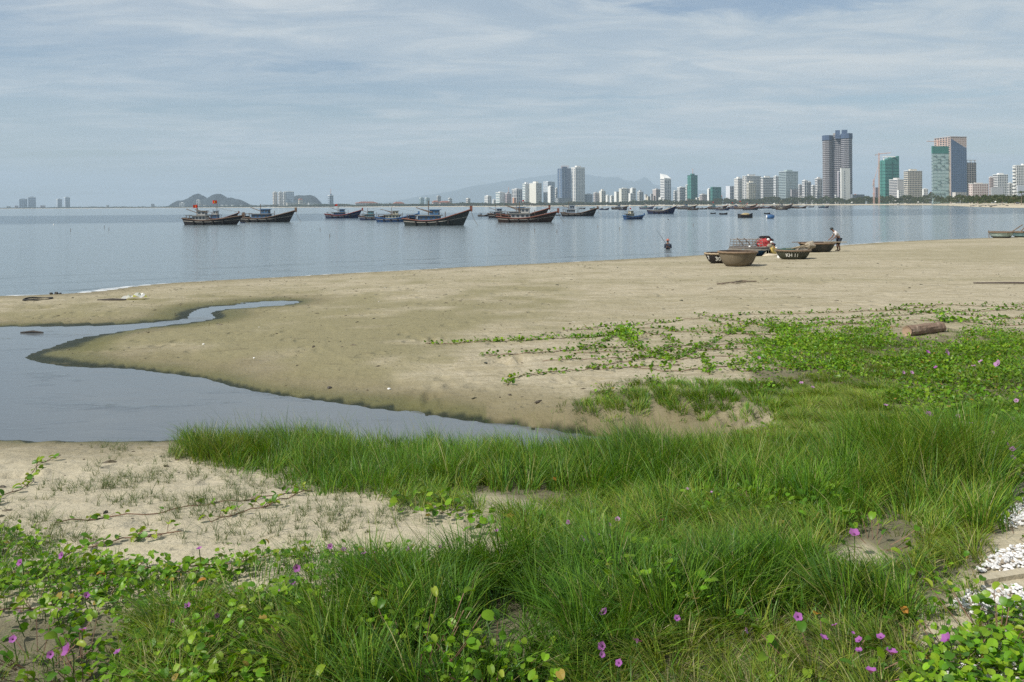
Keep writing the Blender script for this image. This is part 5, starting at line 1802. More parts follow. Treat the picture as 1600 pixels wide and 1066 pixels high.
props(MB().tube([(bg_.location.x - gR * .62, bg_.location.y - gR * .85, bg_.location.z + gh - .30), (bg_.location.x - gR * .5, bg_.location.y - gR * .7, bg_.location.z + gh + .2)], .05, 6)
      .blob((bg_.location.x - gR * .68, bg_.location.y - gR * .80, bg_.location.z + gh - .08), gR * .30, .22, .26, 5, 10, .22)
      .build('net_bundle', P_('sandy_net_cloth', (.30, .26, .20), rough=.95, var=.35, scale=8, bump=.8)), 'sandy net bundle hanging over the left side of the dark grey boat', 'bundle')

b1, r1_, h1_, fn = basket_boat('mint green basket boat with dark bottom near the right edge', 1546, 1582.5, 362, 371.8, w_mint, M_rimw, .07, bottom=.55, group='pale basket boats by the water at right')
MB().lathe([(r1_ * .55 + .02, .0), (fn(h1_ * .16) + .015, h1_ * .16 + .02), (fn(h1_ * .28) + .012, h1_ * .28 + .02)], 40).build('tarred_bottom', w_black, b1)
b2, r2_, h2_, fn = basket_boat('sky blue basket boat cut by the right edge', 1581, 1622, 362, 371.0, w_sky, M_rimw, .07, bottom=.55, group='pale basket boats by the water at right')
MB().lathe([(r2_ * .55 + .02, .0), (fn(h2_ * .16) + .015, h2_ * .16 + .02), (fn(h2_ * .25) + .012, h2_ * .25 + .02)], 40).build('tarred_bottom', w_black, b2)
for (xa, ya, xb, yb, bt, lb) in ((1579, 361.5, 1598, 351.2, b1, 'long oar slanting up from the mint green boat'), (1594, 361, 1606, 350, b2, 'oar slanting up from the sky blue boat')):
    Y = bt.location.y - .2
    a, c = at_Y(xa, ya + 2, Y), at_Y(xb, yb, Y)
    props(MB().tube([a, c], .045, 6).tube([a, a + (c - a) * .18], [.10, .05], 6).build('oar', M_pole), lb, 'oar')
Pp = at_Y(1545.5, 371.5, b1.location.y - .5)
props(MB().tube([Pp - np.array([0, 0, .2]), at_Y(1545, 360, b1.location.y - .5)], .035, 5).build('stake', M_pole), 'thin upright stake in the sand left of the mint green boat', 'stake')

# blue tub boat afloat
P = at_z(1203.5, 341.5, 0)
root = empty('tub_boat', P, 0, 'bright blue tub boat with a white end, afloat right of the gear-heaped dinghy', 'boat')
L_ = 13 / F * P[1]
V = [(.5 * L_ * math.cos(a), .34 * L_ * math.sin(a)) for a in np.linspace(0, 2 * math.pi, 20, endpoint=False)]
mb = MB()
mb.lathe([(.30 * L_, -.1), (.45 * L_, .12 * L_), (.5 * L_, .30 * L_), (.42 * L_, .42 * L_), (.15 * L_, .50 * L_), (.01, .51 * L_)], 20, sy=.7)
mb.build('hull', HULLS['blue'], root, smooth=True)
MB().lathe([(.46 * L_, .05 * L_), (.515 * L_, .2 * L_), (.515 * L_, .32 * L_), (.47 * L_, .38 * L_)], 20, sy=.7).build('rim', RAILS['blue'], root)
MB().blob((-.44 * L_, -.05 * L_, .22 * L_), .09 * L_, .2 * L_, .18 * L_, 2, 8, .1).build('white_end', M_wht, root)

# small boats and tubs lying on the far beach
for i, (x, y, wd) in enumerate(((1517, 323.0, 4), (1521, 322.2, 5), (1525, 321.0, 4), (1531.5, 323.0, 6), (1536, 321.2, 4), (1540, 322, 5), (1544.5, 321.2, 5), (1548.5, 323.3, 8), (1553, 322, 5), (1556.5, 321.4, 5), (1562.5, 320.5, 4), (1568, 320.2, 4), (1573.5, 321.8, 5), (1590, 318.5, 8), (1404, 322.2, 5), (1365, 321.6, 3), (1457, 321, 4), (1481, 321.4, 3.5), (1489, 321.5, 3))):
    Ys = shore_Y(x)
    Y = Ys + 8 if y > 322 else Ys + 30
    P = at_Y(x, y, Y)
    L_ = wd / F * Y
    zz = max(P[2], .4) if x > 1500 else .05
    rt = empty('beached_boat', (P[0], Y, zz), float(rng.uniform(-.6, .6)), 'small dark boat lying on the far sandy shore', 'boat', 'small dark boats along the far sandy shore')
    MB().lathe([(.2 * L_, 0), (.4 * L_, .06 * L_), (.5 * L_, .2 * L_), (.4 * L_, .22 * L_), (.1 * L_, .14 * L_), (.01, .13 * L_)], 12, sy=.5).build('hull', HULLS[('dark', 'navy', 'grey', 'green')[i % 4]], rt, smooth=True)
    MB().tube([(-.45 * L_, 0, .22 * L_), (.45 * L_, 0, .24 * L_)], .03 * L_, 4).build('thwart', RAILS['pale'], rt)
for i, (x, y, lb) in enumerate(((1555.5, 315.5, 'white beach parasol under the trees before the plain grey wall'), (1209.5, 318.6, 'white beach parasol below the banded white hotel'), (1331, 316.5, 'white beach parasol right of the giant tower'), (1435, 316, 'white beach parasol below the cream hotel with dark windows'))):
    Y = max(shore_Y(x) + 40, 650)
    P = at_Y(x, y, Y)
    mp = Y / F
    rt = empty('beach_parasol', (P[0], Y, P[2]), 0, lb, 'parasol', 'white parasols on the far shore')
    MB().tube([(0, 0, -3 * mp), (0, 0, 1 * mp)], .12 * mp, 5).build('pole', M_pole, rt)
    MB().lathe([(1.6 * mp, -.2 * mp), (.8 * mp, .7 * mp), (.01, 1.2 * mp)], 10).build('canopy', M_wht, rt)

# floats on the water
for (x, y, lb) in ((84, 351.5, 'white float on the water left of the flagged boat'), (1044, 343.5, 'tiny dark float right of the navy boat')):
    P = at_z(x, y, 0)
    props(MB().blob((P[0], P[1], .06), .14, .14, .14, 1, 10, .02).build('float', M_wht if x < 500 else M_blacknet, smooth=True), lb, 'float')
for i, (x, y) in enumerate(((163, 356.5), (170, 360), (110, 362), (500, 361), (515, 372), (1083, 354), (934, 356), (968, 360), (835, 363), (1150, 331), (1170, 329), (870, 364), (1340, 341))):
    P = at_z(x, y, 0)
    props(MB().tube([(P[0], P[1], -.1), (P[0] + .03, P[1], .45)], .03, 5).build('net_marker', M_pole), 'thin dark net marker stick standing in the bay', 'marker', 'net markers in the bay')


# ================================================================== people
def skin_mesh(joints, edges, root=0, sub=2):
    me = bpy.data.meshes.new('body')
    me.from_pydata([j[:3] for j in joints], edges, [])
    o = bpy.data.objects.new('tmp', me)
    col.objects.link(o)
    md = o.modifiers.new('s', 'SKIN')
    md.use_smooth_shade = True
    for i, j in enumerate(joints):
        sv = me.skin_vertices[0].data[i]
        sv.radius = (j[3], j[4] if len(j) > 4 else j[3])
        sv.use_root = i == root
    s2 = o.modifiers.new('b', 'SUBSURF')
    s2.levels = s2.render_levels = sub
    bpy.context.view_layer.update()
    out_ = bpy.data.meshes.new_from_object(o.evaluated_get(bpy.context.evaluated_depsgraph_get()))
    bpy.data.objects.remove(o)
    return out_


def hand(mb, w, d, palm_n, mi=0):
    """palm and five bent fingers at wrist w, pointing along d"""
    w, d, n = Vector(w), Vector(d).normalized(), Vector(palm_n).normalized()
    s = d.cross(n)
    mb.tube([w, w + d * .05, w + d * .09], [.026, .036, .034], 8, mi)
    for k, ln in enumerate((.07, .08, .075, .06)):
        b0 = w + d * .085 + s * (.028 - .019 * k)
        mb.tube([b0, b0 + d * ln * .5 + n * .008, b0 + d * ln * .8 + n * .035, b0 + d * ln * .8 + n * .05], [.009, .009, .008, .006], 6, mi)
    b0 = w + d * .03 + s * .03
    mb.tube([b0, b0 + s * .03 + d * .03, b0 + s * .035 + d * .06 + n * .02], [.011, .010, .008], 6, mi)


M_skin = P_('skin', (.20, .105, .065), rough=.6, var=.08, scale=5)
M_shirt = P_('pale_shirt', (.55, .52, .50), rough=.9, var=.1, scale=6, bump=.4, bscale=18)
M_short = P_('dark_shorts', (.035, .045, .065), rough=.9, var=.2, scale=6)
M_hair = P_('dark_hair', (.02, .018, .018), rough=.7)
M_cap = P_('dark_cap', (.04, .05, .05), rough=.9)


def face(head, r, fwd, parent):
    """eyes, nose, mouth and ears on a head at point head looking along fwd"""
    hd, f = Vector(head), Vector(fwd).normalized()
    s = f.cross(Vector((0, 0, 1))).normalized()
    u = s.cross(f)
    mb = MB()
    e = MB()
    for sg in (-1, 1):
        c = hd + f * r * .86 + s * sg * r * .36 + u * r * .02
        e.blob(c, .012, .012, .009, 1, 6, 0)
        c = hd + s * sg * r * .80
        mb.blob(c, .014, .02, .03, 1, 6, .05)
    mb.tube([hd + f * r * .93 + u * r * .05, hd + f * r * 1.14 - u * r * .28, hd + f * r * .93 - u * r * .32], [.008, .016, .010], 6)
    e.tube([hd + f * r * .90 - u * r * .55 - s * .022, hd + f * r * .94 - u * r * .55, hd + f * r * .90 - u * r * .55 + s * .022], .006, 5)
    mb.build('face_features', M_skin, parent, kind='stuff')
    e.build('eyes_and_mouth', M_hair, parent, kind='stuff')


# the man bending over the grey boat: he stands at its right, behind the planks, facing left
gm = at_Y(1308.5, 394.2, bg_.location.y + .05)
man = empty('person', (gm[0], bg_.location.y + .05, float(zfast(np.array([gm[0]]), np.array([bg_.location.y + .05]))[0])), 0, 'man in pale shirt, dark shorts and cap stooping over the planks', 'person')
J = [(.10, 0, .86, .15, .12), (.02, 0, 1.05, .15, .115), (-.14, 0, 1.24, .175, .12), (-.25, 0, 1.33, .06), (-.31, 0, 1.385, .065), (-.365, 0, 1.44, .095, .082), (-.39, 0, 1.50, .085, .075),
     (.10, .10, .80, .095), (.02, .12, .45, .062), (.08, .12, .08, .042), (-.10, .13, .03, .035),
     (.10, -.10, .80, .095), (.05, -.12, .45, .062), (.12, -.12, .08, .042), (-.06, -.14, .03, .035),
     (-.17, .19, 1.20, .062), (-.22, .23, .97, .046), (-.42, .17, .80, .034),
     (-.17, -.19, 1.20, .062), (-.20, -.24, .97, .046), (-.40, -.2, .78, .034)]
E = [(0, 1), (1, 2), (2, 3), (3, 4), (4, 5), (5, 6), (0, 7), (7, 8), (8, 9), (9, 10), (0, 11), (11, 12), (12, 13), (13, 14), (2, 15), (15, 16), (16, 17), (2, 18), (18, 19), (19, 20)]
bm_ = skin_mesh(J, E)
bm_.materials.append(M_skin)
body = link('body', bm_, man)
hb = MB()
hand(hb, J[17][:3], (-.8, -.1, -.4), (0, 0, -1))
hand(hb, J[20][:3], (-.8, .1, -.4), (0, 0, -1))
hb.build('hands', M_skin, body, smooth=True)
JS = [(.09, 0, .90, .165, .135), (.02, 0, 1.05, .175, .135), (-.14, 0, 1.24, .195, .14), (-.22, 0, 1.30, .10), (-.17, .19, 1.19, .085), (-.205, .22, 1.03, .07), (-.17, -.19, 1.19, .085), (-.19, -.225, 1.03, .07)]
sm = skin_mesh(JS, [(0, 1), (1, 2), (2, 3), (2, 4), (4, 5), (2, 6), (6, 7)])
sm.materials.append(M_shirt)
link('shirt', sm, man)
JP = [(.10, 0, .87, .165, .135), (.10, .10, .78, .115), (.03, .12, .47, .10), (.10, -.10, .78, .115), (.055, -.12, .47, .10)]
sm = skin_mesh(JP, [(0, 1), (1, 2), (0, 3), (3, 4)])
sm.materials.append(M_short)
link('shorts', sm, man)
MB().blob((-.37, 0, 1.49), .115, .10, .085, 2, 12, .03).lathe([(.05, 1.50), (.135, 1.475), (.13, 1.465), (.05, 1.48)], 14, c=(-.41, 0), sy=.75).build('cap', M_cap, man, smooth=True)
face((-.375, 0, 1.445), .095, (-1, 0, -.5), man)

# the angler, chest deep in the sea with a rod
P = at_z(1043.5, 389.5, 0)
ang = empty('person', (P[0], P[1], -.98), 0, 'angler in dark clothes and reddish hat standing chest deep with a rod', 'person')
J = [(0, 0, .90, .15, .12), (0, 0, 1.12, .15, .115), (0, 0, 1.34, .185, .12), (0, 0, 1.46, .06), (0, 0, 1.52, .062), (0, -.01, 1.60, .092, .085), (0, -.01, 1.68, .085, .08),
     (.09, 0, .82, .095), (.10, 0, .45, .065), (.10, .02, .06, .045), (.12, -.12, .03, .035), (-.09, 0, .82, .095), (-.10, 0, .45, .065), (-.10, .02, .06, .045), (-.12, -.12, .03, .035),
     (.20, 0, 1.33, .06), (.25, -.05, 1.08, .046), (.06, -.24, 1.12, .034), (-.20, 0, 1.33, .06), (-.25, -.05, 1.08, .046), (-.06, -.26, 1.16, .034)]
bm_ = skin_mesh(J, E)
bm_.materials.append(M_skin)
body = link('body', bm_, ang)
hb = MB()
hand(hb, J[17][:3], (-.7, -.5, .3), (0, 0, 1))
hand(hb, J[20][:3], (-.4, -.7, .3), (0, 0, 1))
hb.build('hands', M_skin, body, smooth=True)
JS = [(0, 0, .86, .165, .135), (0, 0, 1.12, .17, .135), (0, 0, 1.34, .205, .14), (0, 0, 1.44, .10), (.21, 0, 1.32, .085), (.255, -.05, 1.08, .068), (.10, -.2, 1.11, .055), (-.21, 0, 1.32, .085), (-.255, -.05, 1.08, .068), (-.10, -.21, 1.14, .055)]
sm = skin_mesh(JS, [(0, 1), (1, 2), (2, 3), (2, 4), (4, 5), (5, 6), (2, 7), (7, 8), (8, 9)])
sm.materials.append(M_short)
link('shirt', sm, ang)
JP = [(0, 0, .88, .165, .135), (.09, 0, .8, .115), (.10, 0, .4, .1), (-.09, 0, .8, .115), (-.10, 0, .4, .1)]
sm = skin_mesh(JP, [(0, 1), (1, 2), (0, 3), (3, 4)])
sm.materials.append(M_short)
link('trousers', sm, ang)
MB().lathe([(.001, 1.79), (.08, 1.775), (.105, 1.70), (.20, 1.665), (.20, 1.655), (.10, 1.67)], 18).build('hat', P_('red_hat', (.36, .13, .09), rough=.9, var=.1), ang, smooth=True)
face((0, -.01, 1.60), .092, (-.6, .8, 0), ang)
pa, pb = np.array([P[0] - .02, P[1] - .3, .15]), at_Y(1025, 358, P[1] - .3)
props(MB().tube([pa, (pa + pb) / 2, pb], [.018, .012, .006], 5).build('fishing_rod', M_blacknet), 'long thin fishing rod slanting up from the angler', 'fishing rod')

# ================================================================== odd things on the sand
M_bark = P_('log_bark', (.20, .135, .095), rough=.95, var=.35, scale=3, dirt=(.30, .23, .17), bump=1.0, bscale=14, stretch=(1, 6, 6))
M_endwood = P_('log_end', (.34, .24, .16), rough=.95, var=.25, scale=8)
ga, gb = g1(1417.5, 525), g1(1470, 518.5)
r_ = .12
axis = Vector(gb - ga)
lg = empty('driftwood_log', ga, 0, 'cut palm log lying on the sand above the vines', 'log')
pts = [Vector((0, 0, r_ - .02)) + axis * t for t in np.linspace(0, 1, 14)]
mb = MB()
n = 14
V, Fc = [], []
ax = axis.normalized()
sv = ax.cross(Vector((0, 0, 1))).normalized()
uv = sv.cross(ax)
for i, p in enumerate(pts):
    for k in range(n):
        th = 2 * math.pi * k / n
        q = r_ * (1 + .05 * math.sin(k * 2.3 + i * .7) + .05 * random.random() + (.06 if i % 2 else 0))
        V.append(p + (sv * math.cos(th) + uv * math.sin(th)) * q)
for i in range(len(pts) - 1):
    for k in range(n):
        Fc.append((i * n + k, i * n + (k + 1) % n, (i + 1) * n + (k + 1) % n, (i + 1) * n + k))
mb.add(V, Fc).build('trunk', M_bark, lg)
for s_, idx in ((-1, 0), (1, len(pts) - 1)):
    e = MB()
    c_ = pts[idx] + ax * s_ * .012
    ring = [c_ + (V[idx * n + k] - pts[idx]) * .97 for k in range(n)]
    rin = [c_ - ax * s_ * .02 + (V[idx * n + k] - pts[idx]) * .55 for k in range(n)]
    e.add(ring + rin + [c_ - ax * s_ * .02], [(k, (k + 1) % n, n + (k + 1) % n, n + k) for k in range(n)] + [(n + k, n + (k + 1) % n, 2 * n) for k in range(n)])
    e.build('cut_end', M_endwood, lg)

ga, gb = g1(1521, 443.5), g1(1640, 445)
props(MB().tube([ga + np.array([0, 0, .03]), (ga + gb) / 2 + np.array([0, 0, .05]), gb + np.array([0, 0, .06])], [.02, .03, .035], 7).build('pole', P_('dark_pole', (.07, .05, .045), rough=.8, var=.3, scale=3)), 'long dark pole lying on the sand at the right edge', 'pole')
tw = MB()
for (pts_, rr_s) in (([(1120, 445), (1140, 443.5), (1160, 441.5), (1182, 441)], .022), ([(1140, 443.5), (1150, 445), (1165, 443.5)], .013), ([(1150, 442.3), (1160, 439.5), (1166, 439.8)], .012), ([(1125, 444.6), (1133, 446.5)], .012)):
    tw.tube([g1(*q) + np.array([0, 0, .03 + .03 * random.random()]) for q in pts_], rr_s, 5)
props(tw.build('driftwood_branch', M_pole), 'thin dry branch with twigs lying below the basket boats', 'branch')
# rubbish and driftwood at the left waterline
g = g1(210, 468)
pb_ = MB()
Vb, Fb = [], []
rb = random.Random(3)
nx, ny = 9, 6
for j in range(ny):
    for i in range(nx):
        a, c = i / (nx - 1) * 2 - 1, j / (ny - 1) * 2 - 1
        Vb.append((g[0] + a * .38 + rb.uniform(-.05, .05), g[1] + c * .22 + rb.uniform(-.04, .04), g[2] + max(0, .17 * (1 - .6 * a * a - .5 * c * c) + rb.uniform(-.06, .07) + .05 * (a > .1))))
Fb = [(j * nx + i, j * nx + i + 1, (j + 1) * nx + i + 1, (j + 1) * nx + i) for j in range(ny - 1) for i in range(nx - 1)]
props(pb_.add(Vb, Fb).build('plastic_bag', leafmat('thin_plastic', .35, .35, (.60, .60, .64), .6)), 'crumpled pale plastic bag on the sandbar at left', 'plastic bag')
g = g1(193, 469.5)
props(MB().tube([(g[0] - .95, g[1] + .1, g[2] + .01), (g[0] - .4, g[1], g[2] + .03), (g[0] + .1, g[1] - .03, g[2] + .03)], [.02, .05, .03], 6).build('driftwood_branch', P_('wet_wood', (.05, .042, .035), rough=.8)), 'flat dark piece of driftwood touching the plastic bag', 'driftwood')
g = g1(59, 468.5)
hoop = MB().tube([(g[0] + .46 * math.cos(a), g[1] + .42 * math.sin(a), g[2] + .03 + .02 * math.sin(3 * a)) for a in np.linspace(0, 2 * math.pi, 22)], .03, 6, cap=False)
props(hoop.build('half_buried_tyre', P_('tyre_rubber', (.02, .02, .02), rough=.8)), 'dark hoop half buried in the sand at the left waterline', 'hoop')
g = g1(86, 460)
rk = MB()
for (dx, dz, s_) in ((-.15, .02, .07), (.05, .03, .09), (.2, .02, .06)):
    rk.blob((g[0] + dx, g[1], g[2] + dz), s_, s_ * .8, s_ * .7, int(s_ * 99), 8, .3)
props(rk.build('weedy_rock', P_('weedy_rock', (.045, .042, .035), var=.4, scale=6)), 'dark weedy lump at the waterline behind the half buried hoop', 'rock')
for (x, y, rx_, lb) in ((608, 608.5, .022, 'bright white shell on the sand left of the trampled patch'), (515, 607, .032, 'small dark clod alone near the lagoon bank'), (318, 538.5, .02, 'pale shell on the olive sand spit'), (397, 560, .017, 'tiny pale shell on the spit near the lagoon')):
    g = g1(x, y)
    props(MB().blob((g[0], g[1], g[2] + rx_ * .4), rx_ * 1.3, rx_, rx_ * .8, 3, 8, .2).build('shell' if 'shell' in lb else 'clod', M_wht if 'shell' in lb else P_('dark_clod', (.05, .042, .035))), lb, 'shell' if 'shell' in lb else 'clod')
g = g1(50, 535)
props(MB().tube([(g[0] - .3, g[1], ZP + .01), (g[0], g[1] + .04, ZP + .03), (g[0] + .3, g[1], ZP + .01)], [.02, .035, .015], 6).build('driftwood_branch', P_('wet_wood', (.05, .042, .035), rough=.8)), 'dark stick floating in the lagoon near the spit tip', 'driftwood')

# ================================================================== plants of the beach
def tri_blades(base, hgt, wid, lean, leanv, tint, segs=3, curl=1.7):
    """curved tapering blades: base (N,3), height, width, lean direction (N,2), lean amount, tint (N,3)"""
    n = len(base)
    ts = np.linspace(0, 1, segs + 1)
    wd = np.stack((-lean[:, 1], lean[:, 0]), 1)
    tw = rng.uniform(-1.2, 1.2, n)
    wd = np.stack((wd[:, 0] * np.cos(tw) - wd[:, 1] * np.sin(tw), wd[:, 0] * np.sin(tw) + wd[:, 1] * np.cos(tw)), 1)
    V = []
    for k, t_ in enumerate(ts):
        c = np.empty((n, 3))
        off = leanv * hgt * t_ ** curl
        c[:, 0] = base[:, 0] + lean[:, 0] * off
        c[:, 1] = base[:, 1] + lean[:, 1] * off
        c[:, 2] = base[:, 2] - .01 + hgt * (t_ - .30 * leanv * t_ ** 2)
        if k < segs:
            ww = (wid * (1 - .75 * t_ ** 1.5) * .5)[:, None]
            a, b = c.copy(), c.copy()
            a[:, :2] -= wd * ww
            b[:, :2] += wd * ww
            V += [a, b]
        else:
            V.append(c)
    m = 2 * segs + 1
    verts = np.stack(V, 1).reshape(-1, 3)
    b0 = (np.arange(n) * m)[:, None]
    F_ = []
    for k in range(segs - 1):
        i = 2 * k
        F_ += [(i, i + 1, i + 3), (i, i + 3, i + 2)]
    i = 2 * (segs - 1)
    F_.append((i, i + 1, i + 2))
    T_ = np.concatenate([b0 + np.array(f)[None] for f in F_], 0)
    col_ = np.repeat(tint, m, 0).reshape(n, m, 3)
    return verts, T_, col_.reshape(-1, 3)


def scatter(n, x0, x1, y0, y1):
    """points on the ground with their photo position"""
    x, y = rng.uniform(x0, x1, n), rng.uniform(y0, y1, n)
    keep = np.abs(x) < y * .66 + .6
    x, y = x[keep], y[keep]
    z = zfast(x, y)
    px, py = proj(x, y, z)
    return x, y, z, px, py


def soft_in(px, py, x, y, poly, edge=35, nsc=1.1):
    d = dist_line(px, py, list(poly), True)
    s_ = np.where(pip(px, py, poly), d, -d)
    return np.clip((s_ + (fbm(x * nsc, y * nsc, 3) - .5) * edge * 2.2) / edge + .5, 0, 1)


G_tall = [(285, 703), (420, 699), (560, 708), (700, 720), (850, 724), (1000, 716), (1100, 712), (1200, 722), (1320, 712), (1470, 722), (1540, 752), (1572, 800), (1566, 850), (1500, 892), (1420, 880),
          (1370, 828), (1300, 815), (1200, 800), (1120, 790), (1000, 782), (900, 775), (760, 778), (640, 765), (540, 758), (420, 742), (310, 722)]
G_front = [(470, 1000), (545, 935), (640, 905), (800, 885), (950, 880), (1080, 900), (1200, 895), (1300, 905), (1420, 935), (1455, 975), (1380, 1010), (1300, 990), (1200, 985), (1100, 1000), (980, 1040), (850, 1100), (560, 1130), (470, 1090)]
G_mid = [(620, 775), (800, 778), (1000, 780), (1250, 790), (1340, 815), (1300, 860), (1420, 890), (1440, 930), (1300, 905), (1080, 900), (930, 880), (800, 880), (760, 830), (700, 800)]
G_right = [(1430, 850), (1545, 815), (1558, 845), (1515, 895), (1435, 925), (1380, 900)]
G_bot = [(200, 985), (320, 950), (480, 960), (520, 1000), (560, 1100), (640, 1140), (200, 1140)]
G_bot2 = [(860, 1020), (1050, 985), (1250, 970), (1420, 980), (1450, 1020), (1430, 1140), (860, 1140)]
G_bank = [(868, 640), (940, 608), (1060, 600), (1180, 597), (1300, 585), (1420, 590), (1420, 630), (1390, 665), (1290, 672), (1200, 652), (1080, 655), (960, 655)]
G_olive = [(1200, 640), (1320, 600), (1430, 640), (1450, 690), (1400, 720), (1200, 715), (1150, 690), (1230, 670)]
S_gap = [(1290, 858), (1350, 845), (1395, 870), (1370, 895), (1300, 890)]
S_dark = [(1330, 820), (1400, 800), (1450, 830), (1420, 860), (1350, 850)]
LOG_ = [(1395, 500), (1490, 496), (1495, 522), (1470, 531), (1395, 538)]
L_right = [(1160, 550), (1240, 528), (1330, 522), (1400, 536), (1490, 534), (1560, 522), (1750, 512), (1750, 725), (1590, 735), (1530, 700), (1460, 680), (1400, 650), (1300, 625), (1380, 600), (1290, 575), (1190, 563)]
L_left = [(-80, 835), (60, 850), (180, 885), (330, 895), (520, 868), (760, 872), (700, 895), (560, 905), (500, 960), (520, 1140), (-80, 1140)]
L_corner = [(1440, 1015), (1500, 985), (1570, 945), (1720, 960), (1720, 1140), (1400, 1140)]
L_low = [(1030, 960), (1120, 940), (1330, 960), (1440, 1000), (1440, 1100), (1250, 1040)]
L_mid = [(1050, 800), (1130, 762), (1320, 765), (1340, 835), (1240, 850), (1080, 840)]
L_c1 = [(570, 1000), (620, 975), (720, 985), (735, 1040), (700, 1120), (560, 1120)]
L_c2 = [(920, 890), (985, 862), (1060, 900), (1060, 960), (960, 985), (925, 940)]
L_band = [(620, 800), (700, 790), (830, 810), (960, 815), (900, 850), (760, 868), (650, 845)]

GREEN = np.array([(.078, .185, .018), (.104, .222, .020), (.052, .132, .022), (.140, .250, .022)])
OLIVE = np.array([(.165, .232, .024), (.215, .245, .036), (.130, .205, .022)])
STRAW = np.array([(.33, .31, .14), (.25, .23, .09)])


def tints(n, p_olive, p_straw, x, y):
    k = rng.random(n)
    patch = fbm(x * .9 + 3, y * .9, 3)
    c = GREEN[rng.integers(0, 4, n)]
    po = np.clip(p_olive + (patch - .5) * 1.0, 0, .95)
    ps = p_straw * (.15 + .9 * patch)
    o_ = rng.random(n) < po
    c[o_] = OLIVE[rng.integers(0, 3, o_.sum())]
    s_ = rng.random(n) < ps
    c[s_] = STRAW[rng.integers(0, 2, s_.sum())]
    return c * rng.uniform(.65, 1.35, (n, 1)) * (.72 + .56 * fbm(x * 1.1 + 30, y * 1.1, 3))[:, None]


def grow(polys, n, region, h, wd, lean, p_olive, p_straw, clump=.35, segs=3, edge=30, avoid=(), dens_noise=(.25, .6), curl=1.7):
    x, y, z, px, py = scatter(n, *region)
    d = np.zeros(len(x))
    for q in polys:
        d = np.maximum(d, soft_in(px, py, x, y, q, edge))
    for q in avoid:
        d = d * (1 - soft_in(px, py, x, y, q, 18))
    patch = fbm(x * 1.6, y * 1.6, 3)
    d = d * sstep(dens_noise[0], dens_noise[1], patch + .12)
    d = d * (sd_pool(x, y) > .04)
    k = rng.random(len(x)) < d
    x, y, z, dd = x[k], y[k], z[k], d[k]
    n_ = len(x)
    # blades of one clump fan out from its middle
    cs = clump
    cxg, cyg = np.floor(x / cs), np.floor(y / cs)
    jx = (np.modf(np.sin(cxg * 127.1 + cyg * 311.7) * 43758.5453)[0] * .5 + .5)
    jy = (np.modf(np.sin(cxg * 269.5 + cyg * 183.3) * 24634.6345)[0] * .5 + .5)
    mx_, my_ = (cxg + jx) * cs, (cyg + jy) * cs
    vx, vy = x - mx_, y - my_
    x2, y2 = x - vx * .30, y - vy * .30
    ang = np.arctan2(vy, vx) + rng.normal(0, .6, n_)
    ln = np.stack((np.cos(ang), np.sin(ang)), 1)
    hh = h[0] + (h[1] - h[0]) * np.clip(.55 * fbm(x * .7 + 5, y * .7, 2) * 1.6 + .45 * rng.random(n_) - .15, 0, 1)
    hh = hh * (.45 + .55 * dd) * (.7 + .6 * jx)
    lv = np.clip(lean[0] + (lean[1] - lean[0]) * rng.random(n_) + np.hypot(vx, vy) / cs * .35, 0, 1.5)
    w_ = rng.uniform(*wd, n_)
    return tri_blades(np.stack((x2, y2, z), 1), hh, w_, ln, lv, tints(n_, p_olive, p_straw, x, y), segs, curl)


def merge(parts):
    V, T_, C_ = [], [], []
    b = 0
    for v, t_, c_ in parts:
        V.append(v)
        T_.append(t_ + b)
        C_.append(c_)
        b += len(v)
    return np.concatenate(V), np.concatenate(T_), np.concatenate(C_)


M_grass = leafmat('grass_blade', .28, .42, gloss=.22)
REG = (-5.5, 8.5, 3.4, 12.5)
parts = [grow([G_tall], 165000, (-4.6, 7.6, 6.2, 12.2), (.14, .60), (.0038, .0085), (.05, .65), .20, .08, .28, 4, 30, (S_gap, S_dark), (.22, .55)),
         grow([[(1290, 735), (1400, 722), (1550, 745), (1570, 800), (1520, 838), (1420, 828), (1340, 790)]], 36000, (2.6, 7.6, 7.0, 11.0), (.50, .92), (.004, .008), (.05, .6), .42, .10, .42, 4, 25, (S_dark,), (.1, .4)),
         grow([G_tall], 4200, (-4.6, 7.6, 6.2, 12.2), (.55, .78), (.003, .005), (.1, .5), .45, .25, .4, 4, 25, (S_gap, S_dark)),
         grow([G_front], 105000, (-2.5, 4.5, 3.3, 6.8), (.14, .46), (.004, .010), (.05, .85), .12, .07, .22, 4, 30, (), (.2, .5)),
         grow([G_front], 2200, (-2.5, 4.5, 3.3, 6.8), (.42, .58), (.003, .006), (.1, .5), .4, .3, .4, 4, 25)]
v, t_, c_ = merge(parts)
link('tall_grass', np_mesh('tall_grass', v, tris=t_, mats=[M_grass], colors=c_), kind='stuff')
parts = [grow([G_mid, G_right], 110000, (-1.6, 6.2, 5.0, 9.8), (.10, .32), (.004, .008), (.2, 1.0), .60, .14, .22, 3, 30, (S_gap,), (.12, .42)),
         grow([G_tall], 40000, (-4.6, 7.6, 6.2, 12.2), (.08, .22), (.004, .008), (.3, 1.1), .55, .25, .3, 3, 35, (S_gap,), (.1, .4)),
         grow([G_bot, G_bot2], 110000, (-4, 4.2, 3.2, 6.2), (.10, .30), (.003, .008), (.2, 1.1), .42, .22, .2, 3, 30, (), (.05, .35)),
         grow([L_left], 30000, (-4, 1.0, 3.2, 8.2), (.08, .24), (.003, .007), (.2, .9), .25, .15, .2, 3, 30, dens_noise=(.48, .72)),
         grow([L_low, L_corner, [(1390, 940), (1500, 885), (1540, 890), (1540, 930), (1480, 990), (1420, 1000)]], 30000, (.6, 5, 3.2, 6.6), (.06, .2), (.003, .006), (.3, 1.1), .45, .4, .2, 3, 30, dens_noise=(.3, .6))]
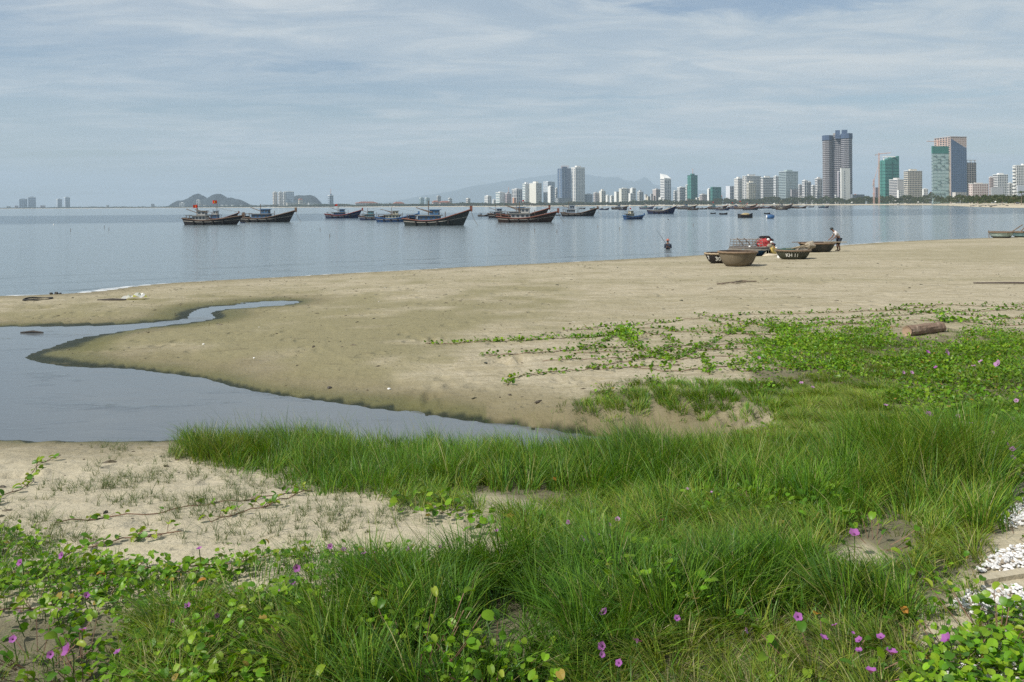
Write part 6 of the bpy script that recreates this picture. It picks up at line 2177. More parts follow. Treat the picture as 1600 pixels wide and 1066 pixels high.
v, t_, c_ = merge(parts)
link('meadow_grass', np_mesh('meadow_grass', v, tris=t_, mats=[M_grass], colors=c_), kind='stuff')
parts = [grow([G_bank], 110000, (0, 9.5, 10.5, 19), (.08, .24), (.006, .011), (.2, .9), .50, .06, .42, 2, 16, (), (.05, .35)),
         grow([[(1380, 640), (1680, 640), (1680, 770), (1570, 765), (1480, 728)]], 60000, (3.5, 9.5, 8.5, 13), (.10, .30), (.006, .011), (.2, .9), .30, .06, .35, 3, 25, (), (.15, .5)),
         grow([G_olive], 60000, (2.0, 6.5, 9.6, 14), (.08, .26), (.005, .010), (.3, 1.1), .75, .22, .38, 3, 22, (), (.05, .35)),
         grow([L_right], 90000, (4, 16, 10.0, 22), (.06, .19), (.006, .011), (.2, .9), .60, .05, .4, 2, 18, (), (.1, .5))]
v, t_, c_ = merge(parts)
link('bank_grass', np_mesh('bank_grass', v, tris=t_, mats=[M_grass], colors=c_), kind='stuff')

# thin wiry sprigs scattered on the bare sand
SP = [[(110, 760), (200, 715), (330, 720), (470, 745), (600, 770), (650, 800), (640, 850), (480, 860), (300, 850), (170, 800)], [(0, 790), (90, 780), (160, 830), (60, 880), (0, 880)],
      [(330, 700), (600, 745), (700, 790), (620, 800), (420, 760)], [(850, 640), (900, 615), (1010, 600), (1030, 612), (960, 660), (860, 665)], [(170, 715), (240, 700), (300, 712), (230, 728)]]
x, y, z, px, py = scatter(16000, -6, 4, 6.2, 14)
d = np.zeros(len(x))
for q in SP:
    d = np.maximum(d, soft_in(px, py, x, y, q, 30))
k = rng.random(len(x)) < d * sstep(.36, .66, fbm(x * 1.8, y * 1.8, 3)) * .75
x, y, z = x[k], y[k], z[k]
nb = 9
xx, yy, zz = np.repeat(x, nb) + rng.normal(0, .012, len(x) * nb), np.repeat(y, nb) + rng.normal(0, .012, len(x) * nb), np.repeat(z, nb)
n_ = len(xx)
ang = rng.uniform(0, 6.28, n_)
tt_ = np.array([(.075, .115, .045), (.10, .135, .06), (.16, .17, .08)])[rng.integers(0, 3, n_)]
v, t_, c_ = tri_blades(np.stack((xx, yy, zz), 1), rng.uniform(.05, .17, n_) * np.repeat(rng.uniform(.5, 1.2, len(x)), nb), rng.uniform(.0025, .005, n_), np.stack((np.cos(ang), np.sin(ang)), 1), rng.uniform(.3, 1.5, n_), tt_, 3)
link('wiry_sedge', np_mesh('wiry_sedge', v, tris=t_, mats=[M_grass], colors=c_), kind='stuff')


# ---- leaves of the beach creeper: round, notched at the tip, folded along the midrib
def leaf_shape(fold=.35, curl=.12):
    """13 points of a leaf of length 1 lying along +x"""
    pr = [(0, .0), (.12, .26), (.40, .42), (.72, .42), (.98, .24)]
    V, F_ = [], []
    mid = [(0, 0), (.2, 0), (.45, 0), (.7, 0), (.88, 0)]
    for (mx_, _), (ex, ew) in zip(mid, pr):
        zc = -curl * (mx_ * 2 - .6) ** 2 * .6
        V.append((mx_, 0, zc))
    for sg in (-1, 1):
        for (ex, ew) in pr[1:]:
            V.append((ex, sg * ew * math.cos(fold), ew * math.sin(fold) - curl * (ex * 2 - .6) ** 2 * .6 - .25 * ew * ew))
    for s_, (a, flip) in enumerate(((5, False), (9, True))):
        fs = [(0, 1, a), (1, 2, a + 1, a), (2, 3, a + 2, a + 1), (3, 4, a + 3, a + 2)]
        for f in fs:
            F_.append(tuple(reversed(f)) if not flip else f)
    return V, F_


LEAFC = np.array([(.095, .215, .010), (.140, .265, .012), (.060, .150, .010), (.172, .268, .016), (.115, .200, .012)])


def leaf_cloud(x, y, z, size, hgt, tilt, tint):
    n = len(x)
    V0, F0 = leaf_shape()
    V0 = np.array(V0)
    m = len(V0)
    yaw, pit, rol = rng.uniform(0, 6.28, n), rng.normal(.15, tilt, n), rng.normal(0, tilt, n)
    fold = rng.uniform(.4, 1.5, n)
    P0 = np.repeat(V0[None], n, 0) * size[:, None, None]
    P0[:, :, 2] *= fold[:, None]
    P0[:, :, 1] *= rng.uniform(.85, 1.15, n)[:, None]
    cy_, sy_ = np.cos(rol)[:, None], np.sin(rol)[:, None]
    a, b = P0[:, :, 1] * cy_ - P0[:, :, 2] * sy_, P0[:, :, 1] * sy_ + P0[:, :, 2] * cy_
    P0[:, :, 1], P0[:, :, 2] = a, b
    cp, sp_ = np.cos(pit)[:, None], np.sin(pit)[:, None]
    a, b = P0[:, :, 0] * cp - P0[:, :, 2] * sp_, P0[:, :, 0] * sp_ + P0[:, :, 2] * cp
    P0[:, :, 0], P0[:, :, 2] = a, b
    cw, sw = np.cos(yaw)[:, None], np.sin(yaw)[:, None]
    a, b = P0[:, :, 0] * cw - P0[:, :, 1] * sw, P0[:, :, 0] * sw + P0[:, :, 1] * cw
    P0[:, :, 0], P0[:, :, 1] = a, b
    P0 += np.stack((x, y, z + hgt), 1)[:, None, :]
    V = P0.reshape(-1, 3)
    tris = []
    for f in F0:
        tris.append(f[:3])
        if len(f) == 4:
            tris.append((f[0], f[2], f[3]))
    T_ = ((np.arange(n) * m)[:, None, None] + np.array(tris)[None]).reshape(-1, 3)
    # petioles: one thin blade up to each leaf
    pv, pt, pc = tri_blades(np.stack((x + rng.normal(0, .02, n), y + rng.normal(0, .02, n), z), 1), np.maximum(hgt, .02), np.full(n, .005), np.stack((np.cos(yaw), np.sin(yaw)), 1), np.full(n, .25), np.tile((.10, .15, .05), (n, 1)), 2)
    return merge([(V, T_, np.repeat(tint, m, 0)), (pv, pt, pc)])


def far_leaf_cloud(x, y, z, size, hgt, tilt, tint):
    n = len(x)
    yaw = rng.uniform(0, 6.28, n)
    V0 = np.array([(0, 0, 0), (.55, -.45, .16), (.98, -.16, .02), (.86, 0, -.04), (.98, .16, .02), (.55, .45, .16)])
    P0 = np.repeat(V0[None], n, 0) * size[:, None, None] * rng.uniform(.8, 1.2, (n, 1, 3))
    for (i, j, an) in ((1, 2, rng.normal(0, tilt, n)), (0, 2, rng.normal(.2, tilt, n)), (0, 1, yaw)):
        c, s_ = np.cos(an)[:, None], np.sin(an)[:, None]
        a, b = P0[:, :, i] * c - P0[:, :, j] * s_, P0[:, :, i] * s_ + P0[:, :, j] * c
        P0[:, :, i], P0[:, :, j] = a, b
    P0 += np.stack((x, y, z + hgt), 1)[:, None, :]
    tr_ = np.array([(0, 1, 2), (0, 2, 3), (0, 3, 4), (0, 4, 5)])
    return P0.reshape(-1, 3), ((np.arange(n) * 6)[:, None, None] + tr_[None]).reshape(-1, 3), np.repeat(tint, 6, 0)


def leaves(polys, n, region, size, hmax, tilt, edge=25, dens=(.3, .55), bright=1.0, avoid=(), far=False):
    x, y, z, px, py = scatter(n, *region)
    d = np.zeros(len(x))
    for q in polys:
        d = np.maximum(d, soft_in(px, py, x, y, q, edge))
    for q in avoid:
        d = d * (1 - soft_in(px, py, x, y, q, 18))
    pt = fbm(x * 1.3 + 8, y * 1.3, 3)
    k = rng.random(len(x)) < d * sstep(dens[0], dens[1], pt)
    x, y, z, pt = x[k], y[k], z[k], pt[k]
    n_ = len(x)
    c = LEAFC[rng.integers(0, 5, n_)] * rng.uniform(.75, 1.25, (n_, 1)) * bright
    dead = rng.random(n_) < .02
    c[dead] = (.30, .22, .05)
    hg = hmax * rng.uniform(.15, 1, n_) * (.4 + 1.1 * pt)
    if far:
        c = c * (.7 + .6 * fbm(x * .8, y * .8 + 20, 3))[:, None]
    return (far_leaf_cloud if far else leaf_cloud)(x, y, z, rng.uniform(*size, n_), hg, tilt, c)


M_leaf = leafmat('creeper_leaf', .30, .40, gloss=.26)
parts = [leaves([L_right], 105000, (3.5, 17, 9.8, 23), (.034, .068), .085, .5, 34, (.18, .52), 1.0, (LOG_,), True),
         leaves([[(1160, 545), (1240, 515), (1400, 512), (1440, 530), (1350, 560), (1200, 562)]], 16000, (4, 10, 14, 23), (.036, .07), .08, .45, 25, (.3, .55), 1.3, (LOG_,), True),
         leaves([[(800, 538), (900, 524), (965, 520), (985, 545), (1060, 545), (1065, 575), (960, 565), (900, 535)], [(1000, 525), (1200, 512), (1300, 515), (1180, 545), (1060, 535)]], 9000, (0, 8.5, 14, 26), (.036, .07), .05, .4, 22, (.45, .7), .9, (), True),
         leaves([[(1140, 568), (1400, 560), (1420, 600), (1200, 590)]], 9000, (3, 9, 12, 19), (.036, .07), .08, .4, 22, (.35, .65), 1.0, (), True),
         leaves([[(1200, 505), (1640, 484), (1640, 512), (1490, 505), (1300, 520)]], 9000, (6, 17, 16, 27), (.04, .075), .06, .4, 22, (.5, .75), .9, (LOG_,), True),
         leaves([G_bank, G_olive], 12000, (0, 9.5, 9.6, 19), (.036, .07), .14, .4, 25, (.46, .7), 1.0, (), True)]
v, t_, c_ = merge(parts)
link('creeper_cover', np_mesh('creeper_cover', v, tris=t_, mats=[M_leaf], colors=c_), kind='stuff')
parts = [leaves([L_left], 32000, (-4.6, 1.2, 3.3, 8.6), (.028, .054), .12, .5, 25, (.30, .58), 1.1),
         leaves([L_corner], 9000, (1.8, 5, 3.3, 6.2), (.036, .066), .15, .45, 18, (.1, .3), 1.3),
         leaves([[(1390, 940), (1500, 885), (1550, 880), (1560, 930), (1500, 990), (1420, 1000)]], 2600, (2.2, 5, 4, 8), (.03, .06), .10, .5, 18, (.3, .55), 1.0),
         leaves([[(1560, 800), (1640, 760), (1640, 850), (1580, 860)]], 1500, (4, 7, 5.5, 9), (.04, .07), .10, .5, 18, (.3, .55), 1.0),
         leaves([[(300, 940), (520, 900), (620, 940), (760, 970), (900, 1000), (900, 1140), (300, 1140)]], 5000, (-2.6, 1.2, 3.3, 6.2), (.034, .060), .20, .5, 25, (.42, .62), 1.15),
         leaves([L_low, L_c1, L_c2], 9000, (-1.6, 4, 3.3, 6.6), (.036, .066), .24, .5, 18, (.3, .55), 1.2),
         leaves([L_mid, L_band], 4200, (-1.6, 4.2, 6.2, 9.4), (.045, .075), .14, .5, 22, (.38, .6), 1.0),
         leaves([[(1400, 640), (1560, 650), (1680, 680), (1680, 790), (1560, 750), (1470, 710)]], 7000, (4.5, 8.5, 7.6, 11), (.05, .08), .12, .45, 22, (.3, .55), 1.0)]
v, t_, c_ = merge(parts)
link('creeper_cover', np_mesh('creeper_cover', v, tris=t_, mats=[M_leaf], colors=c_), kind='stuff')

# ---- runners creeping over the open sand, each a plant of its own
M_stem = P_('runner_stem', (.19, .11, .07), rough=.8, var=.3, scale=9)
leaf_meshes = []
for i, c in enumerate(((.09, .215, .010), (.14, .265, .014), (.060, .150, .010), (.20, .295, .022), (.12, .205, .014), (.25, .31, .035))):
    V0, F0 = leaf_shape(.25 + .12 * i, .10 + .03 * i)
    me = bpy.data.meshes.new('leaf')
    me.from_pydata(V0, [], F0)
    me.materials.append(leafmat('leaf_green', .30, .40, c, .26))
    me.polygons.foreach_set('use_smooth', [True] * len(F0))
    leaf_meshes.append(me)


def resample(p, step):
    s_ = np.concatenate(([0], np.cumsum(np.linalg.norm(np.diff(p[:, :2], axis=0), axis=1))))
    q = np.arange(0, s_[-1], step)
    return np.stack([np.interp(q, s_, p[:, k]) for k in range(3)], 1)


def runner(label, pts, thick, dens, size, hmax, objects=False, bright=1.0, spread=.06, dense_from=0.0):
    g = ground([p[0] for p in pts], [p[1] for p in pts])
    p = resample(chaikin(g, 2), .12)
    wob = np.stack((fbm(p[:, 1] * 2.2, p[:, 0] * 2.2, 2) - .5, fbm(p[:, 0] * 2.2 + 7, p[:, 1] * 2.2, 2) - .5), 1)
    p[:, :2] += wob * .22
    p[:, 2] = zfast(p[:, 0], p[:, 1]) + .012 + .012 * np.sin(np.arange(len(p)) * 1.9)
    o = np.array(p[0])
    root = empty('beach_creeper', o, 0, label, 'creeper', 'creepers running over the sand')
    MB().tube(p - o, thick, 4).build('stem', M_stem, root)
    L_ = len(p) * .12
    n = int(L_ * dens)
    t_ = np.sort(rng.random(n)) ** (1 - .35 * dense_from) * (len(p) - 1)
    i0 = t_.astype(int)
    q = p[i0]
    x, y = q[:, 0] + rng.normal(0, spread, n), q[:, 1] + rng.normal(0, spread, n)
    z = zfast(x, y)
    if not objects:
        c = LEAFC[rng.integers(0, 5, n)] * rng.uniform(.7, 1.2, (n, 1)) * bright
        v, tt, cc = leaf_cloud(x, y, z, rng.uniform(*size, n), rng.uniform(.01, hmax, n), .5, c)
        o2 = link('leaves', np_mesh('leaves', v - o, tris=tt, mats=[M_leaf], colors=cc), root, kind='stuff')
        return root
    ps = MB()
    for k in range(n):
        hg = float(rng.uniform(.02, hmax))
        top = Vector((x[k] - o[0], y[k] - o[1], z[k] - o[2] + hg))
        lf = link('leaf', leaf_meshes[int(rng.integers(0, 6))], root, top)
        s_ = float(rng.uniform(*size))
        lf.scale = (s_, s_, s_)
        yaw = float(rng.uniform(0, 6.28))
        lf.rotation_euler = (float(rng.normal(0, .45)), float(rng.normal(-.15, .4)), yaw)
        ps.tube([Vector(q[k] - o), top], .0022, 3, cap=False)
    ps.build('petioles', M_stem, root, kind='stuff')
    return root


MID = [('creeper with a thick green middle, pointing left over the pale sand', [(665, 537), (735, 536), (800, 533), (870, 530), (950, 524), (975, 519)], 34, .07, 1.15, .8),
       ('creeper ending beside the pit of dark clods', [(758, 557), (815, 553), (880, 549), (960, 544), (1012, 541)], 22, .07, .95, 0),
       ('creeper with a yellowish tuft at its tip above the lagoon bank', [(796, 603), (800, 590), (840, 586), (880, 581), (930, 578), (985, 574), (1060, 571)], 18, .07, 1.1, 0),
       ('creeper falling from the bright tuft down to the tangled patch', [(970, 514), (985, 535), (1010, 550), (1040, 560), (1062, 566)], 34, .12, 1.05, 0),
       ('thin creeper running right from the bright tuft', [(975, 514), (1040, 514), (1062, 520)], 16, .05, .9, 0),
       ('looping creeper that curls round below the bright tuft', [(1000, 520), (1040, 525), (1052, 535), (1045, 548), (1000, 560), (960, 568), (915, 577)], 20, .08, .8, 0),
       ('creeper running down right from the top of the vine field', [(1094, 492), (1120, 497), (1165, 505), (1200, 510), (1240, 517), (1300, 523)], 22, .07, .9, 0),
       ('creeper crossing the vine field in its middle, nearly level', [(1050, 518), (1150, 523), (1230, 524), (1290, 527)], 22, .08, .9, 0),
       ('creeper leading left out of the green carpet, lower of two', [(1040, 543), (1090, 540), (1180, 537), (1260, 534)], 18, .07, .9, 0),
       ('short tangled creeper at the left end of the vine field', [(1035, 560), (1070, 552), (1110, 547), (1150, 545)], 26, .12, .8, 0),
       ('small separate creeper hanging down the sand slope', [(1100, 558), (1106, 572), (1103, 588)], 30, .06, 1.1, 0),
       ('long creeper passing above the log toward the right edge', [(1250, 501), (1330, 497), (1410, 494), (1440, 489), (1520, 487), (1640, 486)], 20, .06, .85, 0),
       ('creeper passing just behind the log', [(1200, 512), (1300, 509), (1370, 504), (1440, 500), (1510, 502), (1640, 497)], 24, .10, 1.0, .2),
       ('thin creeper slanting down from upper left above the log', [(1395, 482), (1420, 487), (1455, 491), (1500, 492), (1545, 496), (1640, 500)], 18, .05, .8, 0),
       ('creeper reaching left from the log across bare sand', [(1250, 507), (1310, 505), (1360, 508), (1412, 512)], 16, .08, .95, 0),
       ('creeper along the front of the green carpet below the log', [(1180, 553), (1260, 543), (1330, 530), (1400, 527)], 34, .16, 1.2, 0),
       ('row of tufts on the sandy gap below the carpet', [(1140, 578), (1200, 578), (1260, 576), (1340, 574)], 12, .08, .9, 0)]
MID += [('runner linking the yellow tuft to the edge of the green carpet', [(985, 574), (1040, 583), (1110, 576), (1170, 566)], 16, .06, .9, 0),
        ('runner rising from the tangled patch toward the upper vines', [(1062, 562), (1100, 540), (1140, 522), (1170, 506), (1220, 498)], 18, .06, .95, 0),
        ('runner slanting down right across the middle of the vine field', [(1110, 500), (1150, 516), (1190, 532), (1240, 548)], 18, .06, .95, 0),
        ('lowest long runner above the sandy slope', [(850, 566), (930, 562), (1010, 559), (1080, 561), (1160, 558)], 14, .06, .9, 0),
        ('runner at the top of the vine field, far left part', [(880, 517), (930, 513), (985, 508), (1050, 503), (1100, 497)], 12, .05, .85, 0),
        ('runner above the log leading left over bare sand', [(1130, 494), (1210, 491), (1300, 489), (1400, 485), (1470, 480)], 12, .05, .8, 0),
        ('farthest thin runner near the right edge', [(1410, 478), (1500, 477), (1570, 480), (1650, 482)], 14, .05, .8, 0),
        ('runner crossing from behind the log down to the right edge', [(1490, 500), (1540, 507), (1600, 509), (1660, 513)], 22, .07, 1.0, 0),
        ('short forked runner left of the bright tuft', [(905, 545), (940, 536), (965, 524)], 18, .06, 1.0, 0),
        ('runner crossing under the bright tuft, nearly level', [(900, 552), (990, 549), (1080, 546), (1180, 546), (1240, 540)], 16, .07, .9, 0)]
for lb, pts, dn, sp_, br_, df in MID:
    runner(lb, pts, .006, dn * 1.8, (.045, .085), .07, bright=br_, spread=sp_, dense_from=df)
# bright upright tufts
runner('bright green tuft where several creepers meet', [(966, 524), (972, 519), (978, 524), (990, 534)], .008, 75, (.06, .10), .22, bright=1.35, spread=.14)
runner('yellow green tuft standing behind the right end of the log', [(1470, 505), (1478, 501), (1484, 506)], .008, 75, (.06, .10), .28, bright=1.4, spread=.14)

NEAR = [('creeper climbing the bare sand at the far left with wide-spaced leaves', [(-30, 795), (0, 782), (30, 768), (48, 752), (52, 738), (64, 722), (100, 712)], 11, .03, (.06, .085), .05),
        ('leafy creeper crossing the sand from the left toward the wiry grass', [(95, 878), (125, 862), (180, 846), (235, 838), (290, 830)], 26, .07, (.055, .08), .08),
        ('leafy creeper continuing up right over the sand with light green leaves', [(325, 818), (375, 800), (415, 792), (450, 778), (500, 768)], 22, .06, (.05, .075), .07),
        ('thin creeper with few leaves in the middle of the sandy patch', [(100, 820), (200, 806), (290, 795), (370, 783), (450, 770)], 8, .03, (.05, .07), .04),
        ('creeper lying across the sand right of the leafy crossing one', [(300, 882), (370, 880), (430, 872), (500, 868), (560, 866)], 14, .05, (.055, .08), .07),
        ('creeper on the sand below the leafy crossing one', [(20, 905), (120, 893), (210, 888), (300, 892), (380, 900)], 18, .06, (.055, .08), .07),
        ('creeper with drooping leaves along the sandy lower left', [(-20, 958), (60, 948), (140, 940), (230, 935)], 16, .05, (.055, .08), .07)]
for lb, pts, dn, sp_, sz, hm in NEAR:
    runner(lb, pts, .005, dn, sz, hm, objects=True, spread=sp_)
CL = [('upright leafy clump at the bottom, left of the middle', 650, 1040, 22, .26), ('small leafy clump at the bottom beside the upright one', 770, 1062, 9, .2), ('leafy clump with red bud stalks in the dense grass right of the middle', 975, 925, 22, .22),
      ('leafy clump at the bottom left corner beside the purple pair', 130, 1052, 20, .14), ('leafy clump below the large purple flower', 60, 1040, 16, .12), ('leafy clump left of the grassy bottom strip', 330, 1000, 16, .14),
      ('big pale leafy clump in the bottom right corner', 1560, 1010, 26, .18), ('leafy clump spilling over the pebbles in the corner', 1500, 1030, 20, .15), ('leafy clump at the bottom edge under the six purple flowers', 1290, 1058, 18, .14),
      ('leafy clump beside the lone purple flower by the sand hole', 1365, 855, 12, .12), ('leafy clump among grass at the foot of the tallest grass', 1170, 800, 16, .12), ('leafy clump at the pebble edge below the bent grass', 1590, 838, 10, .10),
      ('light green clump at the bottom left of the strip of long grass', 505, 1030, 14, .2)]
for lb, px, py, n, hm in CL:
    o = g1(px, py)
    root = empty('beach_creeper', o, 0, lb, 'creeper', 'leafy creeper clumps in the foreground')
    ps = MB()
    for k in range(n):
        r_ = .05 + .30 * math.sqrt(rng.random())
        a = rng.uniform(0, 6.28)
        dx, dy = r_ * math.cos(a), r_ * math.sin(a)
        dz = float(zfast(np.array([o[0] + dx]), np.array([o[1] + dy]))[0]) - o[2]
        hg = hm * float(rng.uniform(.35, 1.15))
        top = Vector((dx, dy, dz + hg))
        lf = link('leaf', leaf_meshes[int(rng.integers(0, 6))], root, top)
        s_ = float(rng.uniform(.046, .076))
        lf.scale = (s_, s_, s_)
        lf.rotation_euler = (float(rng.normal(0, .5)), float(rng.normal(-.35, .45)), a + float(rng.normal(0, .7)))
        ps.tube([(dx * .4, dy * .4, dz), (dx * .8, dy * .8, dz + hg * .6), top], .0028, 3, cap=False)
    ps.build('stem', M_stem, root, kind='stuff')

# ---- flowers
M_pet = leafmat('purple_petal', .30, .6, (.36, .12, .38), .1)
M_pet2 = leafmat('pink_petal', .30, .5, (.45, .24, .44), .1)
M_thr = P_('dark_purple_throat', (.10, .012, .10), rough=.6)
M_cal = leafmat('calyx_green', .2, .5, (.10, .16, .05), .2)


def corolla_mesh(mat, openness):
    mb = MB()
    n = 20
    rings = [(.10, -.55), (.16, -.25), (.42, .0), (1.0, .22 * openness)]
    V, F_ = [], []
    for j, (r_, z) in enumerate(rings):
        for k in range(n):
            a = 2 * math.pi * k / n
            fl = 1 + (.10 * math.cos(5 * a) if j == 3 else 0) + (.06 * math.sin(11 * a) if j == 3 else 0)
            V.append((r_ * fl * math.cos(a), r_ * fl * math.sin(a), z + (.10 * math.sin(5 * a + 1) if j == 3 else 0)))
    for j in range(3):
        for k in range(n):
            F_.append((j * n + k, j * n + (k + 1) % n, (j + 1) * n + (k + 1) % n, (j + 1) * n + k))
    return mb.add(V, F_)


def flower_proto(mat, op):
    root = empty('purple_flower')
    c_ = corolla_mesh(mat, op).build('corolla', mat, root, smooth=True)
    MB().lathe([(.20, -.10), (.14, -.18), (.10, -.3), (.001, -.32)], 12).build('throat', M_thr, root, smooth=True)
    MB().lathe([(.001, -.75), (.15, -.66), (.16, -.45), (.12, -.40)], 8).build('calyx', M_cal, root)
    return root


protos = [flower_proto(M_pet, 1.0), flower_proto(M_pet2, .6), flower_proto(M_pet, 2.0)]
used = set()
FL = [  # px, py, width in photo pixels, label
    (106, 1016, 22, 'largest open purple flower near the bottom left corner'), (79, 1023, 13, 'half open purple flower touching the largest one at its left'), (20, 999, 14, 'purple flower nearest the left edge, lower one'),
    (129, 984, 14, 'purple flower above the largest bottom left flower'), (31, 955, 11, 'pale pink flower seen from behind over bare sand, nearer the left edge'), (93, 952, 12, 'pink flower seen from behind over bare sand, right of its twin'),
    (135, 930, 11, 'magenta flower beside a yellow leaf on the left sand'), (31, 879, 10, 'small purple flower in the leafy upper left carpet'), (96, 868, 11, 'purple flower at the left end of the leafy crossing creeper'),
    (311, 857, 10, 'lone purple flower on the open sand left of centre'), (183, 1019, 11, 'purple bud-like flower alone right of the largest flower'), (293, 946, 10, 'purple flower in the leaves above the grassy bottom strip'),
    (339, 962, 9, 'dull purple flower sunk in grass'), (269, 970, 7, 'tiny dull purple flower half hidden under leaves'), (433, 924, 11, 'purple flower lowest of three close ones left of the long grass'),
    (456, 910, 12, 'purple flower in the middle of three close ones left of the long grass'), (464, 888, 12, 'purple flower highest of three close ones left of the long grass'),
    (516, 854, 9, 'first of the row of purple flowers behind the long grass'), (537, 859, 9, 'second flower in the row behind the long grass'), (568, 865, 9, 'third flower in the row behind the long grass'), (582, 863, 9, 'fourth flower in the row, touching the third'),
    (637, 858, 9, 'fifth flower in the row behind the long grass, a little apart'), (660, 876, 9, 'pale flower dangling below the row behind the long grass'), (687, 855, 10, 'seventh flower in the row behind the long grass'), (717, 860, 7, 'small eighth flower of the row behind the long grass'), (737, 856, 9, 'last flower at the right end of the row behind the long grass'),
    (776, 829, 8, 'solitary purple flower on the small leafy mound of the sand'), (888, 816, 9, 'dusky flower at the left of the grassy middle'), (910, 842, 11, 'bright flower lowest in the group of five in the grassy middle'), (953, 839, 10, 'flat bright flower in the group of five in the grassy middle'),
    (953, 820, 8, 'round flower in the group of five in the grassy middle'), (965, 811, 9, 'uppermost pale flower in the group of five in the grassy middle'), (935, 836, 6, 'tiny bud in the group of five in the grassy middle'), (1035, 812, 8, 'lone pale flower high in the grassy middle'),
    (1074, 764, 7, 'faint flower left of a paler one below the tallest grass'), (1111, 769, 7, 'paler faint flower below the tallest grass'), (1335, 834, 17, 'large bright purple flower beside the little sand hole'),
    (942, 957, 15, 'purple flower by the leafy clump right of the middle'), (941, 1010, 15, 'upper bloom of the upright purple pair near the bottom'), (941, 1023, 11, 'lower bloom of the upright purple pair near the bottom'), (996, 1002, 14, 'purple flower tilted right, right of the upright pair'), (967, 1036, 12, 'dull purple flower below the upright pair'),
    (1058, 966, 12, 'purple flower half behind a round leaf'), (1166, 985, 12, 'dim pink flower deep in the shaded grass'), (1247, 964, 13, 'purple flower with two long leaves under it'), (1304, 977, 12, 'uppermost of the six purple flowers at lower right'),
    (1287, 996, 13, 'left of the six purple flowers at lower right'), (1342, 1000, 12, 'middle of the six purple flowers at lower right'), (1376, 995, 13, 'right of the six purple flowers at lower right'), (1342, 1016, 12, 'lowest of the six purple flowers, open to the viewer'), (1333, 989, 6, 'bud among the six purple flowers at lower right'),
    (1393, 1020, 18, 'wide purple flower over dry stalks at lower right'), (1480, 999, 18, 'wide purple flower at the edge of the corner leaf clump'), (1361, 1049, 18, 'wide purple flower nearest the bottom edge at right'),
    (1186, 559, 6, 'small pink flower on the yellow green vine carpet'), (1252, 598, 7, 'pink flower on the far grassy bank'), (1270, 605, 6, 'pale pink flower beside another on the far grassy bank'), (1384, 633, 8, 'pink flower by the bare spot on the far bank'),
    (1428, 671, 9, 'purple flower left of the larger one on the dark green slope'), (1452, 647, 11, 'larger bright purple flower on the dark green slope'), (1497, 650, 8, 'pink flower leftmost in the cluster on the right slope'), (1504, 660, 8, 'pale pink flower upper in the cluster on the right slope'), (1517, 661, 8, 'open pink flower in the middle of the cluster on the right slope'),
    (1528, 668, 8, 'pink flower lower in the cluster on the right slope'), (1522, 676, 7, 'dim pink flower under the cluster on the right slope'), (1539, 661, 7, 'flat pink flower at the right of the cluster on the slope'), (1551, 676, 9, 'round pink flower below right of the cluster on the slope'), (1582, 654, 8, 'pale flower near the right edge above the cluster'), (1588, 626, 8, 'pink flower near the right edge highest on the slope'),
    (1574, 694, 9, 'top of three round purple flowers by the bare brown patch'), (1582, 702, 10, 'middle of three round purple flowers by the bare brown patch'), (1583, 715, 10, 'bottom of three round purple flowers by the bare brown patch'),
    (1495, 686, 7, 'pale flower behind the tip of the tallest grass'), (1509, 694, 7, 'thin pink flower right of the pale one behind the tallest grass'), (1495, 708, 8, 'whitish flower at the tip of the tallest grass'), (1516, 723, 9, 'pale pink flower on the crest of the bent grass'),
    (1558, 569, 14, 'wide pink flower pair far up in the right carpet'), (1532, 564.5, 8, 'round pink flower left of the wide pair in the right carpet'), (1521, 571.5, 7, 'faint round flower under the round pink one in the right carpet'), (1480, 550, 11, 'triple pink bloom below the log'), (1450, 550, 7, 'small flower left of the triple bloom below the log'),
    (1462, 574, 7, 'small flower under the triple bloom'), (1425, 582, 6, 'right of two tiny pale flowers in the left part of the right carpet'), (1412, 582, 6, 'left of two tiny pale flowers in the left part of the right carpet')]
for i, (px, py, wpx, lb) in enumerate(FL):
    hf = .16 if py > 690 else .14
    Y = g1(px, py)[1]
    for _ in range(3):
        Y = g1(px, py + hf * F / Y)[1]
    P = at_Y(px, py, Y)
    big = 2 if i in (0, 36, 38, 51, 52, 53) else (1 if ('pale' in lb or 'pink' in lb or 'faint' in lb) else 0)
    pr = protos[big]
    if big not in used:
        used.add(big)
        f = pr
    else:
        f = copy_tree(pr)
    f['label'] = lb
    f['category'] = 'flower'
    f['group'] = 'purple morning glory flowers'
    rad_ = wpx * .5 / F * Y * .95 * float(rng.uniform(.85, 1.1))
    f.location = P
    f.scale = (rad_,) * 3
    f.rotation_euler = (R(float(rng.uniform(-12, 68))), R(float(rng.uniform(-35, 35))), R(float(rng.uniform(-70, 70))))
    if 'from behind' in lb or 'tilted' in lb or 'dangling' in lb:
        f.rotation_euler = (R(-30), R(35), R(20))
    zg = float(zfast(np.array([P[0]]), np.array([Y]))[0])
    rot = f.rotation_euler.to_matrix()
    b_ = rot @ Vector((0, 0, -.72)) * rad_
    st = MB().tube([Vector((P[0] + .01, Y + .03, zg - .01)), Vector(P) + b_ * 1.6 - Vector((0, 0, .02)), Vector(P) + b_], .0035, 4).build('stalk', M_cal)
    st.parent = f
    st.matrix_parent_inverse = (Matrix.Translation(f.location) @ rot.to_4x4() @ Matrix.Scale(rad_, 4)).inverted()

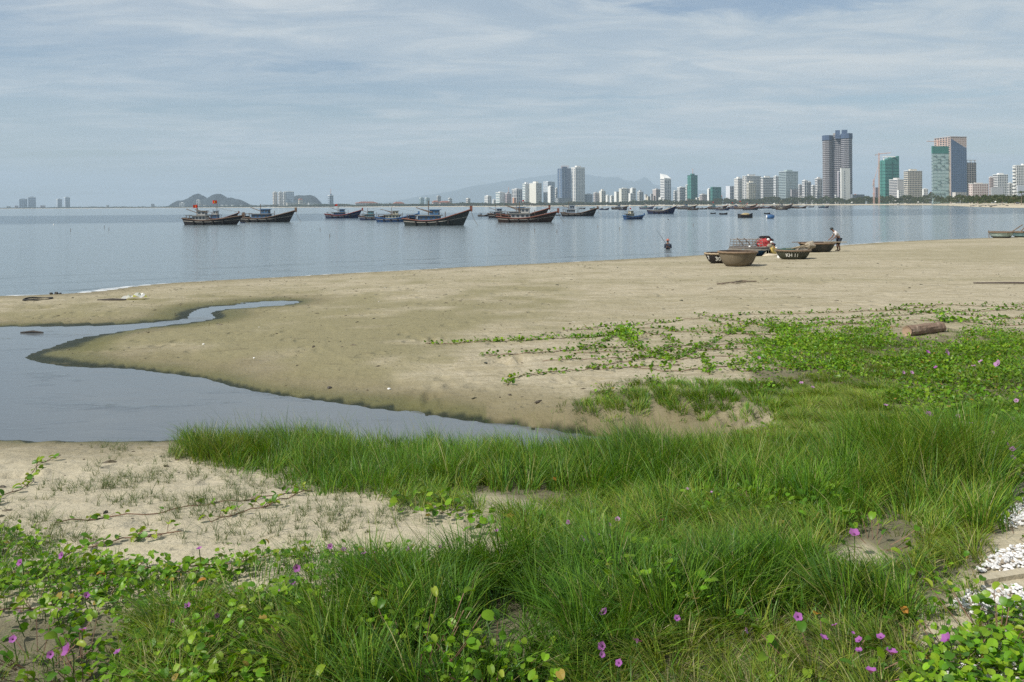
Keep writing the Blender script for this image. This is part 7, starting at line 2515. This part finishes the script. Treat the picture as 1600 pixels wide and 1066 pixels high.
# ---- white pebbles and a concrete edging at the right
PEB = [[(1520, 898), (1556, 862), (1640, 845), (1640, 888)], [(1485, 948), (1525, 920), (1640, 912), (1640, 985), (1560, 972), (1520, 960)], [(1560, 812), (1590, 795), (1640, 780), (1640, 815), (1585, 822)], [(1440, 1075), (1560, 990), (1680, 985), (1680, 1120), (1440, 1120)]]
x, y, z, px, py = scatter(60000, 2.2, 6.5, 3.3, 8.6)
d = np.zeros(len(x))
for i, q in enumerate(PEB):
    d = np.maximum(d, soft_in(px, py, x, y, q, 14) * (1 if i < 3 else .75))
k = rng.random(len(x)) < d
x, y, z = x[k], y[k], z[k]
n_ = len(x)
ico = MB().blob((0, 0, 0), 1, 1, 1, 1, 6, .0)
V0 = np.array(ico.v)
V_ico = V0
tri0 = []
for f in ico.f:
    tri0 += [(f[0], f[1], f[2]), (f[0], f[2], f[3])]
tri0 = np.array(tri0)
sc_ = np.stack((rng.uniform(.008, .022, n_), rng.uniform(.007, .016, n_), rng.uniform(.005, .011, n_)), 1)
a = rng.uniform(0, 6.28, n_)
Pv = V0[None] * sc_[:, None, :] * rng.uniform(.8, 1.2, (n_, len(V0), 1))
xr = Pv[:, :, 0] * np.cos(a)[:, None] - Pv[:, :, 1] * np.sin(a)[:, None]
yr = Pv[:, :, 0] * np.sin(a)[:, None] + Pv[:, :, 1] * np.cos(a)[:, None]
Pv[:, :, 0], Pv[:, :, 1] = xr, yr
Pv += np.stack((x, y, z + rng.uniform(.003, .022, n_)), 1)[:, None, :]
m, t, p, o = newmat('white_pebble')
t.links.new(nd(t, 'ShaderNodeAttribute', _attribute_name='tint').outputs['Color'], p.inputs['Base Color'])
p.inputs['Roughness'].default_value = .6
ct_ = np.array((.70, .69, .67)) * rng.uniform(.65, 1.12, (n_, 1))
br_ = rng.random(n_) < .14
ct_[br_] = np.array((.36, .30, .22)) * rng.uniform(.5, 1.2, (br_.sum(), 1))
c_ = np.repeat(ct_, len(V0), 0)
link('white_gravel', np_mesh('white_gravel', Pv.reshape(-1, 3), tris=((np.arange(n_) * len(V0))[:, None, None] + tri0[None]).reshape(-1, 3), mats=[m], colors=c_), kind='stuff')
ga, gb = g1(1538, 914), g1(1650, 892)
ax = Vector(gb - ga)
ax.z = 0
ln_ = ax.length
ax.normalize()
nv_ = Vector((-ax.y, ax.x, 0))
M_peb = m
root = empty('concrete_edging', ga, math.atan2(ax.y, ax.x), 'weathered concrete edging strip between two beds of white pebbles', 'kerb')
M_kerb = P_('weathered_concrete', (.40, .35, .25), rough=.9, var=.25, scale=5, dirt=(.24, .20, .12), bump=.5, bscale=30)
MB().box(.004, 0, -.05, ln_ - .004, .07, .030).build('kerb_block', M_kerb, root)


# bits of weed, wood and shell strewn over the sand
x, y, z, px, py = scatter(42000, -26, 22, 6.5, 46)
ds_, dp_ = sd_sea(x, y), sd_pool(x, y)
wt = .10 + .5 * np.exp(-((ds_ - 2.5 - 3 * fbm(x * .2, y * .2, 2)) / .7) ** 2) + .35 * np.exp(-((dp_ - .8 - 1.5 * fbm(x * .3, y * .3, 2)) / .35) ** 2) + .4 * (fbm(x * .5, y * .5, 3) > .6)
k = (rng.random(len(x)) < wt * .20) & (ds_ > .2) & (dp_ > .1)
x, y, z = x[k], y[k], z[k]
n_ = len(x)
sc_ = np.stack((rng.uniform(.012, .05, n_), rng.uniform(.006, .022, n_), rng.uniform(.004, .014, n_)), 1) * np.clip(rng.lognormal(-.25, .5, n_), .3, 2)[:, None]
a = rng.normal(0, .9, n_)
Pv = V_ico[None] * sc_[:, None, :] * rng.uniform(.6, 1.4, (n_, len(V_ico), 1))
xr = Pv[:, :, 0] * np.cos(a)[:, None] - Pv[:, :, 1] * np.sin(a)[:, None]
yr = Pv[:, :, 0] * np.sin(a)[:, None] + Pv[:, :, 1] * np.cos(a)[:, None]
Pv[:, :, 0], Pv[:, :, 1] = xr, yr
Pv += np.stack((x, y, z + .004), 1)[:, None, :]
ct_ = np.array([(.07, .055, .035), (.11, .09, .055), (.05, .05, .03), (.16, .13, .085), (.50, .47, .40)])[rng.choice(5, n_, p=(.32, .28, .2, .15, .05))]
link('beach_debris', np_mesh('beach_debris', Pv.reshape(-1, 3), tris=((np.arange(n_) * len(V_ico))[:, None, None] + tri0[None]).reshape(-1, 3), mats=[M_peb], colors=np.repeat(ct_, len(V_ico), 0)), kind='stuff')

# a few dry stalks and yellow leaves
dl = MB()
for (px, py) in ((323, 930), (150, 921), (1273, 988), (1408, 974), (800, 596), (955, 583), (1515, 636), (860, 765), (868, 762)):
    g = g1(px, py)
    V0, F0 = leaf_shape(.5, .3)
    s_ = .06
    an = rng.uniform(0, 6.28)
    dl.add([(g[0] + s_ * (q[0] * math.cos(an) - q[1] * math.sin(an)), g[1] + s_ * (q[0] * math.sin(an) + q[1] * math.cos(an)), g[2] + .10 + s_ * q[2]) for q in V0], F0)
dl.build('yellowed_leaves', leafmat('yellowed_leaf', .3, .5, (.42, .20, .035), .2), kind='stuff')
